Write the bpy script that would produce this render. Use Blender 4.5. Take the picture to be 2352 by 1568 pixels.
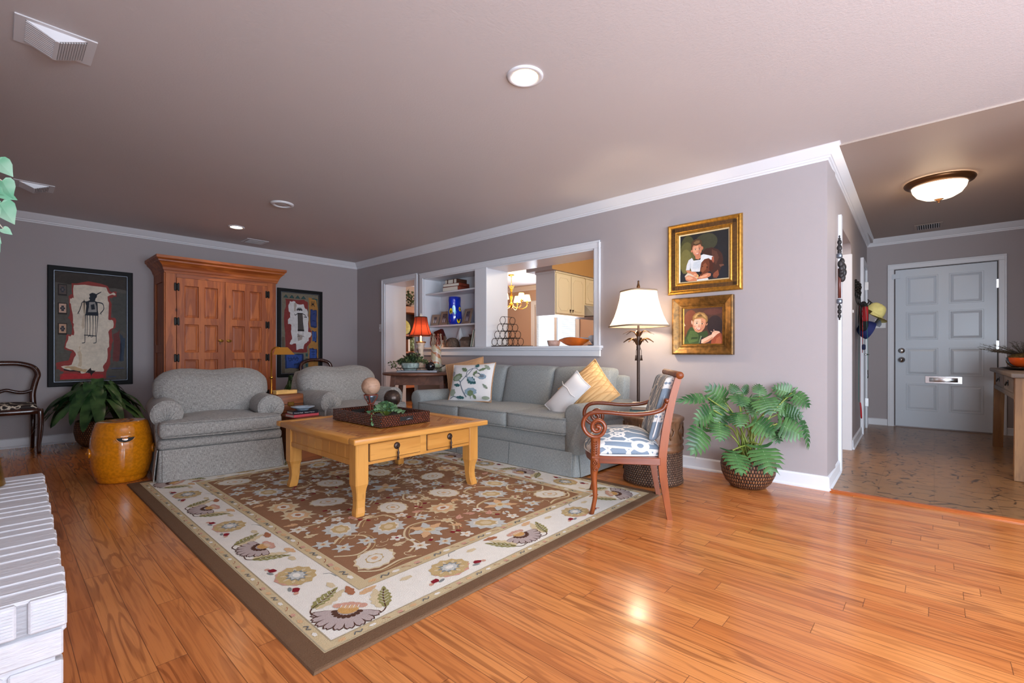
import bpy, bmesh, math, random
from math import sin, cos, pi, radians, sqrt, floor, atan2, exp
from mathutils import Vector, Matrix, Euler

for _o in list(bpy.data.objects):
    bpy.data.objects.remove(_o)
SC = bpy.context.scene
COL = SC.collection
rnd = random.Random(11)

# ------------------------------------------------------------------ camera, world, lights, exposure
FPX = 1070.0
YAW = math.atan(1181 / 1070.0)
CAMZ = 0.98
_cd = bpy.data.cameras.new('camera')
_cd.sensor_width = 36.0
_cd.lens = FPX * 36.0 / 2352.0
_cd.shift_y = 26.0 / 2352.0
_cd.clip_start = 0.02
CAM = bpy.data.objects.new('camera', _cd)
CAM.location = (0, 0, CAMZ)
CAM.rotation_euler = (pi / 2, 0, -YAW)
COL.objects.link(CAM)
SC.camera = CAM
SC.view_settings.view_transform = 'Standard'
SC.view_settings.look = 'None'
SC.view_settings.gamma = 1.0
SC.view_settings.use_curve_mapping = False
SC.view_settings.exposure = 0.0

W = bpy.data.worlds.new('sky')
SC.world = W
W.use_nodes = True
_bg = W.node_tree.nodes['Background']
_bg.inputs[0].default_value = (0.80, 0.92, 1.0, 1)
_bg.inputs[1].default_value = 1.6


def area(name, loc, rot, sx, sy, power, color, spread=180):
    l = bpy.data.lights.new(name, 'AREA')
    l.shape = 'RECTANGLE'
    l.size, l.size_y = sx, sy
    l.energy = power
    l.color = color
    l.spread = radians(spread)
    o = bpy.data.objects.new(name, l)
    o.location = loc
    o.rotation_euler = rot
    COL.objects.link(o)
    return o


def point(name, loc, power, color, r=0.05):
    l = bpy.data.lights.new(name, 'POINT')
    l.energy = power
    l.color = color
    l.shadow_soft_size = r
    o = bpy.data.objects.new(name, l)
    o.location = loc
    COL.objects.link(o)
    return o


def spot(name, loc, power, color, angle=120, blend=0.9, r=0.05):
    l = bpy.data.lights.new(name, 'SPOT')
    l.energy = power
    l.color = color
    l.spot_size = radians(angle)
    l.spot_blend = blend
    l.shadow_soft_size = r
    o = bpy.data.objects.new(name, l)
    o.location = loc
    COL.objects.link(o)
    return o


DAY = (0.72, 0.85, 1.0)
WARM = (1.0, 0.70, 0.40)
# daylight through the glass doors behind the camera, plus fill from an added front window
area('daylight_patio_door', (-0.54, -2.05, 1.12), (0, -radians(112), 0), 1.9, 2.7, 330, DAY)
area('added_window_fill', (1.6, -3.90, 1.35), (radians(112), 0, 0), 2.7, 1.4, 250, DAY)
# daylight of the kitchen window
area('daylight_kitchen_window', (7.72, 5.85, 1.45), (0, radians(90), 0), 1.2, 1.1, 60, DAY)


def srgb(r, g, b):
    def f(v):
        v /= 255.0
        return v / 12.92 if v <= 0.04045 else ((v + 0.055) / 1.055) ** 2.4
    return (f(r), f(g), f(b), 1.0)


# ------------------------------------------------------------------ node expressions
class V:
    def __init__(s, g, x):
        s.g, s.x = g, x

    def __add__(s, o): return s.g.m('ADD', s, o)
    def __radd__(s, o): return s.g.m('ADD', o, s)
    def __sub__(s, o): return s.g.m('SUBTRACT', s, o)
    def __rsub__(s, o): return s.g.m('SUBTRACT', o, s)
    def __mul__(s, o): return s.g.m('MULTIPLY', s, o)
    def __rmul__(s, o): return s.g.m('MULTIPLY', o, s)
    def __truediv__(s, o): return s.g.m('DIVIDE', s, o)
    def __pow__(s, o): return s.g.m('POWER', s, o)
    def lt(s, o): return s.g.m('LESS_THAN', s, o)
    def gt(s, o): return s.g.m('GREATER_THAN', s, o)
    def abs(s): return s.g.m('ABSOLUTE', s)
    def floor(s): return s.g.m('FLOOR', s)
    def fract(s): return s.g.m('FRACT', s)
    def sin(s): return s.g.m('SINE', s)
    def sqrt(s): return s.g.m('SQRT', s)
    def min(s, o): return s.g.m('MINIMUM', s, o)
    def max(s, o): return s.g.m('MAXIMUM', s, o)
    def clamp(s): return s.g.m('ADD', s, 0.0, clamp=True)

    def step(s, a, b):
        n = s.g.n('ShaderNodeMapRange')
        n.interpolation_type = 'SMOOTHSTEP'
        s.g.put(n.inputs[0], s)
        s.g.put(n.inputs[1], a)
        s.g.put(n.inputs[2], b)
        return V(s.g, n.outputs[0])


class G:
    def __init__(s, name):
        s.mat = bpy.data.materials.new(name)
        s.mat.use_nodes = True
        s.nt = s.mat.node_tree
        s.p = s.nt.nodes['Principled BSDF']
        s.out = s.nt.nodes['Material Output']
        s._tc = None

    def n(s, t):
        return s.nt.nodes.new(t)

    def put(s, inp, v):
        if isinstance(v, V):
            v = v.x
        if isinstance(v, bpy.types.NodeSocket):
            s.nt.links.new(v, inp)
        else:
            inp.default_value = v

    def m(s, op, a, b=0.0, clamp=False):
        n = s.n('ShaderNodeMath')
        n.operation = op
        n.use_clamp = clamp
        s.put(n.inputs[0], a)
        s.put(n.inputs[1], b)
        return V(s, n.outputs[0])

    def tc(s, k='Object'):
        if s._tc is None:
            s._tc = s.n('ShaderNodeTexCoord')
        return s._tc.outputs[k]

    def xyz(s, k='Object'):
        n = s.n('ShaderNodeSeparateXYZ')
        s.put(n.inputs[0], s.tc(k))
        return [V(s, n.outputs[i]) for i in range(3)]

    def vec(s, x, y, z=0.0):
        n = s.n('ShaderNodeCombineXYZ')
        s.put(n.inputs[0], x)
        s.put(n.inputs[1], y)
        s.put(n.inputs[2], z)
        return n.outputs[0]

    def noise(s, vec=None, scale=5.0, detail=2.0, rough=0.5, dist=0.0):
        n = s.n('ShaderNodeTexNoise')
        s.put(n.inputs['Vector'], s.tc() if vec is None else vec)
        n.inputs['Scale'].default_value = scale
        n.inputs['Detail'].default_value = detail
        n.inputs['Roughness'].default_value = rough
        n.inputs['Distortion'].default_value = dist
        return V(s, n.outputs[0])

    def white(s, vec):
        n = s.n('ShaderNodeTexWhiteNoise')
        s.put(n.inputs['Vector'], vec)
        return V(s, n.outputs[0])

    def voro(s, vec=None, scale=5.0, feature='F1', rnd_=1.0):
        n = s.n('ShaderNodeTexVoronoi')
        n.feature = feature
        s.put(n.inputs['Vector'], s.tc() if vec is None else vec)
        n.inputs['Scale'].default_value = scale
        n.inputs['Randomness'].default_value = rnd_
        return V(s, n.outputs[0])

    def attr(s, name='Col'):
        n = s.n('ShaderNodeAttribute')
        n.attribute_name = name
        return n.outputs[0]

    def rand(s):
        n = s.n('ShaderNodeObjectInfo')
        return V(s, n.outputs['Random'])

    def mix(s, a, b, f, mode='MIX'):
        n = s.n('ShaderNodeMix')
        n.data_type = 'RGBA'
        n.blend_type = mode
        s.put(n.inputs[0], f)
        s.put(n.inputs[6], a)
        s.put(n.inputs[7], b)
        return n.outputs[2]

    def scale(s, col, f):
        n = s.n('ShaderNodeHueSaturation')
        s.put(n.inputs['Value'], f)
        s.put(n.inputs['Color'], col)
        return n.outputs[0]

    def bump(s, h, dist=0.002, strength=1.0):
        n = s.n('ShaderNodeBump')
        n.inputs['Distance'].default_value = dist
        n.inputs['Strength'].default_value = strength
        s.put(n.inputs['Height'], h)
        s.put(s.p.inputs['Normal'], n.outputs[0])

    def done(s, color=None, rough=None, metal=None, spec=None, coat=None, sheen=None):
        P = s.p.inputs
        if color is not None: s.put(P['Base Color'], color)
        if rough is not None: s.put(P['Roughness'], rough)
        if metal is not None: s.put(P['Metallic'], metal)
        if spec is not None: s.put(P['Specular IOR Level'], spec)
        if coat is not None:
            s.put(P['Coat Weight'], coat)
            P['Coat Roughness'].default_value = 0.08
        if sheen is not None: s.put(P['Sheen Weight'], sheen)
        return s.mat


# ------------------------------------------------------------------ mesh builder
class MB:
    def __init__(s):
        s.v, s.f, s.mi, s.sm, s.col, s.uv = [], [], [], [], [], {}

    def add(s, vs, fs, mi=0, smooth=False, M=None, col=None):
        o = len(s.v)
        if M is not None:
            vs = [tuple(M @ Vector(p)) for p in vs]
        s.v.extend(vs)
        for f in fs:
            s.f.append([i + o for i in f])
            s.mi.append(mi)
            s.sm.append(smooth)
            s.col.append(col)
        return s

    def box(s, x0, x1, y0, y1, z0, z1, mi=0, M=None, b=0.0, seg=1, col=None):
        if b <= 0:
            vs = [(x, y, z) for z in (z0, z1) for y in (y0, y1) for x in (x0, x1)]
            fs = [(0, 2, 3, 1), (4, 5, 7, 6), (0, 1, 5, 4), (2, 6, 7, 3), (0, 4, 6, 2), (1, 3, 7, 5)]
            return s.add(vs, fs, mi, False, M, col)
        bm = bmesh.new()
        bmesh.ops.create_cube(bm, size=1)
        for v in bm.verts:
            v.co = Vector(((x0 + x1) / 2 + v.co.x * (x1 - x0), (y0 + y1) / 2 + v.co.y * (y1 - y0), (z0 + z1) / 2 + v.co.z * (z1 - z0)))
        b = min(b, 0.49 * min(x1 - x0, y1 - y0, z1 - z0))
        bmesh.ops.bevel(bm, geom=bm.edges[:], offset=b, segments=seg, affect='EDGES', profile=0.5)
        bm.verts.index_update()
        s.add([tuple(v.co) for v in bm.verts], [[v.index for v in f.verts] for f in bm.faces], mi, seg > 1, M, col)
        bm.free()
        return s

    def cbox(s, c, d, mi=0, M=None, b=0.0, seg=1, col=None):
        return s.box(c[0] - d[0] / 2, c[0] + d[0] / 2, c[1] - d[1] / 2, c[1] + d[1] / 2, c[2] - d[2] / 2, c[2] + d[2] / 2, mi, M, b, seg, col)

    def lathe(s, prof, seg=24, c=(0, 0, 0), mi=0, smooth=True, M=None, caps=True, sx=1.0, sy=1.0, col=None):
        vs, fs = [], []
        n = len(prof)
        for r, z in prof:
            for k in range(seg):
                a = 2 * pi * k / seg
                vs.append((c[0] + r * cos(a) * sx, c[1] + r * sin(a) * sy, c[2] + z))
        for i in range(n - 1):
            for k in range(seg):
                k2 = (k + 1) % seg
                fs.append((i * seg + k, i * seg + k2, (i + 1) * seg + k2, (i + 1) * seg + k))
        if caps:
            if prof[0][0] > 1e-5: fs.append(tuple(reversed(range(seg))))
            if prof[-1][0] > 1e-5: fs.append(tuple((n - 1) * seg + k for k in range(seg)))
        return s.add(vs, fs, mi, smooth, M, col)

    def tube(s, pts, r, seg=8, mi=0, smooth=True, M=None, closed=False, flat=(1, 1), up=None, col=None):
        P = [Vector(p) for p in pts]
        n = len(P)
        if not hasattr(r, '__len__'): r = [r] * n
        vs, fs = [], []
        prev = None
        for i in range(n):
            if closed:
                t = P[(i + 1) % n] - P[i - 1]
            else:
                t = P[min(i + 1, n - 1)] - P[max(i - 1, 0)]
            if t.length < 1e-9: t = Vector((0, 0, 1))
            t.normalize()
            if up is not None:
                u = Vector(up)
            elif prev is None:
                u = Vector((0, 0, 1)) if abs(t.z) < 0.9 else Vector((1, 0, 0))
            else:
                u = prev
            a = u - t * u.dot(t)
            if a.length < 1e-6:
                a = Vector((1, 0, 0)) - t * t.x
            a.normalize()
            prev = a
            b = t.cross(a)
            for k in range(seg):
                q = 2 * pi * k / seg
                vs.append(tuple(P[i] + a * (cos(q) * r[i] * flat[0]) + b * (sin(q) * r[i] * flat[1])))
        m = n if closed else n - 1
        for i in range(m):
            i2 = (i + 1) % n
            for k in range(seg):
                k2 = (k + 1) % seg
                fs.append((i * seg + k, i * seg + k2, i2 * seg + k2, i2 * seg + k))
        if not closed:
            fs.append(tuple(reversed(range(seg))))
            fs.append(tuple((n - 1) * seg + k for k in range(seg)))
        return s.add(vs, fs, mi, smooth, M, col)

    def loft(s, rings, mi=0, smooth=False, M=None, caps=True, col=None):
        k = len(rings[0])
        vs = [p for r in rings for p in r]
        fs = []
        for i in range(len(rings) - 1):
            for j in range(k):
                j2 = (j + 1) % k
                fs.append((i * k + j, i * k + j2, (i + 1) * k + j2, (i + 1) * k + j))
        if caps:
            fs.append(tuple(reversed(range(k))))
            fs.append(tuple((len(rings) - 1) * k + j for j in range(k)))
        return s.add(vs, fs, mi, smooth, M, col)

    def prism(s, poly, z0, z1, mi=0, M=None, smooth=False, col=None):
        return s.loft([[(x, y, z0) for x, y in poly], [(x, y, z1) for x, y in poly]], mi, smooth, M, True, col)

    def grid(s, nu, nv, fn, mi=0, smooth=True, M=None, closed_u=False, col=None):
        vs = []
        for j in range(nv + 1):
            for i in range(nu + (0 if closed_u else 1)):
                vs.append(tuple(fn(i / nu, j / nv)))
        w = nu if closed_u else nu + 1
        fs = []
        for j in range(nv):
            for i in range(nu):
                i2 = (i + 1) % w if closed_u else i + 1
                fs.append((j * w + i, j * w + i2, (j + 1) * w + i2, (j + 1) * w + i))
        return s.add(vs, fs, mi, smooth, M, col)

    def sphere(s, c, r, seg=20, rings=12, mi=0, M=None, sq=(1, 1, 1), col=None):
        def fn(u, v):
            a, b = 2 * pi * u, pi * (v - 0.5)
            return (c[0] + r * sq[0] * cos(a) * cos(b), c[1] + r * sq[1] * sin(a) * cos(b), c[2] + r * sq[2] * sin(b))
        return s.grid(seg, rings, fn, mi, True, M, True, col)

    # rounded, puffed box; warp(x,y,z, nx,ny,nz) may move the points
    def puff(s, w, d, h, r, n=8, bulge=(0, 0, 0), c=(0, 0, 0), mi=0, M=None, warp=None, col=None):
        vs, fs, idx = [], [], {}
        def pt(a, b, e):
            key = (round(a, 5), round(b, 5), round(e, 5))
            if key in idx: return idx[key]
            hx, hy, hz = w / 2, d / 2, h / 2
            # even-ish spacing with denser corners
            q = [sin(t * pi / 2) if abs(t) < 1 else t for t in (a, b, e)]
            p = Vector((q[0] * hx, q[1] * hy, q[2] * hz))
            core = Vector((max(-hx + r, min(hx - r, p.x)), max(-hy + r, min(hy - r, p.y)), max(-hz + r, min(hz - r, p.z))))
            dv = p - core
            if dv.length > 1e-9:
                p = core + dv.normalized() * r
            fx, fy, fz = 1 - q[0] ** 2, 1 - q[1] ** 2, 1 - q[2] ** 2
            p.x += q[0] * bulge[0] * fy * fz
            p.y += q[1] * bulge[1] * fx * fz
            p.z += q[2] * bulge[2] * fx * fy
            if warp: p = Vector(warp(p.x, p.y, p.z, q[0], q[1], q[2]))
            vs.append((p.x + c[0], p.y + c[1], p.z + c[2]))
            idx[key] = len(vs) - 1
            return idx[key]
        T = [-1 + 2 * i / n for i in range(n + 1)]
        for ax in range(3):
            for sg in (-1, 1):
                for i in range(n):
                    for j in range(n):
                        q = []
                        for (u, v) in ((T[i], T[j]), (T[i + 1], T[j]), (T[i + 1], T[j + 1]), (T[i], T[j + 1])):
                            a = [0, 0, 0]
                            a[ax] = sg
                            a[(ax + 1) % 3] = u
                            a[(ax + 2) % 3] = v
                            q.append(pt(*a))
                        fs.append(q if sg > 0 else q[::-1])
        return s.add(vs, fs, mi, True, M, col)

    def build(s, name, mats, parent=None, loc=None, origin='base', uv=None):
        if not isinstance(mats, (list, tuple)): mats = [mats]
        me = bpy.data.meshes.new(name)
        off = Vector((0, 0, 0))
        if parent is None and loc is None and origin == 'base' and s.v:
            xs = [p[0] for p in s.v]; ys = [p[1] for p in s.v]; zs = [p[2] for p in s.v]
            off = Vector(((min(xs) + max(xs)) / 2, (min(ys) + max(ys)) / 2, min(zs)))
        me.from_pydata([(p[0] - off.x, p[1] - off.y, p[2] - off.z) for p in s.v], [], s.f)
        for m in mats: me.materials.append(m)
        me.polygons.foreach_set('material_index', s.mi)
        me.polygons.foreach_set('use_smooth', s.sm)
        if any(c is not None for c in s.col):
            ca = me.color_attributes.new('Col', 'FLOAT_COLOR', 'CORNER')
            for p, c in zip(me.polygons, s.col):
                c = c or (0.5, 0.5, 0.5, 1)
                for li in p.loop_indices:
                    ca.data[li].color = c
        if uv is not None:
            ul = me.uv_layers.new(name='UVMap')
            for p in me.polygons:
                c = p.center
                for li in p.loop_indices:
                    q = me.vertices[me.loops[li].vertex_index].co
                    ul.data[li].uv = uv(q, c, p.normal)
        me.validate()
        me.update()
        o = bpy.data.objects.new(name, me)
        COL.objects.link(o)
        if parent is not None:
            o.parent = parent
        o.location = (loc if loc is not None else off)
        return o


def tag(o, label=None, cat=None, group=None, kind=None):
    if label: o['label'] = label
    if cat: o['category'] = cat
    if group: o['group'] = group
    if kind: o['kind'] = kind
    return o


def thing(name, label, cat, loc=(0, 0, 0), rotz=0.0, group=None):
    o = bpy.data.objects.new(name, None)
    o.empty_display_size = 0.1
    COL.objects.link(o)
    o.location = loc
    o.rotation_euler = (0, 0, rotz)
    return tag(o, label, cat, group)


def dup(root, loc=None, rotz=None, label=None, group=None):
    def cp(o, par):
        c = o.copy()
        COL.objects.link(c)
        if par is not None: c.parent = par
        for ch in list(o.children): cp(ch, c)
        return c
    r = cp(root, None)
    if loc is not None: r.location = loc
    if rotz is not None: r.rotation_euler = (0, 0, rotz)
    if label: r['label'] = label
    if group: r['group'] = group
    return r


def struct(name, mb, mats, parent=None, **k):
    o = mb.build(name, mats, parent, **k)
    if parent is None: o['kind'] = 'structure'
    return o


def lerp(a, b, t): return a + (b - a) * t


def sstep(a, b, x):
    t = max(0.0, min(1.0, (x - a) / (b - a)))
    return t * t * (3 - 2 * t)


def T(x=0, y=0, z=0, rx=0, ry=0, rz=0, s=1.0):
    return Matrix.Translation((x, y, z)) @ Euler((rx, ry, rz)).to_matrix().to_4x4() @ Matrix.Scale(s, 4)


def spline(pts, n=6, closed=False):
    P = [Vector(p) for p in pts]
    out = []
    m = len(P)
    for i in range(m if closed else m - 1):
        g = lambda k: P[k % m] if closed else P[max(0, min(m - 1, k))]
        p0, p1, p2, p3 = g(i - 1), g(i), g(i + 1), g(i + 2)
        for k in range(n):
            t = k / n
            out.append(0.5 * ((2 * p1) + (p2 - p0) * t + (2 * p0 - 5 * p1 + 4 * p2 - p3) * t * t + (3 * p1 - p0 - 3 * p2 + p3) * t ** 3))
    if not closed: out.append(P[-1])
    return out


def cyl_uv(nu, sv, cx=0.0, cy=0.0):
    # wraps a pattern round a vertical axis: nu repeats round, sv metres per row
    def f(q, c, n):
        a, b = atan2(q.y - cy, q.x - cx), atan2(c.y - cy, c.x - cx)
        if a - b > pi: a -= 2 * pi
        if b - a > pi: a += 2 * pi
        return (a / (2 * pi) * nu, q.z / sv)
    return f


def box_uv(su, sv):
    def f(q, c, n):
        if abs(n.z) > 0.7: return (q.x / su, q.y / sv)
        if abs(n.x) > abs(n.y): return (q.y / su, q.z / sv)
        return (q.x / su, q.z / sv)
    return f


# sweep a profile (out from the wall, up) along a floor-plan path; the room lies to the right of the path
def sweep(mb, prof, path, z0, z1=None, mi=0, smooth=False):
    n = len(path)
    rings = []
    for i in range(n):
        def nrm(a, b):
            dx, dy = b[0] - a[0], b[1] - a[1]
            d = sqrt(dx * dx + dy * dy)
            return Vector((dy / d, -dx / d))
        if i == 0: m = nrm(path[0], path[1])
        elif i == n - 1: m = nrm(path[-2], path[-1])
        else:
            a, b = nrm(path[i - 1], path[i]), nrm(path[i], path[i + 1])
            m = a + b
            m = m / (m.length_squared / 2)
        z = z0 if z1 is None else z0[i]
        rings.append([(path[i][0] + m.x * o, path[i][1] + m.y * o, z + u) for o, u in prof])
    mb.loft(rings, mi, smooth)


# flat painter: coloured polygons laid on a surface; surf(x, y, h) gives the 3D point
class Paint:
    def __init__(s, surf, step=0.0003):
        s.mb, s.surf, s.step, s.k = MB(), surf, step, 0

    def poly(s, pts, col, layer=0, fan=False):
        s.k += 1
        h = layer * s.step + s.k * 5e-7
        vs = [tuple(s.surf(x, y, h)) for x, y in pts]
        if fan:
            cx = sum(p[0] for p in pts) / len(pts); cy = sum(p[1] for p in pts) / len(pts)
            vs.append(tuple(s.surf(cx, cy, h)))
            n = len(pts)
            s.mb.add(vs, [(i, (i + 1) % n, n) for i in range(n)], 0, False, None, col)
        else:
            s.mb.add(vs, [tuple(range(len(pts)))], 0, False, None, col)

    def rect(s, x0, y0, x1, y1, col, layer=0):
        s.poly([(x0, y0), (x1, y0), (x1, y1), (x0, y1)], col, layer)

    def line(s, pts, w, col, layer=0):
        s.k += 1
        h = layer * s.step + s.k * 5e-7
        if not hasattr(w, '__len__'): w = [w] * len(pts)
        L = []
        n = len(pts)
        for i in range(n):
            a, b = pts[max(0, i - 1)], pts[min(n - 1, i + 1)]
            dx, dy = b[0] - a[0], b[1] - a[1]
            d = sqrt(dx * dx + dy * dy) or 1e-9
            nx, ny = -dy / d * w[i] / 2, dx / d * w[i] / 2
            L.append(((pts[i][0] + nx, pts[i][1] + ny), (pts[i][0] - nx, pts[i][1] - ny)))
        vs = []
        for a, b in L:
            vs.append(tuple(s.surf(a[0], a[1], h))); vs.append(tuple(s.surf(b[0], b[1], h)))
        s.mb.add(vs, [(2 * i, 2 * i + 1, 2 * i + 3, 2 * i + 2) for i in range(n - 1)], 0, False, None, col)

    def curve(s, pts, w, col, layer=0, n=5):
        q = spline([(x, y, 0) for x, y in pts], n)
        if hasattr(w, '__len__'):
            w = [lerp(w[0], w[1], i / (len(q) - 1)) for i in range(len(q))]
        s.line([(p.x, p.y) for p in q], w, col, layer)

    def ell(s, cx, cy, rx, ry, col, layer=0, rot=0.0, n=14, jag=0.0, fan=True):
        pts = []
        for k in range(n):
            a = 2 * pi * k / n
            f = 1 + jag * (1 if k % 2 else -1) + (rnd.uniform(-jag, jag) * 0.5 if jag else 0)
            x, y = rx * f * cos(a), ry * f * sin(a)
            pts.append((cx + x * cos(rot) - y * sin(rot), cy + x * sin(rot) + y * cos(rot)))
        s.poly(pts, col, layer, fan)

    def leaf(s, x, y, ang, L, w, col, layer=0, teeth=0, vein=None):
        n = max(6, teeth * 2)
        up, dn = [], []
        for i in range(n + 1):
            t = i / n
            hw = w / 2 * sin(pi * t ** 0.8) ** 0.9
            if teeth and i % 2: hw *= 1.18
            elif teeth: hw *= 0.82
            up.append((t * L, hw)); dn.append((t * L, -hw))
        pts = up + dn[::-1][1:-1]
        R = lambda p: (x + p[0] * cos(ang) - p[1] * sin(ang), y + p[0] * sin(ang) + p[1] * cos(ang))
        s.poly([R(p) for p in pts], col, layer, True)
        if vein:
            s.line([R((0.02 * L, 0)), R((0.5 * L, 0.02 * w)), R((0.9 * L, 0))], w * 0.09, vein, layer + 0.6)
# ------------------------------------------------------------------ materials
MAT = {}


def plain(name, rgb, rough=0.5, metal=0.0, spec=0.5, coat=None, noise=0.0, nscale=20, bump=0.0, bscale=60):
    g = G(name)
    col = srgb(*rgb)
    if noise:
        nn = g.noise(None, nscale, 3)
        dark = tuple(c * (1 - noise) for c in col[:3]) + (1,)
        lite = tuple(min(1, c * (1 + noise)) for c in col[:3]) + (1,)
        col = g.mix(dark, lite, nn.step(0.3, 0.7))
    if bump:
        g.bump(g.noise(None, bscale, 2), bump, 0.6)
    MAT[name] = g.done(col, rough, metal, spec, coat)
    return MAT[name]


def emit(name, rgb, strength, base=None):
    g = G(name)
    g.p.inputs['Emission Color'].default_value = srgb(*rgb)
    g.p.inputs['Emission Strength'].default_value = strength
    MAT[name] = g.done(srgb(*(base or rgb)), 0.5)
    return MAT[name]


def wall_mat(name, rgb, bump=0.0006, scale=120):
    g = G(name)
    n = g.noise(None, scale, 2, 0.6)
    g.bump(n, bump, 0.7)
    c = srgb(*rgb)
    col = g.mix(tuple(v * 0.97 for v in c[:3]) + (1,), c, g.noise(None, 3, 2))
    MAT[name] = g.done(col, 0.55, 0, 0.35)
    return MAT[name]


wall_mat('taupe_wall_paint', (167, 157, 157))
wall_mat('kitchen_wall_paint', (190, 160, 140))
wall_mat('ochre_soffit_paint', (180, 140, 90))
wall_mat('ceiling_paint', (204, 198, 198), 0.0012, 90)
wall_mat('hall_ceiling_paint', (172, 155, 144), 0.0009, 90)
plain('white_trim', (222, 222, 226), 0.32)
plain('white_door_paint', (205, 212, 220), 0.28, bump=0.0006, bscale=30)
plain('cream_cabinet', (228, 216, 186), 0.35)
plain('grey_cabinet_end', (196, 190, 190), 0.5)
plain('black_iron', (28, 24, 22), 0.45, 0.6)
plain('bronze', (98, 66, 40), 0.38, 0.85)
plain('dark_bronze', (74, 58, 50), 0.42, 0.6)
plain('satin_brass', (210, 146, 60), 0.4, 0.45)
plain('old_brass', (150, 112, 50), 0.35, 0.9, noise=0.25)
plain('brass', (216, 160, 70), 0.25, 1.0)
plain('chrome', (215, 215, 215), 0.15, 1.0)
plain('plastic_white', (226, 224, 224), 0.4)
plain('black_paint', (14, 14, 16), 0.6, spec=0.25)
plain('grey_metal_slat', (200, 198, 200), 0.4)
plain('dark_gap', (22, 18, 16), 0.8)
plain('amber_glaze', (206, 122, 14), 0.12, 0, 0.6, coat=0.6, noise=0.16, nscale=55)
plain('black_hole', (14, 10, 8), 0.7)
plain('white_cotton', (226, 222, 220), 0.9, bump=0.0008, bscale=90)
plain('paper', (226, 218, 204), 0.8)
plain('soil', (46, 34, 26), 0.95)
plain('gold_leaf', (178, 128, 52), 0.36, 0.75, noise=0.22, nscale=45)
plain('dark_gold', (112, 78, 34), 0.38, 0.6, noise=0.4, nscale=30)
plain('pewter', (150, 138, 126), 0.4, 0.8)
plain('gilt_slip', (226, 206, 164), 0.4, 0.3)
plain('red_leather', (126, 52, 34), 0.5, noise=0.2)
plain('brown_leather', (74, 40, 24), 0.45, noise=0.3)
plain('cobalt_glass', (12, 44, 170), 0.06, 0, 0.6, coat=0.5, noise=0.25, nscale=14)
plain('yellow_glass', (236, 206, 20), 0.1)
plain('aqua_glass', (110, 190, 205), 0.12)
plain('frame_grey_wood', (156, 132, 112), 0.6, noise=0.12)
plain('photo_dark', (96, 84, 88), 0.35, noise=0.5, nscale=60)
plain('photo_figure', (214, 206, 204), 0.4)
plain('shuttle_white', (236, 238, 240), 0.4)
plain('rattan_brown', (96, 76, 62), 0.8, noise=0.35, nscale=60, bump=0.004, bscale=70)
plain('weathered_wood', (110, 92, 80), 0.8, noise=0.3)
plain('dark_red_lacquer', (70, 16, 14), 0.2, coat=0.4)
plain('sage_cover', (140, 156, 140), 0.6)
plain('terracotta_page', (214, 150, 112), 0.7)
plain('wire_black', (38, 32, 28), 0.4, 0.7)
plain('slate_tray', (66, 58, 56), 0.4)
plain('zinc', (170, 174, 180), 0.35, 0.8)
plain('blue_white_dish', (170, 188, 206), 0.25, noise=0.3, nscale=16)
plain('navy_cover', (26, 28, 44), 0.4)
plain('pink_cover', (222, 92, 104), 0.45)
plain('teal_cover', (66, 88, 88), 0.5)
plain('rust_cover', (150, 78, 54), 0.5)
plain('blond_wood', (228, 178, 104), 0.45, noise=0.12)
plain('grass_black', (40, 36, 34), 0.4)
plain('orange_enamel', (226, 110, 12), 0.15, coat=0.5, noise=0.2, nscale=9)
plain('white_glaze', (206, 206, 208), 0.2, coat=0.3)
plain('navy_glaze', (44, 62, 92), 0.3)
plain('pink_basket', (196, 160, 146), 0.8, noise=0.2, bump=0.003)
plain('glass_clear', (236, 240, 240), 0.05)
plain('hood_grey', (190, 192, 196), 0.3, 0.3)
plain('hood_dark', (92, 90, 88), 0.4, 0.4)
plain('orange_lacquer', (196, 74, 14), 0.18, coat=0.6)
plain('black_lacquer', (26, 20, 18), 0.2, coat=0.5)
plain('moss', (110, 84, 40), 0.95, noise=0.4, nscale=70, bump=0.01, bscale=90)
plain('teal_webbing', (44, 120, 112), 0.8)
plain('red_webbing', (160, 24, 34), 0.8)
plain('khaki_cotton', (208, 200, 130), 0.9, noise=0.08)
plain('navy_cotton', (30, 40, 96), 0.85)
plain('dark_cloth', (28, 26, 32), 0.9)
plain('grey_mesh', (112, 116, 124), 0.8)
plain('old_iron', (64, 60, 60), 0.55, 0.7, noise=0.4, nscale=50, bump=0.004, bscale=70)
plain('red_brown_shaft', (96, 46, 36), 0.4)
plain('silver_iron', (130, 136, 146), 0.4, 0.8)
plain('light_stone', (206, 200, 190), 0.6)
plain('taupe_trim', (150, 130, 110), 0.8)
plain('candle_wax', (238, 226, 206), 0.5)
plain('black_ball', (24, 20, 22), 0.12, 0, 0.6)
plain('iron_ball', (70, 58, 52), 0.32, 0.7, noise=0.4, nscale=22)
plain('gourd_yellow', (198, 178, 84), 0.5, noise=0.2)
plain('egg_green', (150, 170, 130), 0.4)
plain('painted_column', (222, 200, 176), 0.6, noise=0.15)
plain('gilded_bronze', (206, 150, 80), 0.3, 0.8)


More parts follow.
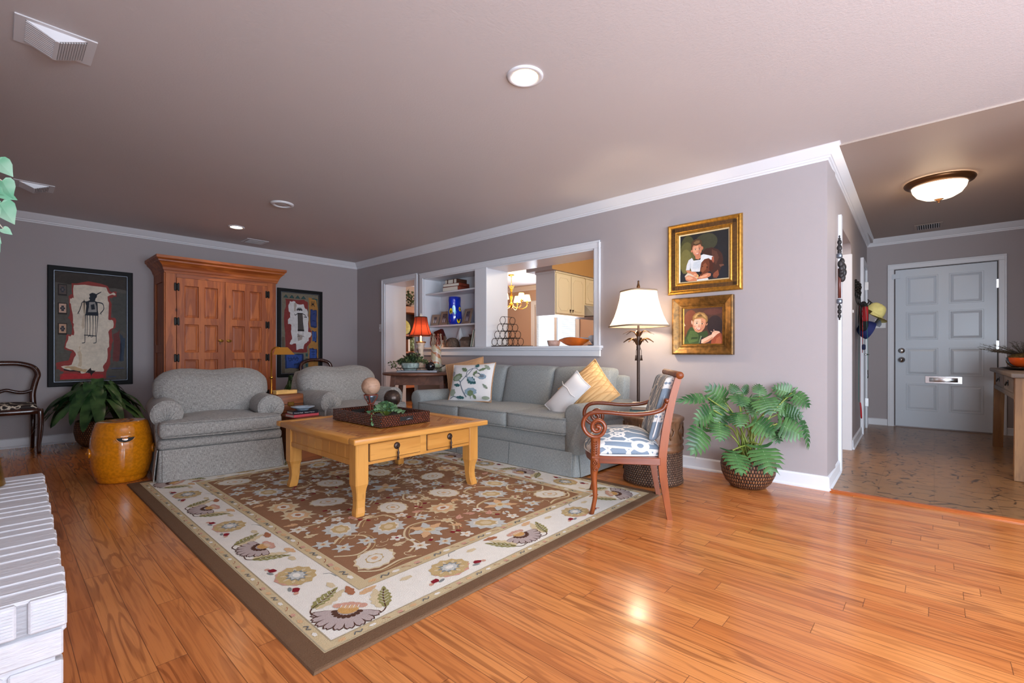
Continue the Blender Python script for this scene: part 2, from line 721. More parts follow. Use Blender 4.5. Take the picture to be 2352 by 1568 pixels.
def floor_wood():
    g = G('oak_plank_floor')
    x, y, z = g.xyz()
    w, L = 0.083, 0.95
    xi = (x / w).floor()
    off = g.white(g.vec(xi, 3.1, 0.0)) * 9.0
    yy = y + off
    yj = (yy / L).floor()
    idn = g.white(g.vec(xi, yj, 1.7))
    id2 = g.white(g.vec(xi, yj, 8.3))
    fx = (x / w).fract()
    fy = (yy / L).fract()
    ex = fx.min(1.0 - fx) * w
    ey = fy.min(1.0 - fy) * L
    gap = ex.min(ey).step(0.0004, 0.0016)
    v = g.vec(x * 2.6 + idn * 17.0, yy * 0.20, id2 * 11.0)
    n1 = g.noise(v, 5.5, 2, 0.45, 0.35)
    rings = ((n1 * 46.0 + yy * 0.8).sin() * 0.5 + 0.5)
    lines = rings.step(0.60, 0.98)
    fine = g.noise(g.vec(x * 190.0, yy * 4.0, idn * 9.0), 1.0, 3, 0.6)
    mid = g.noise(g.vec(x * 55.0, yy * 1.6, idn * 5.0), 1.0, 2, 0.5)
    blot = g.noise(g.vec(x * 3.0 + idn * 5.0, yy * 0.8, 1.0), 3.0, 3)
    a, b, c = srgb(222, 146, 82), srgb(190, 108, 54), srgb(118, 58, 26)
    col = g.mix(a, b, (idn * 0.62 + blot * 0.42).clamp())
    col = g.mix(col, c, lines * (0.20 + id2 * 0.34))
    col = g.mix(col, c, mid.step(0.5, 0.72) * 0.34)
    col = g.mix(col, c, fine.step(0.52, 0.72) * 0.36)
    col = g.mix(srgb(66, 30, 14), col, gap * 0.7 + 0.3)
    g.bump(gap * 1.0 + fine * 0.10 - lines * 0.1, 0.0006, 0.5)
    r = 0.14 + fine * 0.08
    MAT['oak_plank_floor'] = g.done(col, r, 0, 0.5)


def cork_floor():
    g = G('hall_crackle_floor')
    x, y, z = g.xyz()
    v = g.vec(x * 1.0, y * 0.8, 0.0)
    d = g.voro(v, 9.5, 'DISTANCE_TO_EDGE')
    warp = g.noise(v, 26.0, 2)
    mask = g.noise(v, 13.0, 1)
    crack = (1.0 - (d + (warp - 0.5) * 0.05).step(0.014, 0.06)) * mask.step(0.44, 0.54)
    n = g.noise(v, 5.0, 3)
    tile = ((x / 0.305).fract() - 0.5).abs().max(((y / 0.305).fract() - 0.5).abs()).step(0.492, 0.5)
    chk = g.white(g.vec((x / 0.305).floor(), (y / 0.305).floor(), 0.0))
    col = g.mix(srgb(158, 116, 74), srgb(128, 92, 62), n * 0.6 + chk * 0.3)
    col = g.mix(col, srgb(40, 28, 22), crack * 0.85)
    col = g.mix(col, srgb(86, 62, 44), tile * 0.5)
    MAT['hall_crackle_floor'] = g.done(col, 0.30, 0, 0.4)


def wood(name, light, dark, axis='z', grain=1.0, rough=0.35, knots=0.0, stripes=0.6, coat=None):
    g = G(name)
    x, y, z = g.xyz()
    r = g.rand()
    k = {'x': (x * 0.12, y, z), 'y': (x, y * 0.12, z), 'z': (x, y, z * 0.12)}[axis]
    v = g.vec(k[0] + r * 13.0, k[1] + r * 7.0, k[2])
    n1 = g.noise(v, 9.0 * grain, 3, 0.55, 0.8)
    rings = ((n1 * 26.0).sin() * 0.5 + 0.5)
    k2 = {'x': (x * 6.0, y * 130.0, z * 130.0), 'y': (x * 130.0, y * 6.0, z * 130.0), 'z': (x * 130.0, y * 130.0, z * 6.0)}[axis]
    fine = g.noise(g.vec(*k2), 1.0, 2)
    col = g.mix(srgb(*light), srgb(*dark), (n1.step(0.3, 0.7) * 0.6 + rings * stripes * 0.45).clamp())
    col = g.mix(col, tuple(c * 0.55 for c in srgb(*dark)[:3]) + (1,), fine.step(0.56, 0.8) * 0.35)
    if knots:
        kk = {'x': (x * 0.45, y, z), 'y': (x, y * 0.45, z), 'z': (x, y, z * 0.45)}[axis]
        d = g.voro(g.vec(*kk), 5.5)
        kn = 1.0 - d.step(0.035, 0.085)
        col = g.mix(col, tuple(c * 0.28 for c in srgb(*dark)[:3]) + (1,), kn * knots)
    g.bump(fine, 0.0004, 0.3)
    MAT[name] = g.done(col, rough, 0, 0.5, coat)
    return MAT[name]


wood('armoire_pine', (186, 102, 42), (132, 60, 20), 'z', 1.3, 0.5, 0.9, 0.9)
wood('armoire_pine_cross', (186, 102, 42), (132, 60, 20), 'x', 1.3, 0.45, 0.7, 0.9)
wood('honey_wood', (214, 152, 76), (184, 118, 48), 'z', 0.9, 0.34, 0.0, 0.35)
wood('honey_wood_x', (214, 152, 76), (182, 116, 46), 'x', 0.9, 0.34, 0.0, 0.35)
wood('honey_wood_y', (214, 152, 76), (182, 116, 46), 'y', 0.9, 0.34, 0.0, 0.35)
wood('mahogany', (150, 74, 28), (98, 42, 14), 'z', 1.0, 0.42, 0, 0.4)
wood('mahogany_arm', (132, 60, 24), (86, 34, 12), 'y', 1.0, 0.28, 0, 0.4, 0.15)
wood('dark_rosewood', (74, 36, 24), (40, 18, 12), 'z', 1.0, 0.2, 0, 0.4, 0.5)
wood('tavern_oak', (128, 82, 62), (88, 54, 42), 'x', 1.0, 0.35)
wood('console_wood', (158, 112, 66), (112, 74, 42), 'z', 1.2, 0.6, 0.5)
wood('console_grey_wood', (128, 112, 100), (96, 82, 72), 'x', 1.2, 0.6, 0.3)
wood('trunk_hide', (150, 84, 44), (104, 52, 26), 'x', 1.6, 0.45)
wood('hutch_wood', (178, 100, 44), (138, 70, 28), 'x', 1.0, 0.4)
wood('globe_wood', (190, 152, 126), (150, 112, 90), 'x', 1.8, 0.55, 0, 0.8)
wood('threshold_oak', (190, 104, 52), (150, 74, 34), 'y', 1.0, 0.2)
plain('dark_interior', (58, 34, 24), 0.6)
floor_wood()
cork_floor()


def parquet_top():
    g = G('chevron_parquet')
    x, y, z = g.xyz()
    w, s = 0.135, 0.026
    col_i = (x / w).floor()
    fx = (x / w).fract()
    par = (col_i * 0.5).fract() * 4.0 - 1.0
    t = y / s + par * (fx * w / s) * 0.9
    st = t.floor()
    f = t.fract()
    idn = g.white(g.vec(st, col_i, 2.0))
    edge = f.min(1.0 - f).step(0.0, 0.10) * fx.min(1.0 - fx).step(0.0, 0.02)
    n = g.noise(g.vec(x, y, idn * 9.0), 60, 2)
    col = g.mix(srgb(216, 150, 76), srgb(170, 100, 40), (idn * 0.75 + n * 0.25).clamp())
    col = g.mix(srgb(128, 72, 28), col, edge * 0.75 + 0.25)
    g.bump(edge, 0.0004, 0.4)
    MAT['chevron_parquet'] = g.done(col, 0.26, 0, 0.5)


parquet_top()


def tweed(name, a, b, c, s=1.0, warm=None):
    g = G(name)
    x, y, z = g.xyz()
    u = x + y * 0.9
    h = z + y * 0.55
    t1 = g.noise(g.vec(u * 330.0 * s, h * 30.0 * s, 0.0), 1.0, 1)
    t2 = g.noise(g.vec(u * 30.0 * s, h * 330.0 * s, 4.0), 1.0, 1)
    t3 = g.noise(g.vec(x * 300.0 * s, y * 300.0 * s, z * 300.0 * s), 1.0, 1)
    f = (t1 * 0.45 + t2 * 0.45 + t3 * 0.5) / 1.4
    col = g.mix(srgb(*a), srgb(*b), f.step(0.40, 0.56))
    col = g.mix(col, srgb(*c), f.step(0.55, 0.66))
    g.bump(t3 + t1 * 0.4 + t2 * 0.4, 0.0016, 0.6)
    MAT[name] = g.done(col, 0.95, 0, 0.2, None, 0.15)


tweed('grey_tweed', (118, 114, 111), (168, 163, 157), (196, 191, 184), 1.25)
tweed('blue_grey_chenille', (124, 129, 130), (156, 159, 157), (178, 178, 174), 1.6)
tweed('tan_linen', (176, 130, 92), (206, 158, 114), (220, 176, 134), 1.8)


def quilted():
    g = G('gold_matelasse')
    x, y, z = g.xyz()
    a = ((x + y) * 17.0).fract() - 0.5
    b = ((x - y) * 17.0).fract() - 0.5
    ln = a.abs().min(b.abs())
    tex = g.noise(g.vec(x * 260.0, y * 60.0, z * 60.0), 1.0, 2)
    col = g.mix(srgb(196, 148, 96), srgb(232, 190, 136), ln.step(0.0, 0.12) * 0.7 + tex * 0.3)
    g.bump(ln.step(0.0, 0.3) + tex * 0.3, 0.006, 0.7)
    MAT['gold_matelasse'] = g.done(col, 0.9, 0, 0.2)


quilted()


def trellis():
    g = G('blue_trellis_fabric')
    x, y, z = g.xyz('UV')
    def cell(ax, ay):
        px = (ax.fract() - 0.5)
        py = (ay.fract() - 0.5)
        return px, py
    px, py = cell(x, y)
    ax, ay = px.abs(), py.abs()
    r = (px * px + py * py).sqrt()
    ring = (r - 0.17).abs().lt(0.035)
    hub = (r - 0.045).abs().lt(0.014)
    bars = (ay - 0.125).abs().lt(0.035) * r.gt(0.18)
    diag = ((ax - 0.5).abs() - (ay - 0.5).abs() * 0.9).abs().lt(0.04) * (ax.gt(0.16))
    qx, qy = 0.5 - ax, 0.5 - ay
    r2 = (qx * qx + qy * qy).sqrt()
    ring2 = (r2 - 0.14).abs().lt(0.04)
    arcs = (r - 0.36).abs().lt(0.03) * ay.gt(0.15)
    inside = r.lt(0.14) * r.gt(0.075) * 0.9
    white = ring.max(bars).max(diag).max(ring2).max(arcs).max(inside)
    white = white * (1.0 - hub)
    fuzz = g.noise(g.vec(x * 60.0, y * 60.0, 0.0), 1.0, 2)
    blue = g.mix(srgb(112, 126, 142), srgb(138, 150, 162), fuzz)
    cream = g.mix(srgb(214, 208, 202), srgb(232, 228, 222), fuzz)
    col = g.mix(blue, cream, white)
    g.bump(fuzz, 0.0008, 0.5)
    MAT['blue_trellis_fabric'] = g.done(col, 0.85, 0, 0.25)


trellis()


def painted(name, rough, bumpd, fuzz, scale=220, var=0.25, spec=0.3):
    g = G(name)
    n = g.noise(None, scale, 3, 0.6)
    m = g.noise(None, scale * 0.12, 3)
    f = (1.0 - var) + (n * 0.6 + m * 0.4) * (2 * var)
    nn = g.n('ShaderNodeMix')
    nn.data_type = 'RGBA'
    nn.blend_type = 'MULTIPLY'
    nn.inputs[0].default_value = 1.0
    g.put(nn.inputs[6], g.attr())
    c = g.n('ShaderNodeCombineColor')
    for i in range(3): g.put(c.inputs[i], f)
    g.put(nn.inputs[7], c.outputs[0])
    g.bump(n, bumpd, fuzz)
    MAT[name] = g.done(nn.outputs[2], rough, 0, spec)


painted('rug_wool', 0.95, 0.004, 0.8, 200, 0.16, 0.15)
painted('oil_paint', 0.45, 0.001, 0.4, 60, 0.30)
painted('canvas_paint', 0.75, 0.001, 0.4, 30, 0.45)
painted('printed_linen', 0.9, 0.0006, 0.5, 300, 0.10, 0.2)
painted('colour_enamel', 0.3, 0.0001, 0.1, 40, 0.05, 0.5)


def woven(name, a, b, s=60.0, rough=0.5, dark=(30, 16, 10)):
    g = G(name)
    x, y, z = g.xyz('UV')
    row = (y * 1.0).floor()
    fx = ((x + (row * 0.5).fract()).fract() - 0.5).abs()
    fy = ((y).fract() - 0.5).abs()
    lump = (0.5 - fx).step(0.04, 0.28) * (0.5 - fy).step(0.0, 0.2)
    idn = g.white(g.vec((x + (row * 0.5).fract()).floor(), row, 0.0))
    col = g.mix(srgb(*a), srgb(*b), idn)
    col = g.mix(srgb(*dark), col, lump)
    g.bump(lump, 0.006, 1.0)
    MAT[name] = g.done(col, rough, 0, 0.5)


woven('basket_weave', (150, 100, 66), (112, 68, 44))
woven('basket_weave_tan', (176, 122, 80), (132, 86, 54))
woven('barrel_weave', (118, 86, 64), (88, 60, 44), rough=0.45, dark=(52, 32, 22))
woven('croc_rattan', (122, 62, 40), (88, 42, 28), rough=0.25, dark=(40, 18, 12))


def leafmat(name, a, b, rough=0.4):
    g = G(name)
    n = g.noise(None, 9.0, 2)
    col = g.mix(srgb(*a), srgb(*b), n.step(0.35, 0.65))
    g.put(g.p.inputs['Transmission Weight'], 0.0)
    MAT[name] = g.done(col, rough, 0, 0.4)


leafmat('philodendron_leaf', (36, 74, 36), (74, 112, 60), 0.34)
leafmat('lily_leaf', (30, 62, 32), (70, 100, 56), 0.35)
leafmat('ivy_leaf', (84, 122, 84), (146, 172, 122), 0.5)
leafmat('tea_leaf', (64, 82, 52), (112, 120, 78), 0.5)
leafmat('pale_pothos_leaf', (120, 190, 150), (176, 220, 190), 0.4)
leafmat('needle_leaf', (52, 58, 36), (84, 86, 52), 0.6)
leafmat('stem_green', (108, 128, 48), (134, 142, 66))


def shade_mat(name, rgb, emis, strength, thin=0.75):
    g = G(name)
    tr = g.n('ShaderNodeBsdfTranslucent')
    tr.inputs[0].default_value = srgb(*rgb)
    mx = g.n('ShaderNodeMixShader')
    mx.inputs[0].default_value = thin
    g.put(g.p.inputs['Base Color'], srgb(*rgb))
    g.p.inputs['Roughness'].default_value = 0.9
    g.p.inputs['Emission Color'].default_value = srgb(*emis)
    g.p.inputs['Emission Strength'].default_value = strength
    g.nt.links.new(g.p.outputs[0], mx.inputs[1])
    g.nt.links.new(tr.outputs[0], mx.inputs[2])
    g.nt.links.new(mx.outputs[0], g.out.inputs[0])
    MAT[name] = g.mat


shade_mat('ivory_silk_shade', (244, 232, 212), (255, 226, 186), 1.1)
shade_mat('coral_silk_shade', (150, 62, 42), (255, 96, 40), 0.02, 0.6)
emit('bulb_glow', (255, 236, 200), 14.0)
emit('recessed_glow', (255, 232, 196), 22.0)
emit('bowl_glass_glow', (255, 232, 200), 4.5)
emit('chandelier_shade_glow', (255, 206, 130), 4.0)

_g = G('window_glass')
_t = _g.n('ShaderNodeBsdfTransparent'); _gl = _g.n('ShaderNodeBsdfGlossy'); _gl.inputs['Roughness'].default_value = 0.02
_mx = _g.n('ShaderNodeMixShader'); _mx.inputs[0].default_value = 0.08
_g.nt.links.new(_t.outputs[0], _mx.inputs[1]); _g.nt.links.new(_gl.outputs[0], _mx.inputs[2])
_g.nt.links.new(_mx.outputs[0], _g.out.inputs[0])
MAT['window_glass'] = _g.mat


def brick_paint():
    g = G('white_painted_brick')
    x, y, z = g.xyz()
    n = g.noise(g.vec(x * 24.0, y * 150.0, z * 150.0), 1.0, 3)
    m = g.noise(None, 30, 3)
    col = g.mix(srgb(206, 206, 212), srgb(226, 226, 230), m)
    g.bump(n, 0.003, 0.7)
    MAT['white_painted_brick'] = g.done(col, 0.4, 0, 0.4)


brick_paint()
M = MAT
# ------------------------------------------------------------------ the room
WX, BY, CH = 3.967, 7.03, 2.44          # pass-through wall plane, back wall plane, ceiling height
EX = 7.85                               # far outside wall (front door, dining window)
NY = 0.564                              # outside corner of the pass-through wall


def HY_(x): return NY + (x - WX) * (0.67 - NY) / (EX - WX)


# floors
b = MB(); b.box(-0.62, WX + 0.37, -4.02, BY + 0.02, -0.05, 0.0)
struct('floor', b, M['oak_plank_floor'], origin='world')
b = MB(); b.box(WX + 0.37, EX + 0.1, 0.66, 8.1, -0.05, 0.0)
struct('floor_dining', b, M['oak_plank_floor'], origin='world')
b = MB()
b.loft([[(WX + 0.01, -1.1, -0.04), (WX + 0.01, 0.75, -0.04), (WX + 0.01, 0.75, 0.004), (WX + 0.01, -1.1, 0.004)],
        [(EX + 0.1, -1.1, -0.02), (EX + 0.1, 0.85, -0.02), (EX + 0.1, 0.85, 0.027), (EX + 0.1, -1.1, 0.027)]])
struct('floor_hall', b, M['hall_crackle_floor'], origin='world')
b = MB()
sweep(b, [(-0.03, 0.0), (-0.03, 0.010), (-0.012, 0.016), (0.014, 0.016), (0.03, 0.006), (0.03, 0.0)], [(WX, NY - 0.02), (WX, -1.05)], 0.0)
struct('trim_1', b, M['threshold_oak'], origin='world')

# ceilings
b = MB(); b.box(-0.62, WX + 0.01, -4.02, BY + 0.02, CH, CH + 0.06)
struct('ceiling', b, M['ceiling_paint'], origin='world')
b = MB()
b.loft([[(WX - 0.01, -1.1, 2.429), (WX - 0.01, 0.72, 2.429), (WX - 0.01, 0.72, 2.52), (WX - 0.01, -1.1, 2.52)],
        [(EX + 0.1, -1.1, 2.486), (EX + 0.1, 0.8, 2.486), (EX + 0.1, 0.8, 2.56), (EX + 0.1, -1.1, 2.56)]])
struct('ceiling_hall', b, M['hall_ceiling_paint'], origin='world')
b = MB(); b.box(WX + 0.01, EX + 0.1, 0.6, 8.1, CH, CH + 0.06)
struct('ceiling_dining', b, M['ceiling_paint'], origin='world')

# walls
b = MB(); b.box(-0.62, WX + 0.37, BY, BY + 0.12, 0, CH)
struct('wall_back', b, M['taupe_wall_paint'], origin='world')
D0, D1, N0, N1, P0_, P1_ = 5.44, 6.203, 4.197, 5.249, 2.489, 3.991
X2 = WX + 0.364
b = MB()
b.box(WX, X2, D1, BY, 0, CH)                         # corner to doorway
b.box(WX, X2, D0, D1, 2.03, CH)                      # over the doorway
b.box(WX, X2, N1, D0, 0, CH)                         # between doorway and niche
b.box(WX, X2, P0_, N1, 2.01, CH)                     # over niche and pass-through
b.box(WX, X2, P0_, N1, 0, 1.03)                      # below the sill
b.box(WX, X2, P1_ + 0.01, N0 - 0.01, 1.03, 2.01)     # post
b.box(WX, X2, NY, P0_, 0, CH)                        # to the outside corner
struct('wall_right', b, M['taupe_wall_paint'], origin='world')
b = MB(); b.box(WX, WX + 0.12, -4.02, -1.05, 0, CH)
struct('wall_right_rear', b, M['taupe_wall_paint'], origin='world')
b = MB()
b.box(-0.72, -0.6, -0.65, BY + 0.12, 0, CH); b.box(-0.72, -0.6, -4.02, -3.45, 0, CH)
b.box(-0.72, -0.6, -3.45, -0.65, 2.15, CH)
struct('wall_left', b, M['taupe_wall_paint'], origin='world')
b = MB()
b.box(-0.72, 0.2, -4.12, -4.0, 0, CH); b.box(3.0, WX + 0.12, -4.12, -4.0, 0, CH)
b.box(0.2, 3.0, -4.12, -4.0, 0, 0.6); b.box(0.2, 3.0, -4.12, -4.0, 2.12, CH)
struct('wall_front', b, M['taupe_wall_paint'], origin='world')


def hallbox(b, x0, x1, z0, z1, t=0.14, d=0.0, mi=0):
    y0, y1 = HY_(x0), HY_(x1)
    b.add([(x0, y0 - d, z0), (x1, y1 - d, z0), (x1, y1 + t, z0), (x0, y0 + t, z0), (x0, y0 - d, z1), (x1, y1 - d, z1), (x1, y1 + t, z1), (x0, y0 + t, z1)],
          [(0, 3, 2, 1), (4, 5, 6, 7), (0, 1, 5, 4), (1, 2, 6, 5), (2, 3, 7, 6), (3, 0, 4, 7)], mi)


OX0, OX1, OZ = 4.70, 5.70, 2.06
b = MB()
hallbox(b, WX + 0.002, OX0, 0, 2.49); hallbox(b, OX1, EX, 0, 2.49); hallbox(b, OX0, OX1, OZ, 2.49)
# rounded upper corner of the passage
n = 8
poly = [(OX1, OZ)] + [(OX1 - 0.09 + 0.09 * cos(a), OZ - 0.09 + 0.09 * sin(a)) for a in [pi / 2 * k / n for k in range(n + 1)]]
b.loft([[(x, HY_(x), z) for x, z in poly], [(x, HY_(x) + 0.14, z) for x, z in poly]])
struct('wall_hall_left', b, M['taupe_wall_paint'], origin='world')
b = MB(); b.box(EX, EX + 0.12, -1.17, 0.8, 0, 2.52)
struct('wall_hall_end', b, M['taupe_wall_paint'], origin='world')
b = MB(); b.box(WX, EX + 0.12, -1.17, -1.05, 0, 2.52)
struct('wall_hall_right', b, M['taupe_wall_paint'], origin='world')
# dining and kitchen shell
WY0, WY1, WZ0, WZ1 = 5.36, 6.44, 0.92, 2.02
b = MB()
b.box(EX, EX + 0.12, 0.8, WY0, 0, CH); b.box(EX, EX + 0.12, WY1, 8.1, 0, CH)
b.box(EX, EX + 0.12, WY0, WY1, 0, WZ0); b.box(EX, EX + 0.12, WY0, WY1, WZ1, CH)
struct('wall_dining_far', b, M['kitchen_wall_paint'], origin='world')
b = MB(); b.box(X2 - 0.01, EX + 0.12, 8.0, 8.12, 0, CH); b.box(X2 - 0.12, X2, BY, 8.12, 0, CH)
struct('wall_dining_back', b, M['kitchen_wall_paint'], origin='world')

# white linings, casings, sill, shelves
def casing(b, y0, y1, z1, w=0.07, z0=0.0, x=WX, s=-1, t=0.02):
    # three boards round an opening in an X plane, room on the -X side
    for (a, c) in ((y0 - w, y0), (y1, y1 + w)):
        b.box(x + s * t, x, a, c, z0, z1, b=0.004)
    b.box(x + s * t, x, y0 - w, y1 + w, z1, z1 + w, b=0.004)
    for (a, c) in ((y0 - w, y0 - w + 0.018), (y1 + w - 0.018, y1 + w)):
        b.box(x + s * (t + 0.008), x + s * t * 0.5, a, c, z0, z1 + w - 0.018, b=0.003)
    b.box(x + s * (t + 0.008), x, y0 - w, y1 + w, z1 + w - 0.018, z1 + w, b=0.003)


b = MB()
casing(b, D0, D1, 2.03, 0.068)
b.box(WX - 0.002, X2 + 0.004, D1 - 0.012, D1 + 0.002, 0, 2.03)
b.box(WX - 0.002, X2 + 0.004, D0 - 0.002, D0 + 0.012, 0, 2.03)
b.box(WX - 0.002, X2 + 0.004, D0, D1, 2.018, 2.032)
struct('trim_2', b, M['white_trim'], origin='world')
b = MB()
t, w = 0.02, 0.072
b.box(WX - t, WX, N1, N1 + w, 1.04, 2.01, b=0.004)
b.box(WX - t, WX, P0_ - w, P0_, 1.04, 2.01, b=0.004)
b.box(WX - t, WX, P0_ - w, N1 + w, 2.01, 2.01 + w, b=0.004)
b.box(WX - t - 0.008, WX, P0_ - w, N1 + w, 2.01 + w - 0.018, 2.01 + w, b=0.003)
b.box(WX - t - 0.008, WX - t * 0.5, P0_ - w, P0_ - w + 0.016, 1.04, 2.01 + w - 0.018, b=0.003)
b.box(WX - t, WX + 0.36, P1_, N0, 1.04, 2.01, b=0.003)                       # the post
b.box(WX - 0.002, X2 + 0.004, P0_ - 0.002, P0_ + 0.014, 1.04, 2.01)          # jamb lining
b.box(WX - 0.002, X2 + 0.004, P0_, P1_, 1.998, 2.012)                        # head lining
struct('trim_3', b, M['white_trim'], origin='world')
b = MB()
b.box(WX - 0.055, X2 + 0.01, P0_ - 0.095, N1 + 0.095, 1.025, 1.052, b=0.006, seg=2)
b.box(WX - 0.04, WX, P0_ - 0.085, N1 + 0.085, 1.008, 1.026, b=0.006, seg=2)
b.box(WX - 0.022, WX, P0_ - w, N1 + w, 0.945, 1.01, b=0.004)
struct('trim_4', b, M['white_trim'], origin='world')
b = MB()
b.box(4.262, 4.275, N0, N1, 1.05, 2.01); b.box(WX - 0.002, 4.27, N1 - 0.012, N1 + 0.002, 1.05, 2.01)
b.box(WX - 0.002, 4.27, N0, N1, 1.998, 2.012)
struct('trim_5', b, M['white_trim'], origin='world')
for z in (1.352, 1.795):
    b = MB(); b.box(WX + 0.022, 4.262, N0, N1 - 0.01, z - 0.02, z, b=0.003)
    tag(b.build('shelf_board', M['white_trim']), 'upper white shelf board in the wall niche, holding the flat old books' if z > 1.5 else 'lower white shelf board in the wall niche, under the blue vase', 'shelf', 'shelf boards of the niche')

# crown moulding and baseboards
CR = [(0, -0.09), (0.006, -0.09), (0.010, -0.078), (0.018, -0.074), (0.022, -0.062), (0.028, -0.060), (0.05, -0.036), (0.072, -0.012), (0.078, -0.004), (0.084, 0.0), (0.0, 0.0)]
b = MB()
sweep(b, CR, [(-0.6, -4.0), (-0.6, BY), (WX, BY), (WX, NY), (EX, 0.67), (EX, -1.05)], [CH, CH, CH, CH, 2.486, 2.486], 1)
struct('trim_6', b, M['white_trim'], origin='world')
b = MB()
sweep(b, CR, [(X2, 8.0), (EX, 8.0), (EX, 0.9)], CH)
struct('trim_7', b, M['white_trim'], origin='world')
BB = [(0, 0), (0.026, 0), (0.026, 0.010), (0.016, 0.022), (0.014, 0.088), (0.008, 0.098), (0, 0.100)]
for k, (nm, path) in enumerate((('baseboard_back', [(-0.6, 3.3), (-0.6, BY), (WX, BY), (WX, D1 + 0.07)]),
                              ('baseboard_right', [(WX, D0 - 0.07), (WX, NY), (OX0 - 0.08, HY_(OX0 - 0.08))]),
                              ('baseboard_hall', [(OX1 + 0.04, HY_(OX1 + 0.04)), (6.84, HY_(6.84))]),
                              ('baseboard_hall_end', [(7.52, HY_(7.52)), (EX, 0.67), (EX, 0.455)]),
                              ('baseboard_hall_far', [(EX, -0.625), (EX, -1.05), (WX, -1.05)]),
                              ('baseboard_dining', [(X2, 8.0), (EX, 8.0), (EX, 0.9)]))):
    b = MB(); sweep(b, BB, path, 0.012 if 'hall' in nm else 0.0)
    struct(nm, b, M['white_trim'], origin='world')

# passage casing and closet door on the hall's left wall
b = MB()
hallbox(b, OX0 - 0.075, OX0, 0, OZ + 0.05, 0.0, 0.022)
hallbox(b, OX0 - 0.004, OX0 + 0.02, 0, OZ, 0.16, 0.0)
hallbox(b, OX1 - 0.02, OX1 + 0.035, 0, OZ - 0.1, 0.16, 0.008)
struct('trim_8', b, M['white_trim'], origin='world')
b = MB()
hallbox(b, 6.82, 6.895, 0.01, 2.10, 0.0, 0.03); hallbox(b, 7.44, 7.515, 0.01, 2.10, 0.0, 0.03); hallbox(b, 6.895, 7.44, 2.03, 2.10, 0.0, 0.03)
struct('trim_9', b, M['white_trim'], origin='world')
b = MB(); hallbox(b, 6.9, 7.435, 0.03, 2.025, 0.0, 0.012)
d2 = struct('door_2', b, M['white_door_paint'], origin='world')
for z in (1.78, 0.30):
    b = MB(); hallbox(b, 7.43, 7.452, z, z + 0.10, 0.0, 0.04); b.build('hinge', M['chrome'], d2)
b = MB()
b.tube([(6.98, HY_(6.98) - 0.01, 0.96), (6.98, HY_(6.98) - 0.06, 0.96), (7.07, HY_(7.07) - 0.065, 0.96)], 0.009, 8)
b.build('door_handle', M['chrome'], d2)

# front door
dy0, dy1, dz0, dz1 = -0.546, 0.374, 0.04, 2.05
b = MB(); casing(b, dy0 - 0.012, dy1 + 0.012, dz1 + 0.012, 0.066, 0.02, EX)
struct('trim_10', b, M['white_trim'], origin='world')
b = MB(); b.box(EX - 0.010, EX, dy0, dy1, dz0, dz1)
door = struct('door_1', b, M['white_door_paint'], origin='world')
b = MB()
b.box(EX - 0.0135, EX - 0.004, dy1 + 0.001, dy1 + 0.006, dz0, dz1 + 0.006); b.box(EX - 0.0135, EX - 0.004, dy0 - 0.006, dy0 - 0.001, dz0, dz1 + 0.006)
b.box(EX - 0.0135, EX - 0.004, dy0, dy1, dz1 + 0.001, dz1 + 0.006)
b.build('shadow_gap', M['dark_gap'], door)
for (z0, z1) in ((1.585, 1.955), (1.145, 1.50), (0.697, 1.04), (0.248, 0.586)):
    for (y0, y1) in ((-0.036, 0.266), (-0.437, -0.136)):
        b = MB(); x = EX - 0.010
        # sunk moulding ring and raised field
        ring = lambda d, q: [(x - q, y0 + d, z0 + d), (x - q, y1 - d, z0 + d), (x - q, y1 - d, z1 - d), (x - q, y0 + d, z1 - d)]
        b.loft([ring(0, 0.0), ring(0.003, 0.005), ring(0.014, 0.005), ring(0.020, 0.001), ring(0.042, 0.006), ring(0.045, 0.006)], 0, False, None, False)
        b.add(ring(0.045, 0.006), [(3, 2, 1, 0)])
        b.build('panel', M['white_door_paint'], door)
for (nm, z, r) in (('deadbolt', 1.008, 0.036), ('door_knob', 0.89, 0.037)):
    b = MB()
    Mx = T(EX - 0.010, 0.311, z, 0, -pi / 2, 0)
    b.lathe([(r, 0.0), (r, 0.008), (r * 0.86, 0.014), (r * 0.55, 0.015), (r * 0.5, 0.04 if 'knob' in nm else 0.018), (r * 0.8, 0.05 if 'knob' in nm else 0.02), (r * 0.75, 0.062 if 'knob' in nm else 0.022), (0.0, 0.066 if 'knob' in nm else 0.024)], 20, M=Mx)
    b.build(nm, M['chrome'], door)
b = MB()
b.box(EX - 0.020, EX - 0.010, -0.255, 0.085, 0.600, 0.690, b=0.003); b.box(EX - 0.026, EX - 0.018, -0.215, 0.045, 0.618, 0.672, b=0.006, seg=2)
ms = b.build('mail_slot', M['chrome'], door)
for z in (1.74, 1.02, 0.28):
    b = MB(); b.box(EX - 0.024, EX - 0.01, dy0 - 0.012, dy0 + 0.006, z, z + 0.10); b.build('hinge', M['chrome'], door)
b = MB(); b.box(EX - 0.028, EX - 0.012, 0.325, 0.41, 1.94, 2.0); b.box(EX - 0.03, EX - 0.012, 0.384, 0.40, 1.93, 1.985); b.build('door_chime_sensor', M['white_door_paint'], door)

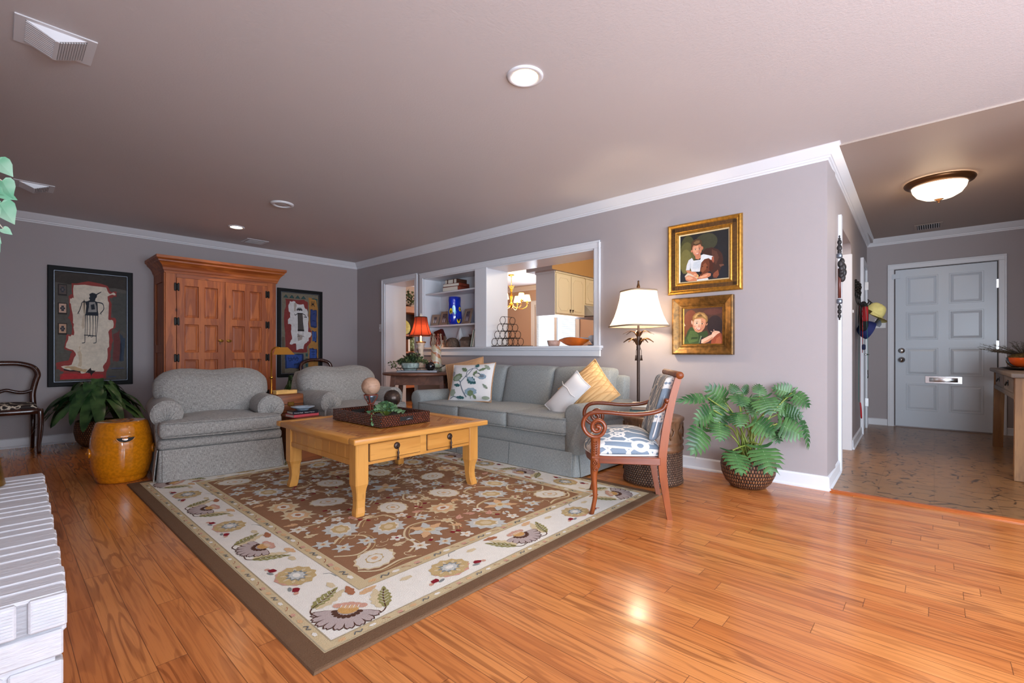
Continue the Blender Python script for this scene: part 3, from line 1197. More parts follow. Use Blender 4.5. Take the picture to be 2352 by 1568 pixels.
# dining window (bright, with white blinds)
b = MB()
casing(b, WY0, WY1, WZ1, 0.09, WZ0 - 0.05, EX)
b.box(EX + 0.02, EX + 0.06, WY0, WY0 + 0.04, WZ0, WZ1); b.box(EX + 0.02, EX + 0.06, WY1 - 0.04, WY1, WZ0, WZ1)
b.box(EX + 0.02, EX + 0.06, (WY0 + WY1) / 2 - 0.03, (WY0 + WY1) / 2 + 0.03, WZ0, WZ1)
b.box(EX + 0.02, EX + 0.06, WY0, WY1, WZ0, WZ0 + 0.04); b.box(EX + 0.02, EX + 0.06, WY0, WY1, WZ1 - 0.04, WZ1)
win = struct('window_1', b, M['white_trim'], origin='world')
b = MB(); b.box(EX + 0.035, EX + 0.04, WY0 + 0.03, WY1 - 0.03, WZ0 + 0.03, WZ1 - 0.03); b.build('pane', M['window_glass'], win)
for (y0, y1, lab) in ((WY0 + 0.02, 5.72, 'white slatted blind on the right pane of the dining window'), (6.30, WY1 - 0.02, 'narrow white slatted blind at the left edge of the dining window')):
    r = thing('window_blind', lab, 'blind', (EX + 0.005, (y0 + y1) / 2, WZ0), 0, 'blinds of the dining window')
    b = MB()
    for k in range(27):
        z = 0.03 + k * 0.038
        b.box(-0.012, 0.012, y0 - (y0 + y1) / 2, y1 - (y0 + y1) / 2, z, z + 0.004, M=None)
    b.build('slat', M['plastic_white'], r)
    b = MB(); b.box(-0.018, 0.018, y0 - (y0 + y1) / 2, y1 - (y0 + y1) / 2, 1.06, 1.10); b.build('head_rail', M['plastic_white'], r)

# glass door behind the camera for daylight, and an unseen window added for fill
b = MB()
for y in (-3.45, -2.1, -0.72):
    b.box(-0.70, -0.62, y, y + 0.07, 0, 2.15)
b.box(-0.70, -0.62, -3.45, -0.65, 2.08, 2.15); b.box(-0.70, -0.62, -3.45, -0.65, 0, 0.08)
d3 = struct('door_3', b, M['white_trim'], origin='world')
b = MB(); b.box(-0.665, -0.66, -3.4, -0.7, 0.05, 2.1); b.build('pane', M['window_glass'], d3)
b = MB()
for x in (0.2, 1.57, 2.94): b.box(x, x + 0.06, -4.08, -4.02, 0.6, 2.12)
b.box(0.2, 3.0, -4.08, -4.02, 0.6, 0.66); b.box(0.2, 3.0, -4.08, -4.02, 2.06, 2.12)
w2 = struct('added_window', b, M['white_trim'], origin='world')
b = MB(); b.box(0.24, 2.96, -4.052, -4.048, 0.63, 2.09); b.build('pane', M['window_glass'], w2)

# wall plates
def plate(name, label, cat, c, d, toggles, axis):
    r = thing(name, label, cat, c)
    b = MB(); b.cbox((0, 0, 0), d, b=0.003); b.build('plate', M['plastic_white'], r)
    for t in toggles:
        b = MB(); b.cbox(t, (0.012, 0.010, 0.022)); b.build('toggle', M['plastic_white'], r)
    return r


plate('light_switch', 'white double switch plate left of the white doorway casing', 'switch', (WX - 0.004, 6.32, 1.363), (0.008, 0.078, 0.118), [(-0.008, -0.018, 0), (-0.008, 0.018, 0)], 'x')
plate('light_switch', 'white double switch plate beside the white front door', 'switch', (EX - 0.004, 0.528, 1.366), (0.008, 0.115, 0.118), [(-0.008, -0.02, 0), (-0.008, 0.02, 0)], 'x')
plate('thermostat_hook', 'small white wall hook by the lit passage in the hall', 'hook', (5.82, HY_(5.82) - 0.006, 1.40), (0.02, 0.012, 0.03), [], 'x')

# ceiling fittings
def recessed(x, y, r, label, power):
    t = thing('recessed_light', label, 'ceiling light', (x, y, CH), 0, 'recessed ceiling lights')
    b = MB(); b.lathe([(r, 0.0), (r, -0.006), (r * 0.9, -0.010), (r * 0.72, -0.008), (r * 0.70, -0.001)], 40, caps=False); b.build('trim_ring', M['white_trim'], t)
    b = MB(); b.lathe([(r * 0.71, -0.0022), (r * 0.5, -0.0045), (r * 0.0, -0.005)], 32, caps=False); b.build('bulb', M['recessed_glow'], t)
    spot('recessed_beam', (x, y, CH - 0.03), power, (1.0, 0.80, 0.58), 130, 1.0, 0.06)


recessed(1.868, 1.600, 0.096, 'lit white recessed ceiling light near the middle of the ceiling', 24)
recessed(1.858, 6.000, 0.085, 'small lit recessed ceiling light in front of the pine armoire', 17)
t = thing('ceiling_speaker', 'unlit round white ceiling fitting between the two lit recessed lights', 'ceiling fitting', (1.872, 4.737, CH))
b = MB(); b.lathe([(0.105, 0.0), (0.105, -0.008), (0.09, -0.016), (0.072, -0.016), (0.068, -0.004)], 36, caps=False); b.build('ring', M['white_trim'], t)
b = MB(); b.lathe([(0.069, -0.004), (0.04, -0.012), (0.0, -0.012)], 28, caps=False); b.build('grille', M['ceiling_paint'], t)


def vent(loc, label, sx, sy, rotz=0, peak=0.045, n1=11, n2=10, mat='white_trim'):
    t = thing('ceiling_vent', label, 'vent', loc, rotz, 'ceiling air vents')
    b = MB(); b.box(-sx, sx, -sy, sy, -0.006, 0.0, b=0.002); b.build('plate', M[mat], t)
    ix, iy = sx - 0.035, sy - 0.025
    if peak > 0:
        b = MB()
        # shallow two-sided diffuser: closed side cheeks and a central ridge bar
        for s in (-1, 1):
            y = s * iy
            b.add([(-ix, y, -0.006), (ix, y, -0.006), (0.0, y * 0.93, -peak), (-ix, y * 0.97, -0.006), (ix, y * 0.97, -0.006), (0, y * 0.90, -peak)],
                  [(0, 1, 2), (5, 4, 3), (0, 2, 5, 3), (1, 4, 5, 2)])
        b.box(-0.008, 0.008, -iy * 0.9, iy * 0.9, -peak, -peak + 0.012)
        b.build('cheek', M[mat], t)
        b = MB()
        b.add([(-ix, -iy, -0.0065), (ix, -iy, -0.0065), (ix, iy, -0.0065), (-ix, iy, -0.0065)], [(0, 3, 2, 1)])
        b.build('dark_throat', M['dark_gap'], t)
        for k in range(n1):                      # slats running along the left slope
            y = -iy * 0.86 + k * iy * 1.72 / (n1 - 1)
            b = MB()
            w = iy * 0.055
            b.loft([[(-ix, y - w, -0.008), (-ix, y + w, -0.008), (-ix, y + w * 0.3, -0.002), (-ix, y - w * 1.6, -0.002)],
                    [(-0.008, y - w, -peak + 0.002), (-0.008, y + w, -peak + 0.002), (-0.008, y + w * 0.3, -peak + 0.010), (-0.008, y - w * 1.6, -peak + 0.010)]])
            b.build('slat', M[mat], t)
        for k in range(n2):                      # slats standing across the right slope
            f = (k + 0.6) / n2
            x, z = 0.008 + (ix - 0.01) * f, lerp(-peak, -0.008, f)
            b = MB(); b.box(x - 0.0035, x + 0.0035, -iy * 0.88, iy * 0.88, z - 0.001, z + 0.012, M=None)
            b.build('slat', M['grey_metal_slat'], t)
    else:
        b = MB(); b.box(-ix, ix, -iy, iy, -0.008, -0.0055); b.build('dark_throat', M['dark_gap'], t)
        for k in range(n1):
            y = -iy + (k + 0.5) * 2 * iy / n1
            b = MB(); b.box(-ix, ix, y - 0.004, y + 0.004, -0.011, -0.006); b.build('slat', M['grey_metal_slat'], t)
    return t


vent((0.182, 3.045, CH), 'large white two-way ceiling vent in the upper left corner of the photo', 0.135, 0.13, 0, 0.05)
vent((0.212, 5.835, CH), 'small white two-way ceiling vent above the tall tribal painting on the left', 0.126, 0.124, 0, 0.045, 9, 8)
vent((2.26, 6.60, CH), 'flat white ceiling vent between the pine armoire and the crown moulding', 0.13, 0.13, 0, 0, 12)
vent((7.36, 0.05, 2.4725), 'painted ceiling vent in front of the white front door', 0.15, 0.125, 0, 0, 10, 8, 'hall_ceiling_paint')

# hall flush light
t = thing('flush_ceiling_light', 'lit bowl ceiling light with a bronze rim in the entry hall', 'ceiling light', (5.37, -0.03, 2.441))
b = MB(); b.lathe([(0.228, 0.0), (0.232, -0.010), (0.222, -0.026), (0.196, -0.040), (0.182, -0.046), (0.178, -0.040)], 40, caps=False); b.build('rim', M['bronze'], t)
b = MB(); b.lathe([(0.18, -0.042), (0.172, -0.075), (0.145, -0.115), (0.10, -0.142), (0.05, -0.155), (0.0, -0.158)], 36, caps=False); b.build('glass_bowl', M['bowl_glass_glow'], t)
b = MB(); b.lathe([(0.034, -0.153), (0.03, -0.160), (0.012, -0.166), (0.008, -0.174), (0.011, -0.180), (0.0, -0.186)], 16, caps=False); b.build('finial', M['bronze'], t)
spot('hall_light', (5.37, -0.03, 2.24), 9, (1.0, 0.78, 0.52), 175, 0.6, 0.12)
point('hall_glow', (5.37, -0.03, 2.20), 4, (1.0, 0.72, 0.42), 0.14)
# ------------------------------------------------------------------ seating
def skirt_mb(w, yf, yb, z0, z1, flare=0.012, pleats=(), n=40, wob=0.004, top=True):
    """closed cloth skirt round a rectangle, with inverted pleats at the corners and at the given x on the front"""
    b = MB()
    per = []
    hw = w / 2
    sides = [((-hw, yf), (hw, yf)), ((hw, yf), (hw, yb)), ((hw, yb), (-hw, yb)), ((-hw, yb), (-hw, yf))]
    for si, (p, q) in enumerate(sides):
        L = sqrt((q[0] - p[0]) ** 2 + (q[1] - p[1]) ** 2)
        dx, dy = (q[0] - p[0]) / L, (q[1] - p[1]) / L
        nx, ny = dy, -dx
        ts = sorted(set([i / n for i in range(n + 1)] + [t for c in ([0, L] + [x + hw for x in pleats if si == 0]) for t in [(c + e) / L for e in (-0.03, -0.012, -0.005, 0, 0.005, 0.012, 0.03)] if 0 <= t <= 1]))
        for t in ts[:-1]:
            s = t * L
            d = 0.0
            for c in [0, L] + [x + hw for x in pleats if si == 0]:
                e = abs(s - c)
                d += -0.03 * exp(-(e / 0.006) ** 2) if (c not in (0, L)) else 0.0
                d += 0.010 * exp(-((e - 0.025) / 0.02) ** 2)
            d += wob * sin(s * 9 + si) * 1.0
            per.append((p[0] + dx * s, p[1] + dy * s, nx, ny, d))
    m = len(per)
    rows = 6
    vs, fs = [], []
    for r in range(rows + 1):
        t = r / rows
        k = (1 - t)
        for (x, y, nx, ny, d) in per:
            o = flare * k + d * k ** 0.7
            vs.append((x + nx * o, y + ny * o, lerp(z0, z1, t)))
    for r in range(rows):
        for i in range(m):
            i2 = (i + 1) % m
            fs.append((r * m + i, r * m + i2, (r + 1) * m + i2, (r + 1) * m + i))
    fs.append(tuple(rows * m + i for i in range(m)))
    b.add(vs, fs, 0, True)
    return b


def skirt_panels(t, F, spans, yf, w, yb, z0, z1, flare):
    # flat cloth panels hanging in front of the inner skirt, leaving open kick pleats between them
    def sheet(name, a, b_, fn):
        b = MB()
        n = 14
        rows = 5
        def pt(u, v, th):
            s = lerp(a, b_, u)
            o = flare * (1 - v) + 0.003 * sin(u * 11 + v * 2) * (1 - v) + 0.006 + th
            return fn(s, o, lerp(z0, z1, v))
        b.grid(n, rows, lambda u, v: pt(u, v, 0.006)); b.grid(n, rows, lambda u, v: pt(u, v, 0.0))
        for u in (0, 1): b.grid(1, rows, lambda q_, v: pt(u, v, 0.006 * q_))
        b.grid(n, 1, lambda u, q_: pt(u, 0, 0.006 * q_))
        b.build(name, F, t)
    for a, c in spans: sheet('skirt_panel', a, c, lambda s, o, z: (s, yf - o, z))
    for sx in (-1, 1): sheet('skirt_panel', yf + 0.03, yb - 0.02, lambda s, o, z: (sx * (w / 2 + o), s, z))


def piping_rect(w, d, z, y0, r=0.005, rad=0.05, bulge=0.0):
    pts = []
    hw, hd = w / 2, d / 2
    for (cx, cy, a0) in ((hw - rad, hd - rad, 0), (-hw + rad, hd - rad, pi / 2), (-hw + rad, -hd + rad, pi), (hw - rad, -hd + rad, 3 * pi / 2)):
        for k in range(5):
            a = a0 + pi / 2 * k / 4
            pts.append((cx + rad * cos(a), y0 + cy + rad * sin(a), z))
    b = MB(); b.tube(pts, r, 6, closed=True)
    return b


def rolled_arm(sx, yf, yb, cz, r, z_low, x_in, x_out, tilt=0.0):
    """rolled arm along y: scroll section lofted from front to back; sx = -1 / 1 for the side"""
    b = MB()
    def section(y, k):
        pts = []
        cx = sx * (x_in + x_out) / 2
        R = r * k
        for i in range(17):
            a = -pi * 0.30 + (pi * 1.60) * i / 16
            pts.append((cx + sx * R * 1.02 * cos(a) * -1, y, cz + tilt * (y - yf) + R * sin(a)))
        # inner wall down, then outer wall up
        pts.append((sx * (x_out - 0.02), y, cz - R * 0.9))
        pts.append((sx * (x_out - 0.03), y, z_low))
        pts.append((sx * (x_in + 0.01), y, z_low))
        pts.append((sx * (x_in + 0.01), y, cz - R * 0.7))
        return pts
    ys = [yf - 0.012, yf - 0.006, yf + 0.012, lerp(yf, yb, 0.3), lerp(yf, yb, 0.7), yb]
    ks = [0.72, 0.93, 1.0, 1.0, 1.0, 1.0]
    rings = [section(y, k) for y, k in zip(ys, ks)]
    if sx < 0: rings = [rg[::-1] for rg in rings]
    b.loft(rings, 0, True)
    return b


def make_armchair(label, loc, rotz):
    F = M['grey_tweed']
    t = thing('armchair', label, 'armchair', loc, rotz, 'grey tweed armchairs')
    yf, yb, w = -0.44, 0.46, 0.84
    skirt_mb(w, yf, yb, 0.0145, 0.245, 0.012, (), 30, 0.003).build('skirt', F, t)
    b = MB(); b.puff(w + 0.02, (yb - yf), 0.088, 0.036, 8, (0.0, 0.012, 0.0), (0, (yf + yb) / 2 - 0.002, 0.284)); b.build('front_rail', F, t)
    skirt_panels(t, F, [(-0.402, 0.402)], yf, w, yb, 0.0145, 0.248, 0.022)
    # T-shaped seat cushion
    b = MB()
    def tw(x, y, z, qx, qy, qz):
        if y > -0.20: x *= lerp(1.0, 0.66, sstep(-0.22, -0.17, y))
        z += 0.02 * (1 - qx * qx) * (1 - (qy) ** 2) * (1 if qz > 0 else 0)
        return (x, y, z)
    b.puff(0.845, 0.80, 0.118, 0.032, 14, (0.006, 0.012, 0.008), (0, 0, 0), warp=tw)
    for i, p in enumerate(b.v): b.v[i] = (p[0], p[1] - 0.07, p[2] + 0.396)
    sc = b.build('seat_cushion', F, t)
    b = MB()
    for z in (0.450, 0.343):
        q = [(-0.40, -0.27, z), (-0.412, -0.40, z), (-0.395, -0.462, z), (-0.34, -0.475, z), (-0.1, -0.484, z), (0.1, -0.484, z), (0.34, -0.475, z), (0.395, -0.462, z), (0.412, -0.40, z), (0.40, -0.27, z)]
        b.tube(spline(q, 3), 0.005, 6)
    b.build('piping', F, sc)
    for s in (-1, 1):
        a = rolled_arm(s, -0.32, 0.40, 0.505, 0.105, 0.24, 0.27, 0.462, 0.0).build('arm', F, t)
        b = MB()
        cx = s * 0.366
        for k in range(7):                       # gathered pleats fanning over the arm front
            an = pi * (0.02 + 0.16 * k)
            b.tube([(cx - s * 0.0, -0.335, 0.44), (cx + 0.05 * cos(an), -0.3345, 0.47 + 0.06 * sin(an)), (cx + 0.098 * cos(an), -0.322, 0.505 + 0.096 * sin(an))], [0.002, 0.004, 0.002], 5)
        b.tube([(cx + 0.103 * cos(a_), -0.318, 0.505 + 0.103 * sin(a_)) for a_ in [(-0.25 + 1.5 * k / 16) * pi for k in range(17)]], 0.0045, 6)
        b.build('arm_front_piping', F, a)
    b = MB()
    def bw(x, y, z, qx, qy, qz):
        return (x * lerp(1.0, 0.90, sstep(0.1, 0.25, z)), y + z * 0.16, z)
    b.puff(0.80, 0.16, 0.56, 0.06, 10, (0, 0.01, 0), (0, 0, 0), warp=bw)
    for i, p in enumerate(b.v): b.v[i] = (p[0], p[1] + 0.375, p[2] + 0.51)
    b.build('back_frame', F, t)
    b = MB()
    def cw(x, y, z, qx, qy, qz):
        k = lerp(0.66, 1.0, sstep(-0.16, 0.02, z))
        top = 0.010 * cos(x * 2 * pi / 0.42) * -1 * sstep(0.05, 0.2, z)
        return (x * k, y + z * 0.22, z + top - 0.016 * sstep(0.28, 0.43, abs(x)) * sstep(0.0, 0.15, z))
    b.puff(0.86, 0.24, 0.43, 0.098, 16, (0.010, 0.04, 0.008), (0, 0, 0), warp=cw)
    for i, p in enumerate(b.v): b.v[i] = (p[0], p[1] + 0.17, p[2] + 0.612)
    bc = b.build('back_cushion', F, t)
    b = MB()
    b.tube(spline([(-0.27, 0.07, 0.47), (-0.33, 0.085, 0.55), (-0.41, 0.115, 0.62), (-0.425, 0.15, 0.70), (-0.37, 0.175, 0.785), (-0.2, 0.19, 0.815), (0.0, 0.185, 0.80), (0.2, 0.19, 0.815), (0.37, 0.175, 0.785), (0.425, 0.15, 0.70), (0.41, 0.115, 0.62), (0.33, 0.085, 0.55), (0.27, 0.07, 0.47)], 5), 0.0048, 6)
    b.build('piping', F, bc)
    return t


ARM1 = make_armchair('grey tweed armchair in front of the pine armoire, beside the amber stool', (1.285, 4.66, 0.0), radians(-8))
dup(ARM1, (2.495, 4.62, 0.0), radians(3), 'grey tweed armchair partly hidden behind the coffee table and globe')

# ---- sofa
def make_sofa():
    F = M['blue_grey_chenille']
    t = thing('sofa', 'blue-grey three-seat sofa with skirt under the wall pass-through', 'sofa', (3.44, 3.09, 0), -pi / 2)
    w, yf, yb = 2.08, -0.43, 0.44
    skirt_mb(w - 0.02, yf, yb, 0.0145, 0.20, 0.010, (), 40, 0.002).build('skirt', F, t)
    skirt_panels(t, F, [(-1.005, -0.345), (-0.335, 0.335), (0.345, 1.005)], yf, w - 0.02, yb, 0.0145, 0.203, 0.018)
    b = MB(); b.puff(w - 0.015, yb - yf, 0.15, 0.03, 8, (0, 0.006, 0), (0, (yf + yb) / 2, 0.262)); b.build('front_rail', F, t)
    for i, x in enumerate((-0.635, 0.0, 0.635)):
        b = MB()
        b.puff(0.628, 0.74, 0.138, 0.034, 10, (0.0, 0.016, 0.016), (x, -0.10, 0.398))
        c = b.build('seat_cushion', F, t)
        b = MB()
        for z in (0.461, 0.337):
            q = [(x - 0.306, 0.15, z), (x - 0.308, -0.40, z), (x - 0.285, -0.463, z), (x - 0.15, -0.477, z + 0.001), (x, -0.483, z), (x + 0.15, -0.477, z + 0.001), (x + 0.285, -0.463, z), (x + 0.308, -0.40, z), (x + 0.306, 0.15, z)]
            b.tube(spline(q, 3), 0.005, 6)
        b.build('piping', F, c)
        b = MB()
        def cw(xx, y, z, qx, qy, qz): return (xx, y + z * 0.26, z)
        b.puff(0.628, 0.19, 0.42, 0.045, 10, (0.004, 0.030, 0.010), (0, 0, 0), warp=cw)
        for k, p in enumerate(b.v): b.v[k] = (p[0] + x, p[1] + 0.275, p[2] + 0.63)
        c = b.build('back_cushion', F, t)
        b = MB()
        q = [(x - 0.30, 0.155, 0.48), (x - 0.304, 0.20, 0.62), (x - 0.30, 0.245, 0.78), (x - 0.26, 0.262, 0.825), (x, 0.262, 0.838), (x + 0.26, 0.262, 0.825), (x + 0.30, 0.245, 0.78), (x + 0.304, 0.20, 0.62), (x + 0.30, 0.155, 0.48)]
        b.tube(spline(q, 4), 0.0052, 6)
        b.build('piping', F, c)
    for s in (-1, 1):
        rolled_arm(s, -0.43, 0.42, 0.49, 0.092, 0.19, 0.93, 1.10, -0.02).build('arm', F, t)
    b = MB()
    def bw(x, y, z, qx, qy, qz): return (x, y + z * 0.1, z)
    b.puff(2.06, 0.14, 0.58, 0.035, 10, (0, 0, 0), (0, 0, 0), warp=bw)
    for k, p in enumerate(b.v): b.v[k] = (p[0], p[1] + 0.375, p[2] + 0.485)
    b.build('back_frame', F, t)
    return t


make_sofa()


# ---- throw pillows: soft square cushions with drawn-out corners
def pillow_mb(w, h, th, n=14, pinch=0.06):
    b = MB()
    def front(s):
        def fn(u, v):
            a, c = 2 * u - 1, 2 * v - 1
            f = max(0.0, (1 - abs(a) ** 2.4) * (1 - abs(c) ** 2.4)) ** 0.55
            e = 1 - pinch * ((1 - a * a) * (abs(c) ** 3)); g = 1 - pinch * ((1 - c * c) * (abs(a) ** 3))
            return (a * w / 2 * g, s * th / 2 * f, c * h / 2 * e)
        return fn
    b.grid(n, n, front(-1)); b.grid(n, n, front(1))
    return b


def put_pillow(name, label, w, h, th, mat, Mx, group=None, extra=None):
    t = thing(name, label, 'pillow', (0, 0, 0), 0, group)
    t.matrix_world = Mx
    pillow_mb(w, h, th).build('cover', mat, t)
    b = MB()
    e = 0.06
    pts = []
    for (a0, c0, a1, c1) in ((-1, -1, 1, -1), (1, -1, 1, 1), (1, 1, -1, 1), (-1, 1, -1, -1)):
        for k in range(8):
            a, c = lerp(a0, a1, k / 8), lerp(c0, c1, k / 8)
            ee = 1 - e * ((1 - a * a) * (abs(c) ** 3)); g = 1 - e * ((1 - c * c) * (abs(a) ** 3))
            pts.append((a * w / 2 * g, 0, c * h / 2 * ee))
    b.tube(pts, 0.006, 6, closed=True)
    b.build('edge_cord', extra or mat, t)
    return t


# left pair: tan linen behind the embroidered floral one (local -Y faces the room)
put_pillow('throw_pillow', 'tan linen throw pillow behind the floral pillow on the sofa', 0.46, 0.46, 0.14, M['tan_linen'], T(3.56, 3.93, 0.675, radians(-20), radians(-12), radians(-60)))
FP = put_pillow('throw_pillow', 'cream throw pillow embroidered with green and blue flowers on the sofa', 0.50, 0.44, 0.15, M['white_cotton'], T(3.38, 3.64, 0.662, radians(-24), radians(-3), radians(-68)), None, M['tan_linen'])


def pillow_surf(w, h, th):
    def fn(x, y, hh):
        a, c = 2 * x / w, 2 * y / h
        f = max(0.0, (1 - min(1, abs(a)) ** 2.4) * (1 - min(1, abs(c)) ** 2.4)) ** 0.55
        return (x, -th / 2 * f - 0.0025 - hh, y)
    return fn


P = Paint(pillow_surf(0.50, 0.44, 0.15), 0.0012)
# traced from the photo: 0..1 across, 0..1 down over the pillow front
def q(u, v): return ((u - 0.5) * 0.47, (0.5 - v) * 0.41)
ST, GR, TE, BL, SG, DK = srgb(112, 122, 132), srgb(112, 128, 96), srgb(58, 96, 98), srgb(140, 160, 172), srgb(146, 156, 138), srgb(46, 66, 64)
P.curve([q(.47, .93), q(.40, .82), (q(.33, .66)), q(.30, .55), q(.36, .46), q(.42, .36), q(.43, .25), q(.55, .16)], (0.012, 0.007), ST, 1)
P.curve([q(.42, .40), q(.50, .28), q(.56, .17), q(.63, .16), q(.70, .22)], (0.008, 0.006), ST, 1)
P.curve([q(.30, .55), q(.24, .48)], 0.010, ST, 1); P.curve([q(.40, .40), q(.48, .42)], 0.007, ST, 1)
P.curve([q(.05, .95), q(.16, .90), q(.28, .97)], 0.008, ST, 1)
P.ell(*q(.20, .40), .058, .040, GR, 2, .35, 18, .07); P.ell(*q(.20, .42), .040, .026, SG, 3, .35, 12)
P.leaf(*q(.42, .24), 2.6, .085, .045, GR, 2, 3, DK)
P.leaf(*q(.46, .44), -.55, .125, .075, TE, 2, 4, DK); P.leaf(*q(.47, .42), -.55, .10, .04, BL, 3, 4)
P.ell(*q(.80, .40), .045, .032, BL, 2, -.1, 16, .05); P.ell(*q(.80, .39), .024, .017, ST, 3); P.ell(*q(.69, .36), .036, .026, DK, 2, -.2, 12); P.ell(*q(.69, .37), .030, .020, srgb(214, 208, 200), 3, -.2, 12)
P.leaf(*q(.63, .14), 1.3, .05, .05, TE, 2, 2); P.leaf(*q(.60, .38), 1.1, .07, .04, GR, 2, 2); P.leaf(*q(.70, .24), .4, .10, .03, GR, 2, 3)
P.ell(*q(.57, .80), .070, .038, BL, 2, 0, 16, .08); P.ell(*q(.57, .84), .036, .030, GR, 3, 0, 12, .1); P.curve([q(.57, .9), q(.57, .97)], .006, ST, 2)
P.leaf(*q(.30, .64), 2.9, .085, .035, TE, 2, 2); P.ell(*q(.11, .80), .036, .040, SG, 2, .4, 12, .12); P.leaf(*q(.42, .95), 3.0, .10, .03, TE, 2, 2)
P.leaf(*q(.95, .72), 2.4, .075, .03, SG, 2, 2, DK); P.leaf(*q(.95, .20), 2.4, .09, .04, SG, 2, 2); P.leaf(*q(.70, .98), 2.2, .06, .03, GR, 2); P.ell(*q(.92, .95), .04, .018, SG, 2); P.ell(*q(.07, .28), .018, .026, srgb(150, 146, 150), 2)
P.mb.build('embroidery', M['printed_linen'], FP)
# right pair
put_pillow('throw_pillow', 'gold quilted throw pillow leaning on the right end of the sofa', 0.46, 0.44, 0.17, M['gold_matelasse'], T(3.50, 2.27, 0.635, radians(-34), radians(40), radians(-112)))
t = put_pillow('throw_pillow', 'small white bolster pillow lying against the gold quilted pillow', 0.21, 0.42, 0.12, M['white_cotton'], T(3.28, 2.335, 0.61, radians(-26), radians(36), radians(-106)))
b = MB()
b.tube([(-0.105, -0.05, 0.06), (-0.06, -0.066, 0.05), (0.0, -0.07, 0.062), (0.06, -0.066, 0.05), (0.105, -0.05, 0.06)], 0.004, 6); b.build('flap_fold', M['white_cotton'], t)

# ---- coffee table
def make_coffee_table():
    t = thing('coffee_table', 'square honey-coloured wooden coffee table on the rug', 'coffee table', (1.897, 2.998, 0.0138), 0.0)
    hx, hy = 0.536, 0.556
    for (x0, x1, y0, y1) in ((-hx, hx, -hy, -hy + 0.075), (-hx, hx, hy - 0.075, hy)):
        b = MB(); b.box(x0, x1, y0, y1, 0.434, 0.470, b=0.008, seg=2); b.build('top_rail', M['honey_wood_x'], t)
    for (x0, x1) in ((-hx, -hx + 0.075), (hx - 0.075, hx)):
        b = MB(); b.box(x0, x1, -hy + 0.07, hy - 0.07, 0.4345, 0.4695, b=0.006, seg=2); b.build('top_rail', M['honey_wood_y'], t)
    b = MB(); b.box(-hx + 0.07, hx - 0.07, -hy + 0.07, hy - 0.07, 0.440, 0.4665); b.build('tabletop', M['chevron_parquet'], t)
    lx, ly = 0.492, 0.496
    for y0 in (-ly + 0.012, ly - 0.04):
        b = MB(); b.box(-lx + 0.03, lx - 0.03, y0, y0 + 0.028, 0.295, 0.434); b.build('apron', M['honey_wood_x'], t)
    for s in (-1, 1):
        b = MB()
        x = s * (lx - 0.024)
        b.box(x - 0.012, x + 0.012, -ly + 0.03, ly - 0.03, 0.295, 0.434)
        e = s * (lx - 0.006)
        b.box(min(x, e), max(x, e), -ly + 0.06, ly - 0.06, 0.295, 0.33, b=0.003); b.box(min(x, e), max(x, e), -ly + 0.06, ly - 0.06, 0.405, 0.434, b=0.003)
        for k in range(9):
            y = -0.40 + k * 0.10
            b.box(s * (lx - 0.0115) - 0.0012, s * (lx - 0.0115) + 0.0012, y - 0.047, y + 0.047, 0.33, 0.405, b=0.001)
        b.build('side_panel', M['honey_wood'], t)
    for sx in (-1, 1):
        for sy in (-1, 1):
            b = MB()
            cx, cy = sx * (lx - 0.042), sy * (ly - 0.042)
            rings = []
            for (z, h, o) in ((0.434, 0.042, 0), (0.185, 0.042, 0), (0.165, 0.036, 0.0), (0.135, 0.031, -0.002), (0.09, 0.0285, -0.003), (0.05, 0.028, 0.001), (0.018, 0.030, 0.007), (0.0, 0.028, 0.010)):
                x, y = cx + sx * o, cy + sy * o
                c = 0.006
                rings.append([(x - h + c, y - h, z), (x + h - c, y - h, z), (x + h, y - h + c, z), (x + h, y + h - c, z), (x + h - c, y + h, z), (x - h + c, y + h, z), (x - h, y + h - c, z), (x - h, y - h + c, z)])
            b.loft(rings[::-1], 0, False)
            b.build('leg', M['honey_wood'], t)
    for x0 in (-0.40, 0.03):
        b = MB()
        b.box(x0, x0 + 0.37, -ly - 0.002, -ly + 0.014, 0.317, 0.420, b=0.004)
        d = b.build('drawer', M['honey_wood_x'], t)
        b = MB()
        for (a, c, e, f) in ((x0 - 0.004, x0, 0.313, 0.424), (x0 + 0.37, x0 + 0.374, 0.313, 0.424), (x0, x0 + 0.37, 0.313, 0.317), (x0, x0 + 0.37, 0.420, 0.424)):
            b.box(a, c, -ly + 0.0105, -ly + 0.0135, e, f)
        b.build('gap', M['dark_gap'], d)
        b = MB()
        x = x0 + 0.185
        b.lathe([(0.0, 0.010), (0.018, 0.009), (0.022, 0.004), (0.022, 0.0)], 16, M=T(x, -ly - 0.002, 0.385, pi / 2, 0, 0))
        b.sphere((x, -ly - 0.014, 0.383), 0.008, 10, 6)
        b.tube([(x, -ly - 0.018, 0.378), (x, -ly - 0.020, 0.355), (x, -ly - 0.019, 0.345), (x, -ly - 0.018, 0.325), (x, -ly - 0.017, 0.308)], [0.004, 0.004, 0.008, 0.005, 0.009], 8)
        b.sphere((x, -ly - 0.017, 0.303), 0.008, 10, 6)
        b.build('pendant_pull', M['dark_bronze'], d)
    return t


make_coffee_table()

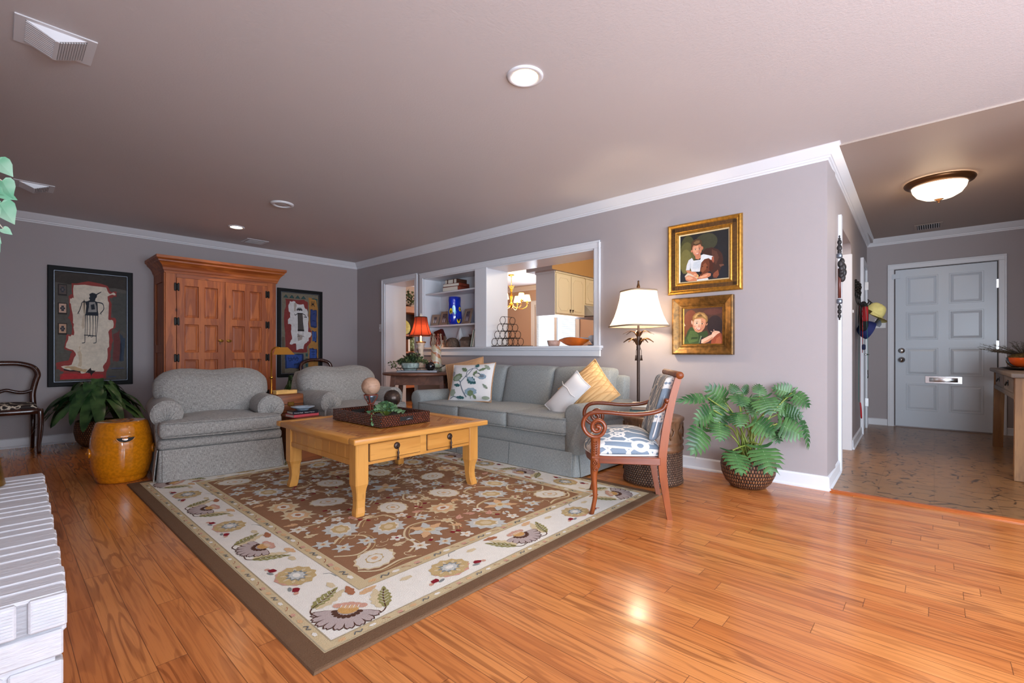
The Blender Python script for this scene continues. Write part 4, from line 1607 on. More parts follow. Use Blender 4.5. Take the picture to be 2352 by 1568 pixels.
# ---- armoire
def make_armoire():
    t = thing('armoire', 'tall knotty pine armoire with panelled double doors against the back wall', 'armoire', (1.887, 6.765, 0))
    W_, D_, H_ = 0.603, 0.262, 1.93
    b = MB()
    b.box(-W_, W_, -D_ + 0.02, D_, 0.0, H_)
    b.build('body', M['armoire_pine'], t)
    for x0, x1 in ((-W_, -W_ + 0.105), (W_ - 0.105, W_)):
        b = MB(); b.box(x0, x1, -D_, -D_ + 0.03, 0.0, H_, b=0.003); b.build('front_stile', M['armoire_pine'], t)
    b = MB(); b.box(-W_ + 0.105, W_ - 0.105, -D_, -D_ + 0.03, H_ - 0.075, H_); b.build('front_rail', M['armoire_pine_cross'], t)
    x = -W_
    for (y0, y1, z0, z1) in ((-D_ + 0.005, -D_ + 0.09, 0, 1.9), (D_ - 0.09, D_, 0, 1.9), (-D_ + 0.09, D_ - 0.09, 0.02, 0.12), (-D_ + 0.09, D_ - 0.09, 0.98, 1.07), (-D_ + 0.09, D_ - 0.09, 1.80, 1.9)):
        b = MB(); b.box(x - 0.012, x - 0.001, y0, y1, z0, z1, b=0.002); b.build('side_frame', M['armoire_pine'], t)
    b = MB()
    pr = [(0.0, 1.90), (0.012, 1.90), (0.018, 1.925), (0.024, 1.93), (0.03, 1.955), (0.045, 1.985), (0.068, 2.012), (0.078, 2.018), (0.08, 2.034), (0.092, 2.044), (0.10, 2.052), (0.10, 2.082), (0.0, 2.086)]
    sweep(b, pr, [(-W_, D_), (-W_, -D_), (W_, -D_), (W_, D_)], 0.0)
    b.box(-W_ - 0.09, W_ + 0.09, -D_ - 0.09, D_, 2.05, 2.084)
    # sweep puts the profile to the right of the path: walk clockwise seen from above
    b.build('cornice', M['armoire_pine_cross'], t)
    for s in (-1, 1):
        x0, x1 = (-W_ + 0.108, -0.003) if s < 0 else (0.003, W_ - 0.108)
        b = MB(); yf = -D_ - 0.006
        w = x1 - x0
        px = [(x0 + 0.075, x0 + w / 2 - 0.03), (x0 + w / 2 + 0.03, x1 - 0.075)]
        pz = [(0.10, 0.42), (0.50, 0.86), (0.94, 1.26), (1.345, 1.77)]
        pz = [(0.12, 0.52), (0.60, 0.90), (0.985, 1.315), (1.395, 1.765)]
        xs = [x0, px[0][0], px[0][1], px[1][0], px[1][1], x1]
        for i in (0, 2, 4): b.box(xs[i], xs[i + 1], yf, yf + 0.024, 0.06, 1.852)
        zs = [0.06] + [z for p in pz for z in p] + [1.852]
        for i in range(0, len(zs), 2):
            for p in px: b.box(p[0], p[1], yf + 0.0004, yf + 0.024, zs[i], zs[i + 1])
        d = b.build('door', M['armoire_pine'], t)
        for p in px:
            for z in pz:
                b = MB()
                ring = lambda k, y: [(p[0] + k, y, z[0] + k), (p[1] - k, y, z[0] + k), (p[1] - k, y, z[1] - k), (p[0] + k, y, z[1] - k)]
                b.loft([ring(0, yf), ring(0.006, yf + 0.012), ring(0.012, yf + 0.013), ring(0.03, yf + 0.009)], 0, False, None, False)
                b.add(ring(0.03, yf + 0.009), [(0, 1, 2, 3)])
                b.build('panel', M['armoire_pine'], d)
        for z in (0.40, 0.98, 1.36, 1.765) if False else (0.45, 0.92, 1.345, 1.745):
            b = MB(); xe = x0 if s < 0 else x1
            b.box(xe - 0.026, xe - 0.003, yf - 0.003, yf + 0.01, z - 0.036, z + 0.036, b=0.002); b.box(xe + 0.003, xe + 0.026, yf - 0.003, yf + 0.01, z - 0.036, z + 0.036, b=0.002)
            b.tube([(xe, yf - 0.004, z - 0.038), (xe, yf - 0.004, z + 0.038)], 0.006, 8)
            for (dx, dz) in ((-0.016, 0.038), (0.016, 0.038), (-0.016, -0.038), (0.016, -0.038)): b.sphere((xe + dx, yf, z + dz), 0.010, 8, 5, sq=(1, 0.3, 1))
            b.build('hinge', M['black_iron'], d)
        b = MB(); xc = -0.045 if s < 0 else 0.045
        b.lathe([(0.0, 0.004), (0.030, 0.003), (0.032, 0.0)], 20, M=T(xc, yf, 1.127, pi / 2, 0, 0), sy=0.55)
        b.tube([(xc - 0.02, yf - 0.008, 1.122), (xc, yf - 0.010, 1.112), (xc + 0.02, yf - 0.008, 1.122)], 0.003, 6)
        b.build('latch', M['old_brass'], d)
    return t


make_armoire()

# ---- amber ceramic garden stool
t = thing('garden_stool', 'glossy amber ceramic drum stool beside the grey armchair', 'stool', (0.648, 4.665, 0), radians(0))
K_ = 0.90
pr = [(0.150, 0.0), (0.168, 0.006), (0.176, 0.03), (0.182, 0.048), (0.186, 0.052), (0.190, 0.056), (0.206, 0.13), (0.213, 0.20), (0.213, 0.27), (0.207, 0.33), (0.203, 0.352), (0.2045, 0.357), (0.201, 0.361), (0.190, 0.41), (0.176, 0.447), (0.166, 0.456), (0.150, 0.458)]
pr = [(r_ * K_, z_) for r_, z_ in pr]
b = MB(); b.lathe(pr + [(0.09, 0.4565), (0.0, 0.456)], 48); st = b.build('body', M['amber_glaze'], t)
va = atan2(-4.665, -0.648)   # direction to the camera
b = MB()
hole = []
for k in range(13):
    a = pi + pi * k / 12
    hole.append((0.052 * cos(a), 0.034 * sin(a)))
rr = 0.2075 * K_
def onst(u, z, r=rr, a0=va + 0.10):
    a = a0 - u / r
    return (r * cos(a), r * sin(a), z)
b.add([onst(u * -1, 0.346 + v, 0.2128 * K_ if v < -0.02 else 0.2105 * K_) for u, v in hole], [tuple(range(13))], 0)
b.add([onst(-u, 0.346 + v, 0.2118 * K_) for u, v in hole][::-1], [tuple(range(13))], 0)
b.build('hand_hole', M['black_hole'], t)
b = MB(); b.tube([onst(-u * 1.08, 0.348 + v * 1.12, 0.2125 * K_) for u, v in hole], 0.004, 6); b.build('hole_rim', M['amber_glaze'], t)
for da in (1.35, -1.42):
    b = MB()
    a = va + da
    c = Vector((0.212 * K_ * cos(a), 0.212 * K_ * sin(a), 0.23))
    Mx = Matrix.Translation(c) @ Euler((0, pi / 2, a)).to_matrix().to_4x4() if False else Matrix.Translation(c) @ Matrix.Rotation(a, 4, 'Z') @ Matrix.Rotation(pi / 2, 4, 'Y')
    b.lathe([(0.036, -0.004), (0.038, 0.006), (0.030, 0.012), (0.024, 0.006), (0.014, 0.008), (0.010, 0.020), (0.0, 0.022)], 18, M=Mx)
    b.build('lion_boss', M['amber_glaze'], t)
b = MB(); b.lathe([(0.0, 0.4562), (0.02, 0.4575), (0.03, 0.4562), (0.035, 0.4575), (0.05, 0.4562)], 24)
for k in range(5):
    a = 2 * pi * k / 5
    b.lathe([(0.018, 0.4590), (0.014, 0.4600), (0.010, 0.4590)], 12, c=(0.062 * cos(a), 0.062 * sin(a), 0))
b.build('top_fretwork', M['amber_glaze'], t)


# ---- carved armchair with blue trellis cloth (local y = forward, x = far side)
def make_chair():
    t = thing('accent_armchair', 'carved mahogany armchair with scroll arms and blue trellis upholstery', 'armchair', (2.72, 1.487, 0.0), atan2(0.539, 0.842))
    for s in (-1, 1):
        x = 0.255 * s
        # front leg: square block with carved post above and sabre foot below
        b = MB()
        rings = []
        for (y, z, hy, hx) in ((0.207, 0.0142, 0.014, 0.014), (0.198, 0.05, 0.013, 0.013), (0.186, 0.115, 0.013, 0.014), (0.188, 0.17, 0.015, 0.016), (0.192, 0.215, 0.017, 0.018), (0.193, 0.255, 0.020, 0.02), (0.190, 0.285, 0.024, 0.023), (0.186, 0.30, 0.029, 0.026), (0.184, 0.34, 0.029, 0.026), (0.184, 0.40, 0.026, 0.025), (0.184, 0.47, 0.029, 0.026)):
            c = 0.3
            rings.append([(x - hx, y - hy * c, z), (x - hx * c, y - hy, z), (x + hx * c, y - hy, z), (x + hx, y - hy * c, z), (x + hx, y + hy * c, z), (x + hx * c, y + hy, z), (x - hx * c, y + hy, z), (x - hx, y + hy * c, z)])
        b.loft(rings, 0, True)
        lg = b.build('leg', M['mahogany'], t)
        b = MB()                                     # carved leaf, rosette and scroll on the outer face
        xo = x + s * 0.026
        for k in range(6):
            z = 0.455 - k * 0.014
            b.tube([(xo, 0.184 - 0.004, z - 0.006), (xo + s * 0.004, 0.184 - 0.014, z + 0.004)], [0.004, 0.002], 6); b.tube([(xo, 0.184 + 0.004, z - 0.006), (xo + s * 0.004, 0.184 + 0.014, z + 0.004)], [0.004, 0.002], 6)
        b.box(min(xo, xo + s * 0.004), max(xo, xo + s * 0.004), 0.162, 0.206, 0.352, 0.366, b=0.002)
        for k in range(7):
            a = 2 * pi * k / 7
            b.sphere((xo + s * 0.002, 0.184 + 0.012 * cos(a), 0.325 + 0.012 * sin(a)), 0.006, 8, 5)
        b.sphere((xo + s * 0.004, 0.184, 0.325), 0.005, 8, 5)
        b.tube([(xo, 0.184 + 0.016 * cos(a) * (1 - k / 26), 0.288 + 0.016 * sin(a) * (1 - k / 26)) for k, a in enumerate([0.5 * j for j in range(20)])], 0.0035, 6)
        b.build('carving', M['mahogany'], lg)
        # rear leg and back post in one sweeping piece
        b = MB()
        pts = spline([(x * 0.92, -0.246, 0.0), (x * 0.93, -0.226, 0.12), (x * 0.95, -0.207, 0.26), (x * 0.97, -0.203, 0.37), (x * 0.97, -0.224, 0.54), (x * 0.97, -0.257, 0.71), (x * 0.97, -0.292, 0.835)], 4)
        rings = []
        for p in pts:
            hy = lerp(0.0155, 0.0225, sstep(0.0, 0.3, p.z)) - 0.004 * sstep(0.5, 0.85, p.z)
            hx = lerp(0.013, 0.018, sstep(0, 0.3, p.z))
            rings.append([(p.x - hx, p.y - hy, p.z), (p.x + hx, p.y - hy, p.z), (p.x + hx, p.y + hy, p.z), (p.x - hx, p.y + hy, p.z)])
        b.loft(rings, 0, False)
        b.build('back_leg', M['mahogany'], t)
        # scroll arm
        xa = x + s * 0.004
        arm = [(-0.222, 0.685), (-0.205, 0.655), (-0.175, 0.637), (-0.128, 0.625), (-0.06, 0.618), (0.02, 0.618), (0.10, 0.624), (0.171, 0.625), (0.221, 0.614), (0.249, 0.585), (0.258, 0.546), (0.244, 0.509), (0.216, 0.484), (0.180, 0.477), (0.146, 0.494), (0.129, 0.530), (0.140, 0.563), (0.170, 0.577), (0.197, 0.560), (0.204, 0.530), (0.187, 0.510), (0.164, 0.514), (0.157, 0.533), (0.172, 0.545)]
        q_ = spline([(xa, y, z) for y, z in arm], 5)
        rad = [lerp(0.0135, 0.0115, i / (len(q_) - 1)) for i in range(len(q_))]
        b = MB(); b.tube(q_, rad, 10, flat=(1.0, 1.25))
        b.sphere((xa, -0.225, 0.700), 0.015, 10, 7)
        b.sphere((xa + s * 0.006, 0.172, 0.540), 0.013, 10, 7, sq=(1, 1, 1))
        b.build('arm', M['mahogany_arm'], t)
    # seat frame: side rails, bowed front rail, rear rail
    for s in (-1, 1):
        b = MB(); b.box(0.255 * s - 0.016, 0.255 * s + 0.016, -0.19, 0.165, 0.322, 0.366, b=0.003); b.build('seat_rail', M['mahogany_arm'], t)
    b = MB()
    pts = [(-0.24, 0.19), (-0.12, 0.222), (0, 0.232), (0.12, 0.222), (0.24, 0.19)]
    b.loft([[(x, y - 0.014, 0.322), (x, y + 0.014, 0.322), (x, y + 0.014, 0.366), (x, y - 0.014, 0.366)] for x, y in pts])
    b.build('front_rail', M['mahogany'], t)
    b = MB(); b.box(-0.24, 0.24, -0.215, -0.19, 0.322, 0.37); b.build('rear_rail', M['mahogany'], t)
    b = MB()
    b.tube([(-0.262, -0.298, 0.846), (-0.25, -0.298, 0.85), (0.25, -0.298, 0.85), (0.262, -0.298, 0.846)], [0.016, 0.021, 0.021, 0.016], 14)
    for s in (-1, 1): b.lathe([(0.0, 0.0), (0.022, 0.0), (0.022, 0.012), (0.0, 0.014)], 14, M=T(s * 0.256, -0.298, 0.849, 0, s * pi / 2, 0))
    b.build('top_rail', M['mahogany'], t)
    # domed seat
    b = MB()
    def sw(x, y, z, qx, qy, qz):
        k = lerp(0.90, 1.0, sstep(-0.2, 0.2, y))
        if qz > -0.5:
            z += 0.088 * (1 - abs(qx) ** 2.6) * (1 - abs(qy) ** 3.0) * (0.5 + 0.5 * qz)
        y += 0.035 * (1 - qx * qx) * sstep(0.05, 0.21, y)
        return (x * k, y, z)
    b.puff(0.515, 0.41, 0.055, 0.025, 20, (0.006, 0.006, 0), (0, 0, 0), warp=sw)
    for k, p in enumerate(b.v): b.v[k] = (p[0], p[1] + 0.005, p[2] + 0.392)
    st = b.build('seat', M['blue_trellis_fabric'], t, uv=lambda q, c, n: ((q.y + 0.21) / 0.26, (q.x + (0.10 if abs(n.x) < 0.6 else 0.10) + (-q.z if n.x > 0.6 else q.z if n.x < -0.6 else 0) * 0.0) / 0.20 + (q.z - 0.39) * (3.2 if n.x < -0.3 else 0.0)))
    b = MB()
    hz = 0.372
    b.tube(spline([(-0.222, -0.195, hz), (-0.255, 0.0, hz), (-0.258, 0.17, hz), (-0.13, 0.238, hz), (0, 0.25, hz), (0.13, 0.238, hz), (0.258, 0.17, hz), (0.255, 0, hz), (0.222, -0.195, hz)], 4), 0.0055, 6)
    b.build('piping', M['white_cotton'], st)
    # padded back, leaning with the posts
    b = MB()
    def kw(x, y, z, qx, qy, qz):
        yy = y + 0.030 * (1 - qx * qx) * (-1)
        return (x, yy - 0.30 * z * 0.9 - 0.10 * z * z, z)
    b.puff(0.43, 0.055, 0.385, 0.026, 12, (0, 0.014, 0), (0, 0, 0), warp=kw)
    for k, p in enumerate(b.v): b.v[k] = (p[0], p[1] - 0.195, p[2] + 0.645)
    bk = b.build('back_pad', M['blue_trellis_fabric'], t, uv=lambda q, c, n: ((q.z) / 0.20, (q.x + 0.05) / 0.15))
    b = MB()
    b.tube([(-0.20, -0.27, 0.833), (0.20, -0.27, 0.833)], 0.006, 6); b.tube([(-0.2, -0.262, 0.818), (0.2, -0.262, 0.818)], 0.004, 6)
    b.tube(spline([(-0.207, -0.25, 0.83), (-0.211, -0.2, 0.65), (-0.205, -0.15, 0.465), (0, -0.15, 0.458), (0.205, -0.15, 0.465), (0.211, -0.2, 0.65), (0.207, -0.25, 0.83)], 4), 0.005, 6)
    b.build('piping', M['white_cotton'], bk)
    return t


make_chair()


# ---- balloon-back side chairs by the back wall
def balloon_chair(label, loc, rotz):
    t = thing('balloon_back_chair', label, 'chair', loc, rotz, 'dark balloon-back chairs')
    R = M['dark_rosewood']
    for s in (-1, 1):
        b = MB(); b.tube(spline([(s * 0.215, -0.20, 0.0), (s * 0.213, -0.20, 0.10), (s * 0.222, -0.205, 0.22), (s * 0.225, -0.205, 0.33), (s * 0.222, -0.20, 0.435)], 3), [0.015, 0.016, 0.017, 0.018, 0.02, 0.021, 0.022, 0.023, 0.023, 0.023, 0.023, 0.023, 0.022], 10); b.build('leg', R, t)
        b = MB(); b.tube([(s * 0.185, 0.245, 0.0), (s * 0.187, 0.215, 0.2), (s * 0.188, 0.20, 0.43)], [0.015, 0.018, 0.02], 8); b.build('leg', R, t)
    b = MB()
    b.tube(spline([(-0.19, 0.20, 0.43), (-0.185, 0.215, 0.56), (-0.205, 0.235, 0.68), (-0.222, 0.25, 0.76), (-0.19, 0.262, 0.83), (-0.10, 0.27, 0.868), (0, 0.272, 0.875), (0.10, 0.27, 0.868), (0.19, 0.262, 0.83), (0.222, 0.25, 0.76), (0.205, 0.235, 0.68), (0.185, 0.215, 0.56), (0.19, 0.20, 0.43)], 5), [0.020] * 61, 10, flat=(1.25, 0.9))
    b.build('balloon_back', R, t)
    b = MB(); b.tube(spline([(-0.19, 0.22, 0.60), (-0.12, 0.222, 0.575), (-0.06, 0.224, 0.585), (0, 0.224, 0.605), (0.06, 0.224, 0.585), (0.12, 0.222, 0.575), (0.19, 0.22, 0.60)], 4), 0.017, 8); b.build('back_rail', R, t)
    b = MB(); b.puff(0.45, 0.43, 0.06, 0.025, 8, (0.006, 0.006, 0), (0, 0.0, 0.415)); b.build('seat_frame', R, t)
    b = MB(); b.puff(0.41, 0.39, 0.05, 0.024, 8, (0, 0, 0.022), (0, 0.0, 0.452)); b.build('seat', M['cowhide'], t)
    return t


_g = G('cowhide')
_n = _g.noise(None, 9.0, 2, 0.5, 0.6)
MAT['cowhide'] = _g.done(_g.mix(srgb(40, 28, 24), srgb(214, 200, 180), ((_n - 0.5).abs()).lt(0.032)), 0.7)
balloon_chair('dark balloon-back chair with black and white seat at the left edge', (0.055, 6.66, 0), 0.0)
balloon_chair('dark balloon-back chair whose arched top shows behind the second armchair', (3.17, 6.62, 0), radians(-8))

# ---- low leather trunks between the armchairs
t = thing('hide_chest', 'low hide-covered chest with books between the two grey armchairs', 'chest', (1.882, 4.50, 0.0138), 0)
b = MB(); b.box(-0.112, 0.112, -0.36, 0.30, 0.0, 0.345, b=0.012, seg=2); b.build('body', M['trunk_hide'], t)
b = MB(); b.box(-0.118, 0.118, -0.368, 0.308, 0.335, 0.39, b=0.012, seg=2); b.build('lid', M['trunk_hide'], t)
b = MB()
for k in range(11):
    b.sphere((-0.105 + k * 0.021, -0.368, 0.345), 0.005, 6, 4); b.sphere((-0.105 + k * 0.021, -0.368, 0.372), 0.005, 6, 4)
b.build('nailheads', M['old_brass'], t)
t = thing('suitcase', 'brown wooden suitcase box standing on the hide chest', 'suitcase', (1.89, 4.68, 0.4043), 0)
b = MB(); b.box(-0.125, 0.125, -0.10, 0.10, 0.0, 0.178, b=0.012, seg=2); b.build('case', M['trunk_hide'], t)
b = MB(); b.box(-0.1265, 0.1265, -0.1015, 0.1015, 0.082, 0.087); b.build('lid_seam', M['dark_gap'], t)
b = MB(); b.box(-0.03, 0.03, -0.108, -0.098, 0.07, 0.105, b=0.003); b.tube([(-0.02, -0.112, 0.072), (0, -0.118, 0.06), (0.02, -0.112, 0.072)], 0.003, 6); b.build('clasp', M['old_brass'], t)
# ------------------------------------------------------------------ rug
def make_rug():
    RX, RY, RW, RL, RH = 0.642, 1.393, 2.45, 3.05, 0.012
    P = Paint(lambda x, y, h: (RX + x, RY + y, RH - 0.0018 + h), 0.00028)
    C = dict(edge=srgb(116, 88, 66), cream=srgb(234, 229, 219), guard=srgb(206, 186, 148), line=srgb(178, 164, 138), field=srgb(150, 110, 82), white=srgb(224, 218, 206),
             tan=srgb(196, 170, 122), lav=srgb(184, 168, 164), dbr=srgb(88, 58, 46), gold=srgb(206, 160, 100), pink=srgb(206, 158, 138), green=srgb(150, 144, 92), olive=srgb(128, 124, 78),
             blue=srgb(198, 200, 196), grey=srgb(136, 140, 138), red=srgb(136, 34, 46), sand=srgb(214, 196, 160), peach=srgb(216, 176, 134), rust=srgb(170, 112, 82))
    # body
    b = P.mb
    prof = [(0.0, 0.001), (0.004, RH - 0.004), (0.012, RH - 0.0019)]
    rings = [[(RX + d, RY + d, z), (RX + RW - d, RY + d, z), (RX + RW - d, RY + RL - d, z), (RX + d, RY + RL - d, z)] for d, z in prof]
    b.loft(rings, 0, False, None, True, C['edge'])

    def frame(d0, d1, col, layer):
        for (x0, y0, x1, y1) in ((d0, d0, RW - d0, d1), (d0, RL - d1, RW - d0, RL - d0), (d0, d1, d1, RL - d1), (RW - d1, d1, RW - d0, RL - d1)):
            P.rect(x0, y0, x1, y1, col, layer)
    g0, g1, c1, f0 = 0.066, 0.112, 0.348, 0.410
    P.rect(g0, g0, RW - g0, RL - g0, C['guard'], 1)
    P.rect(g1, g1, RW - g1, RL - g1, C['cream'], 2)
    P.rect(c1, c1, RW - c1, RL - c1, C['guard'], 3)
    P.rect(f0, f0, RW - f0, RL - f0, C['field'], 4)
    for d in (g0 + 0.003, g1 - 0.003, c1, f0 - 0.004): frame(d, d + 0.004, C['line'] if d != f0 - 0.004 else C['sand'], 5)

    # helpers that draw in a local frame (origin, angle)
    class Fr:
        def __init__(s, x, y, a, m=1, k=1.0): s.x, s.y, s.c, s.s, s.m, s.k, s.a = x, y, cos(a), sin(a), m, k, a
        def __call__(s, u, v):
            u *= s.k; v *= s.k * s.m
            return (s.x + u * s.c - v * s.s, s.y + u * s.s + v * s.c)
        def poly(s, pts, col, L): P.poly([s(*p) for p in pts], col, L, True)
        def ell(s, u, v, rx, ry, col, L, n=12, jag=0.0, rot=0.0):
            q = s(u, v); P.ell(q[0], q[1], rx * s.k, ry * s.k, col, L, s.a + s.m * rot, n, jag)
        def leaf(s, u, v, ang, ln, w, col, L, teeth=0, vein=None):
            q = s(u, v); P.leaf(q[0], q[1], s.a + s.m * ang, ln * s.k, w * s.k, col, L, teeth, vein)
        def curve(s, pts, w, col, L, n=5): P.curve([s(*p) for p in pts], w, col, L, n)

    def palmette(F):           # opens toward -v (outer edge), petals outward
        for k in range(9):
            a = -pi / 2 + (k - 4) * 0.33
            for (L_, w_, c_, l_) in ((0.124, 0.0165, C['dbr'], 6), (0.119, 0.0135, C['lav'], 7)):
                ca, sa = cos(a), sin(a)
                F.poly([(u * ca - v * sa, 0.02 + u * sa + v * ca) for u, v in ((0.03, -0.007), (0.08, -w_), (L_ - 0.012, -w_ * 1.05), (L_, -w_ * 0.5), (L_ - 0.006, 0), (L_, w_ * 0.5), (L_ - 0.012, w_ * 1.05), (0.08, w_), (0.03, 0.007))], c_, l_ + 0.08 * k)
        for k in range(9):
            a = -pi / 2 + (k - 4) * 0.33
            F.ell(0.045 * cos(a), 0.02 + 0.045 * sin(a), 0.012, 0.009, C['dbr'], 8, 8, 0, a)
        F.ell(0, 0.022, 0.036, 0.030, C['gold'], 9, 14)
        for k in range(5):
            F.ell(-0.044 + 0.022 * k, 0.046 + 0.010 * (1 - abs(k - 2) / 2), 0.017, 0.015, C['pink'], 9, 10)
        F.ell(0, 0.036, 0.03, 0.012, C['peach'], 10, 10)
        for k in range(5): F.curve([(-0.03 + 0.015 * k, 0.03), (-0.03 + 0.015 * k, 0.05)], 0.003, C['cream'], 11)

    def rosette(F, big=1.0):
        F.ell(0, -0.012, 0.092 * big, 0.072 * big, C['pink'], 6, 18, 0.05)
        F.ell(0, 0.0, 0.094 * big, 0.076 * big, C['tan'], 7, 22, 0.07)
        for k in range(9):
            a = 2 * pi * k / 9
            F.ell(0.062 * cos(a), 0.05 * sin(a), 0.013, 0.007, C['sand'], 8, 8, 0, a)
        F.ell(0, 0, 0.050, 0.040, C['grey'], 9, 20, 0.16)
        F.ell(0, 0, 0.040, 0.031, C['blue'], 10, 18, 0.14)
        F.ell(0, 0, 0.022, 0.015, C['cream'], 11, 8)

    def bud(F):
        F.leaf(-0.03, 0.0, 0.1, 0.03, 0.02, C['pink'], 6); F.ell(0.014, 0.004, 0.022, 0.015, C['red'], 7, 9, 0.1); F.ell(0.03, -0.018, 0.02, 0.008, C['grey'], 6, 8)

    def feather(F, ln=0.17):
        F.leaf(0, 0.018, 0.12, ln * 0.95, 0.055, C['sand'], 6, 5)
        F.leaf(0, 0, 0, ln, 0.05, C['green'], 7, 6)
        F.curve([(0.005, 0), (ln * 0.5, 0.006), (ln * 0.86, 0.0)], 0.0045, C['dbr'], 8)
        for k in range(5):
            u = ln * (0.2 + 0.13 * k)
            F.curve([(u, 0.002), (u + 0.018, 0.018)], 0.002, C['cream'], 8, 2); F.curve([(u, 0.002), (u + 0.018, -0.016)], 0.002, C['cream'], 8, 2)

    # border run: along each side, outward direction is local -v
    def side(x, y, a, L, n):
        seg = (L - 0.46) / n
        for i in range(n + 1):
            if i > 0 or True:
                ang = a - pi / 4 if i == 0 else a
                if i < n: palmette(Fr(x + cos(a) * (0.23 + i * seg), y + sin(a) * (0.23 + i * seg), ang, 1, 1.0 if i else 1.08))
        F0 = lambda s, v=0.0, da=0.0, m=1, k=1.0: Fr(x + cos(a) * s - sin(a) * v, y + sin(a) * s + cos(a) * v, a + da, m, k)
        for i in range(n):
            s0 = 0.23 + i * seg
            rosette(F0(s0 + seg / 2, 0.0))
            feather(F0(s0 + 0.12, -0.075, 1.05)); feather(F0(s0 + seg - 0.12, -0.075, pi - 1.05, -1))
            bud(F0(s0 + seg / 2 - 0.135, -0.062, 0.3)); bud(F0(s0 + seg / 2 + 0.135, -0.062, pi - 0.3, -1))
            F0(0).curve([(s0 + 0.05, -0.085), (s0 + 0.10, -0.09), (s0 + 0.14, -0.055)], 0.005, C['dbr'], 5.5)
            F0(0).curve([(s0 + seg - 0.05, -0.085), (s0 + seg - 0.10, -0.09), (s0 + seg - 0.14, -0.055)], 0.005, C['dbr'], 5.5)
            F0(s0 + 0.10, 0.082, 0.2).leaf(0, 0, 0, 0.09, 0.035, C['peach'], 6, 3); F0(s0 + seg - 0.10, 0.082, pi - 0.2).leaf(0, 0, 0, 0.09, 0.035, C['rust'], 6, 3)
            F0(s0 + seg / 2 + 0.07, 0.085, 0.5).curve([(0, 0), (0.03, 0.012), (0.07, -0.005)], 0.003, C['grey'], 6)
            F0(s0 + seg / 2 - 0.19, 0.06, 0.0).ell(0, 0, 0.03, 0.014, C['sand'], 5.4, 10, 0.1); F0(s0 + seg / 2 + 0.19, 0.06, 0.0).ell(0, 0, 0.03, 0.014, C['sand'], 5.4, 10, 0.1)
    mid = (g1 + c1) / 2
    side(0, mid, 0, RW, 2)
    side(RW - mid, 0, pi / 2, RL, 3)
    side(RW, RL - mid, pi, RW, 2)
    side(mid, RL, -pi / 2, RL, 3)

    # guard stripes: small repeating scrolls
    def guard(d, L, x, y, a, wid):
        s, i = 0.05, 0
        while s < L - 0.05:
            F = Fr(x + cos(a) * s - sin(a) * d, y + sin(a) * s + cos(a) * d, a, 1, wid / 0.046)
            kind = i % 5
            if kind == 0: F.ell(0, 0, 0.02, 0.011, C['peach'], 6, 9, 0.12)
            elif kind == 1: F.curve([(-0.02, -0.008), (-0.005, 0.008), (0.01, -0.006), (0.026, 0.008)], 0.007 * F.k, C['grey'], 7); F.curve([(-0.02, -0.011), (-0.005, 0.005), (0.01, -0.009), (0.026, 0.005)], 0.002 * F.k, C['dbr'], 8)
            elif kind == 2: F.ell(0, 0, 0.018, 0.010, C['cream'], 6, 10, 0.1)
            elif kind == 3: F.curve([(-0.02, 0.01), (0.0, 0.004), (0.014, -0.010)], 0.004 * F.k, C['rust'], 7); F.ell(0.0, 0.004, 0.012, 0.008, C['sand'], 6, 8)
            else: F.ell(0, 0, 0.016, 0.010, C['pink'], 6, 9, 0.1); F.curve([(-0.014, -0.012), (0.016, -0.013)], 0.0025, C['dbr'], 7, 2)
            s += 0.058; i += 1
    for d, o in (((g0 + g1) / 2, 0.036), ((c1 + f0) / 2, 0.05)):
        guard(d, RW - 2 * d, d, 0, 0, o); guard(d, RL - 2 * d, RW, d, pi / 2, o); guard(d, RW - 2 * d, RW - d, RL, pi, o); guard(d, RL - 2 * d, 0, RL - d, -pi / 2, o)

    # field: one quarter drawn, mirrored about both middles
    rr = random.Random(5)
    fx0, fx1, fy0, fy1 = f0 + 0.02, RW / 2, f0 + 0.02, RL / 2
    items = []
    bigs = [(0.55, 0.56), (0.62, 1.02), (0.56, 1.42), (0.94, 0.66), (1.02, 1.12), (1.225, 0.50), (1.225, 0.88), (1.225, 1.525), (0.80, 1.525), (0.82, 0.86)]
    def far(x, y, d): return all((x - i[0]) ** 2 + (y - i[1]) ** 2 > ((d + i[2]) / 2) ** 2 for i in items)
    for i, (x, y) in enumerate(bigs): items.append((x, y, 0.24, 'big%d' % (i % 4), rr.uniform(0, 6)))
    for kind, d, n in (('star', 0.12, 40), ('flower', 0.085, 60), ('leafy', 0.075, 90), ('curl', 0.05, 140), ('dot', 0.034, 160)):
        for _ in range(n * 4):
            x, y = rr.uniform(fx0 + 0.03, fx1), rr.uniform(fy0 + 0.03, fy1)
            if far(x, y, d): items.append((x, y, d, kind, rr.uniform(0, 6.28)))
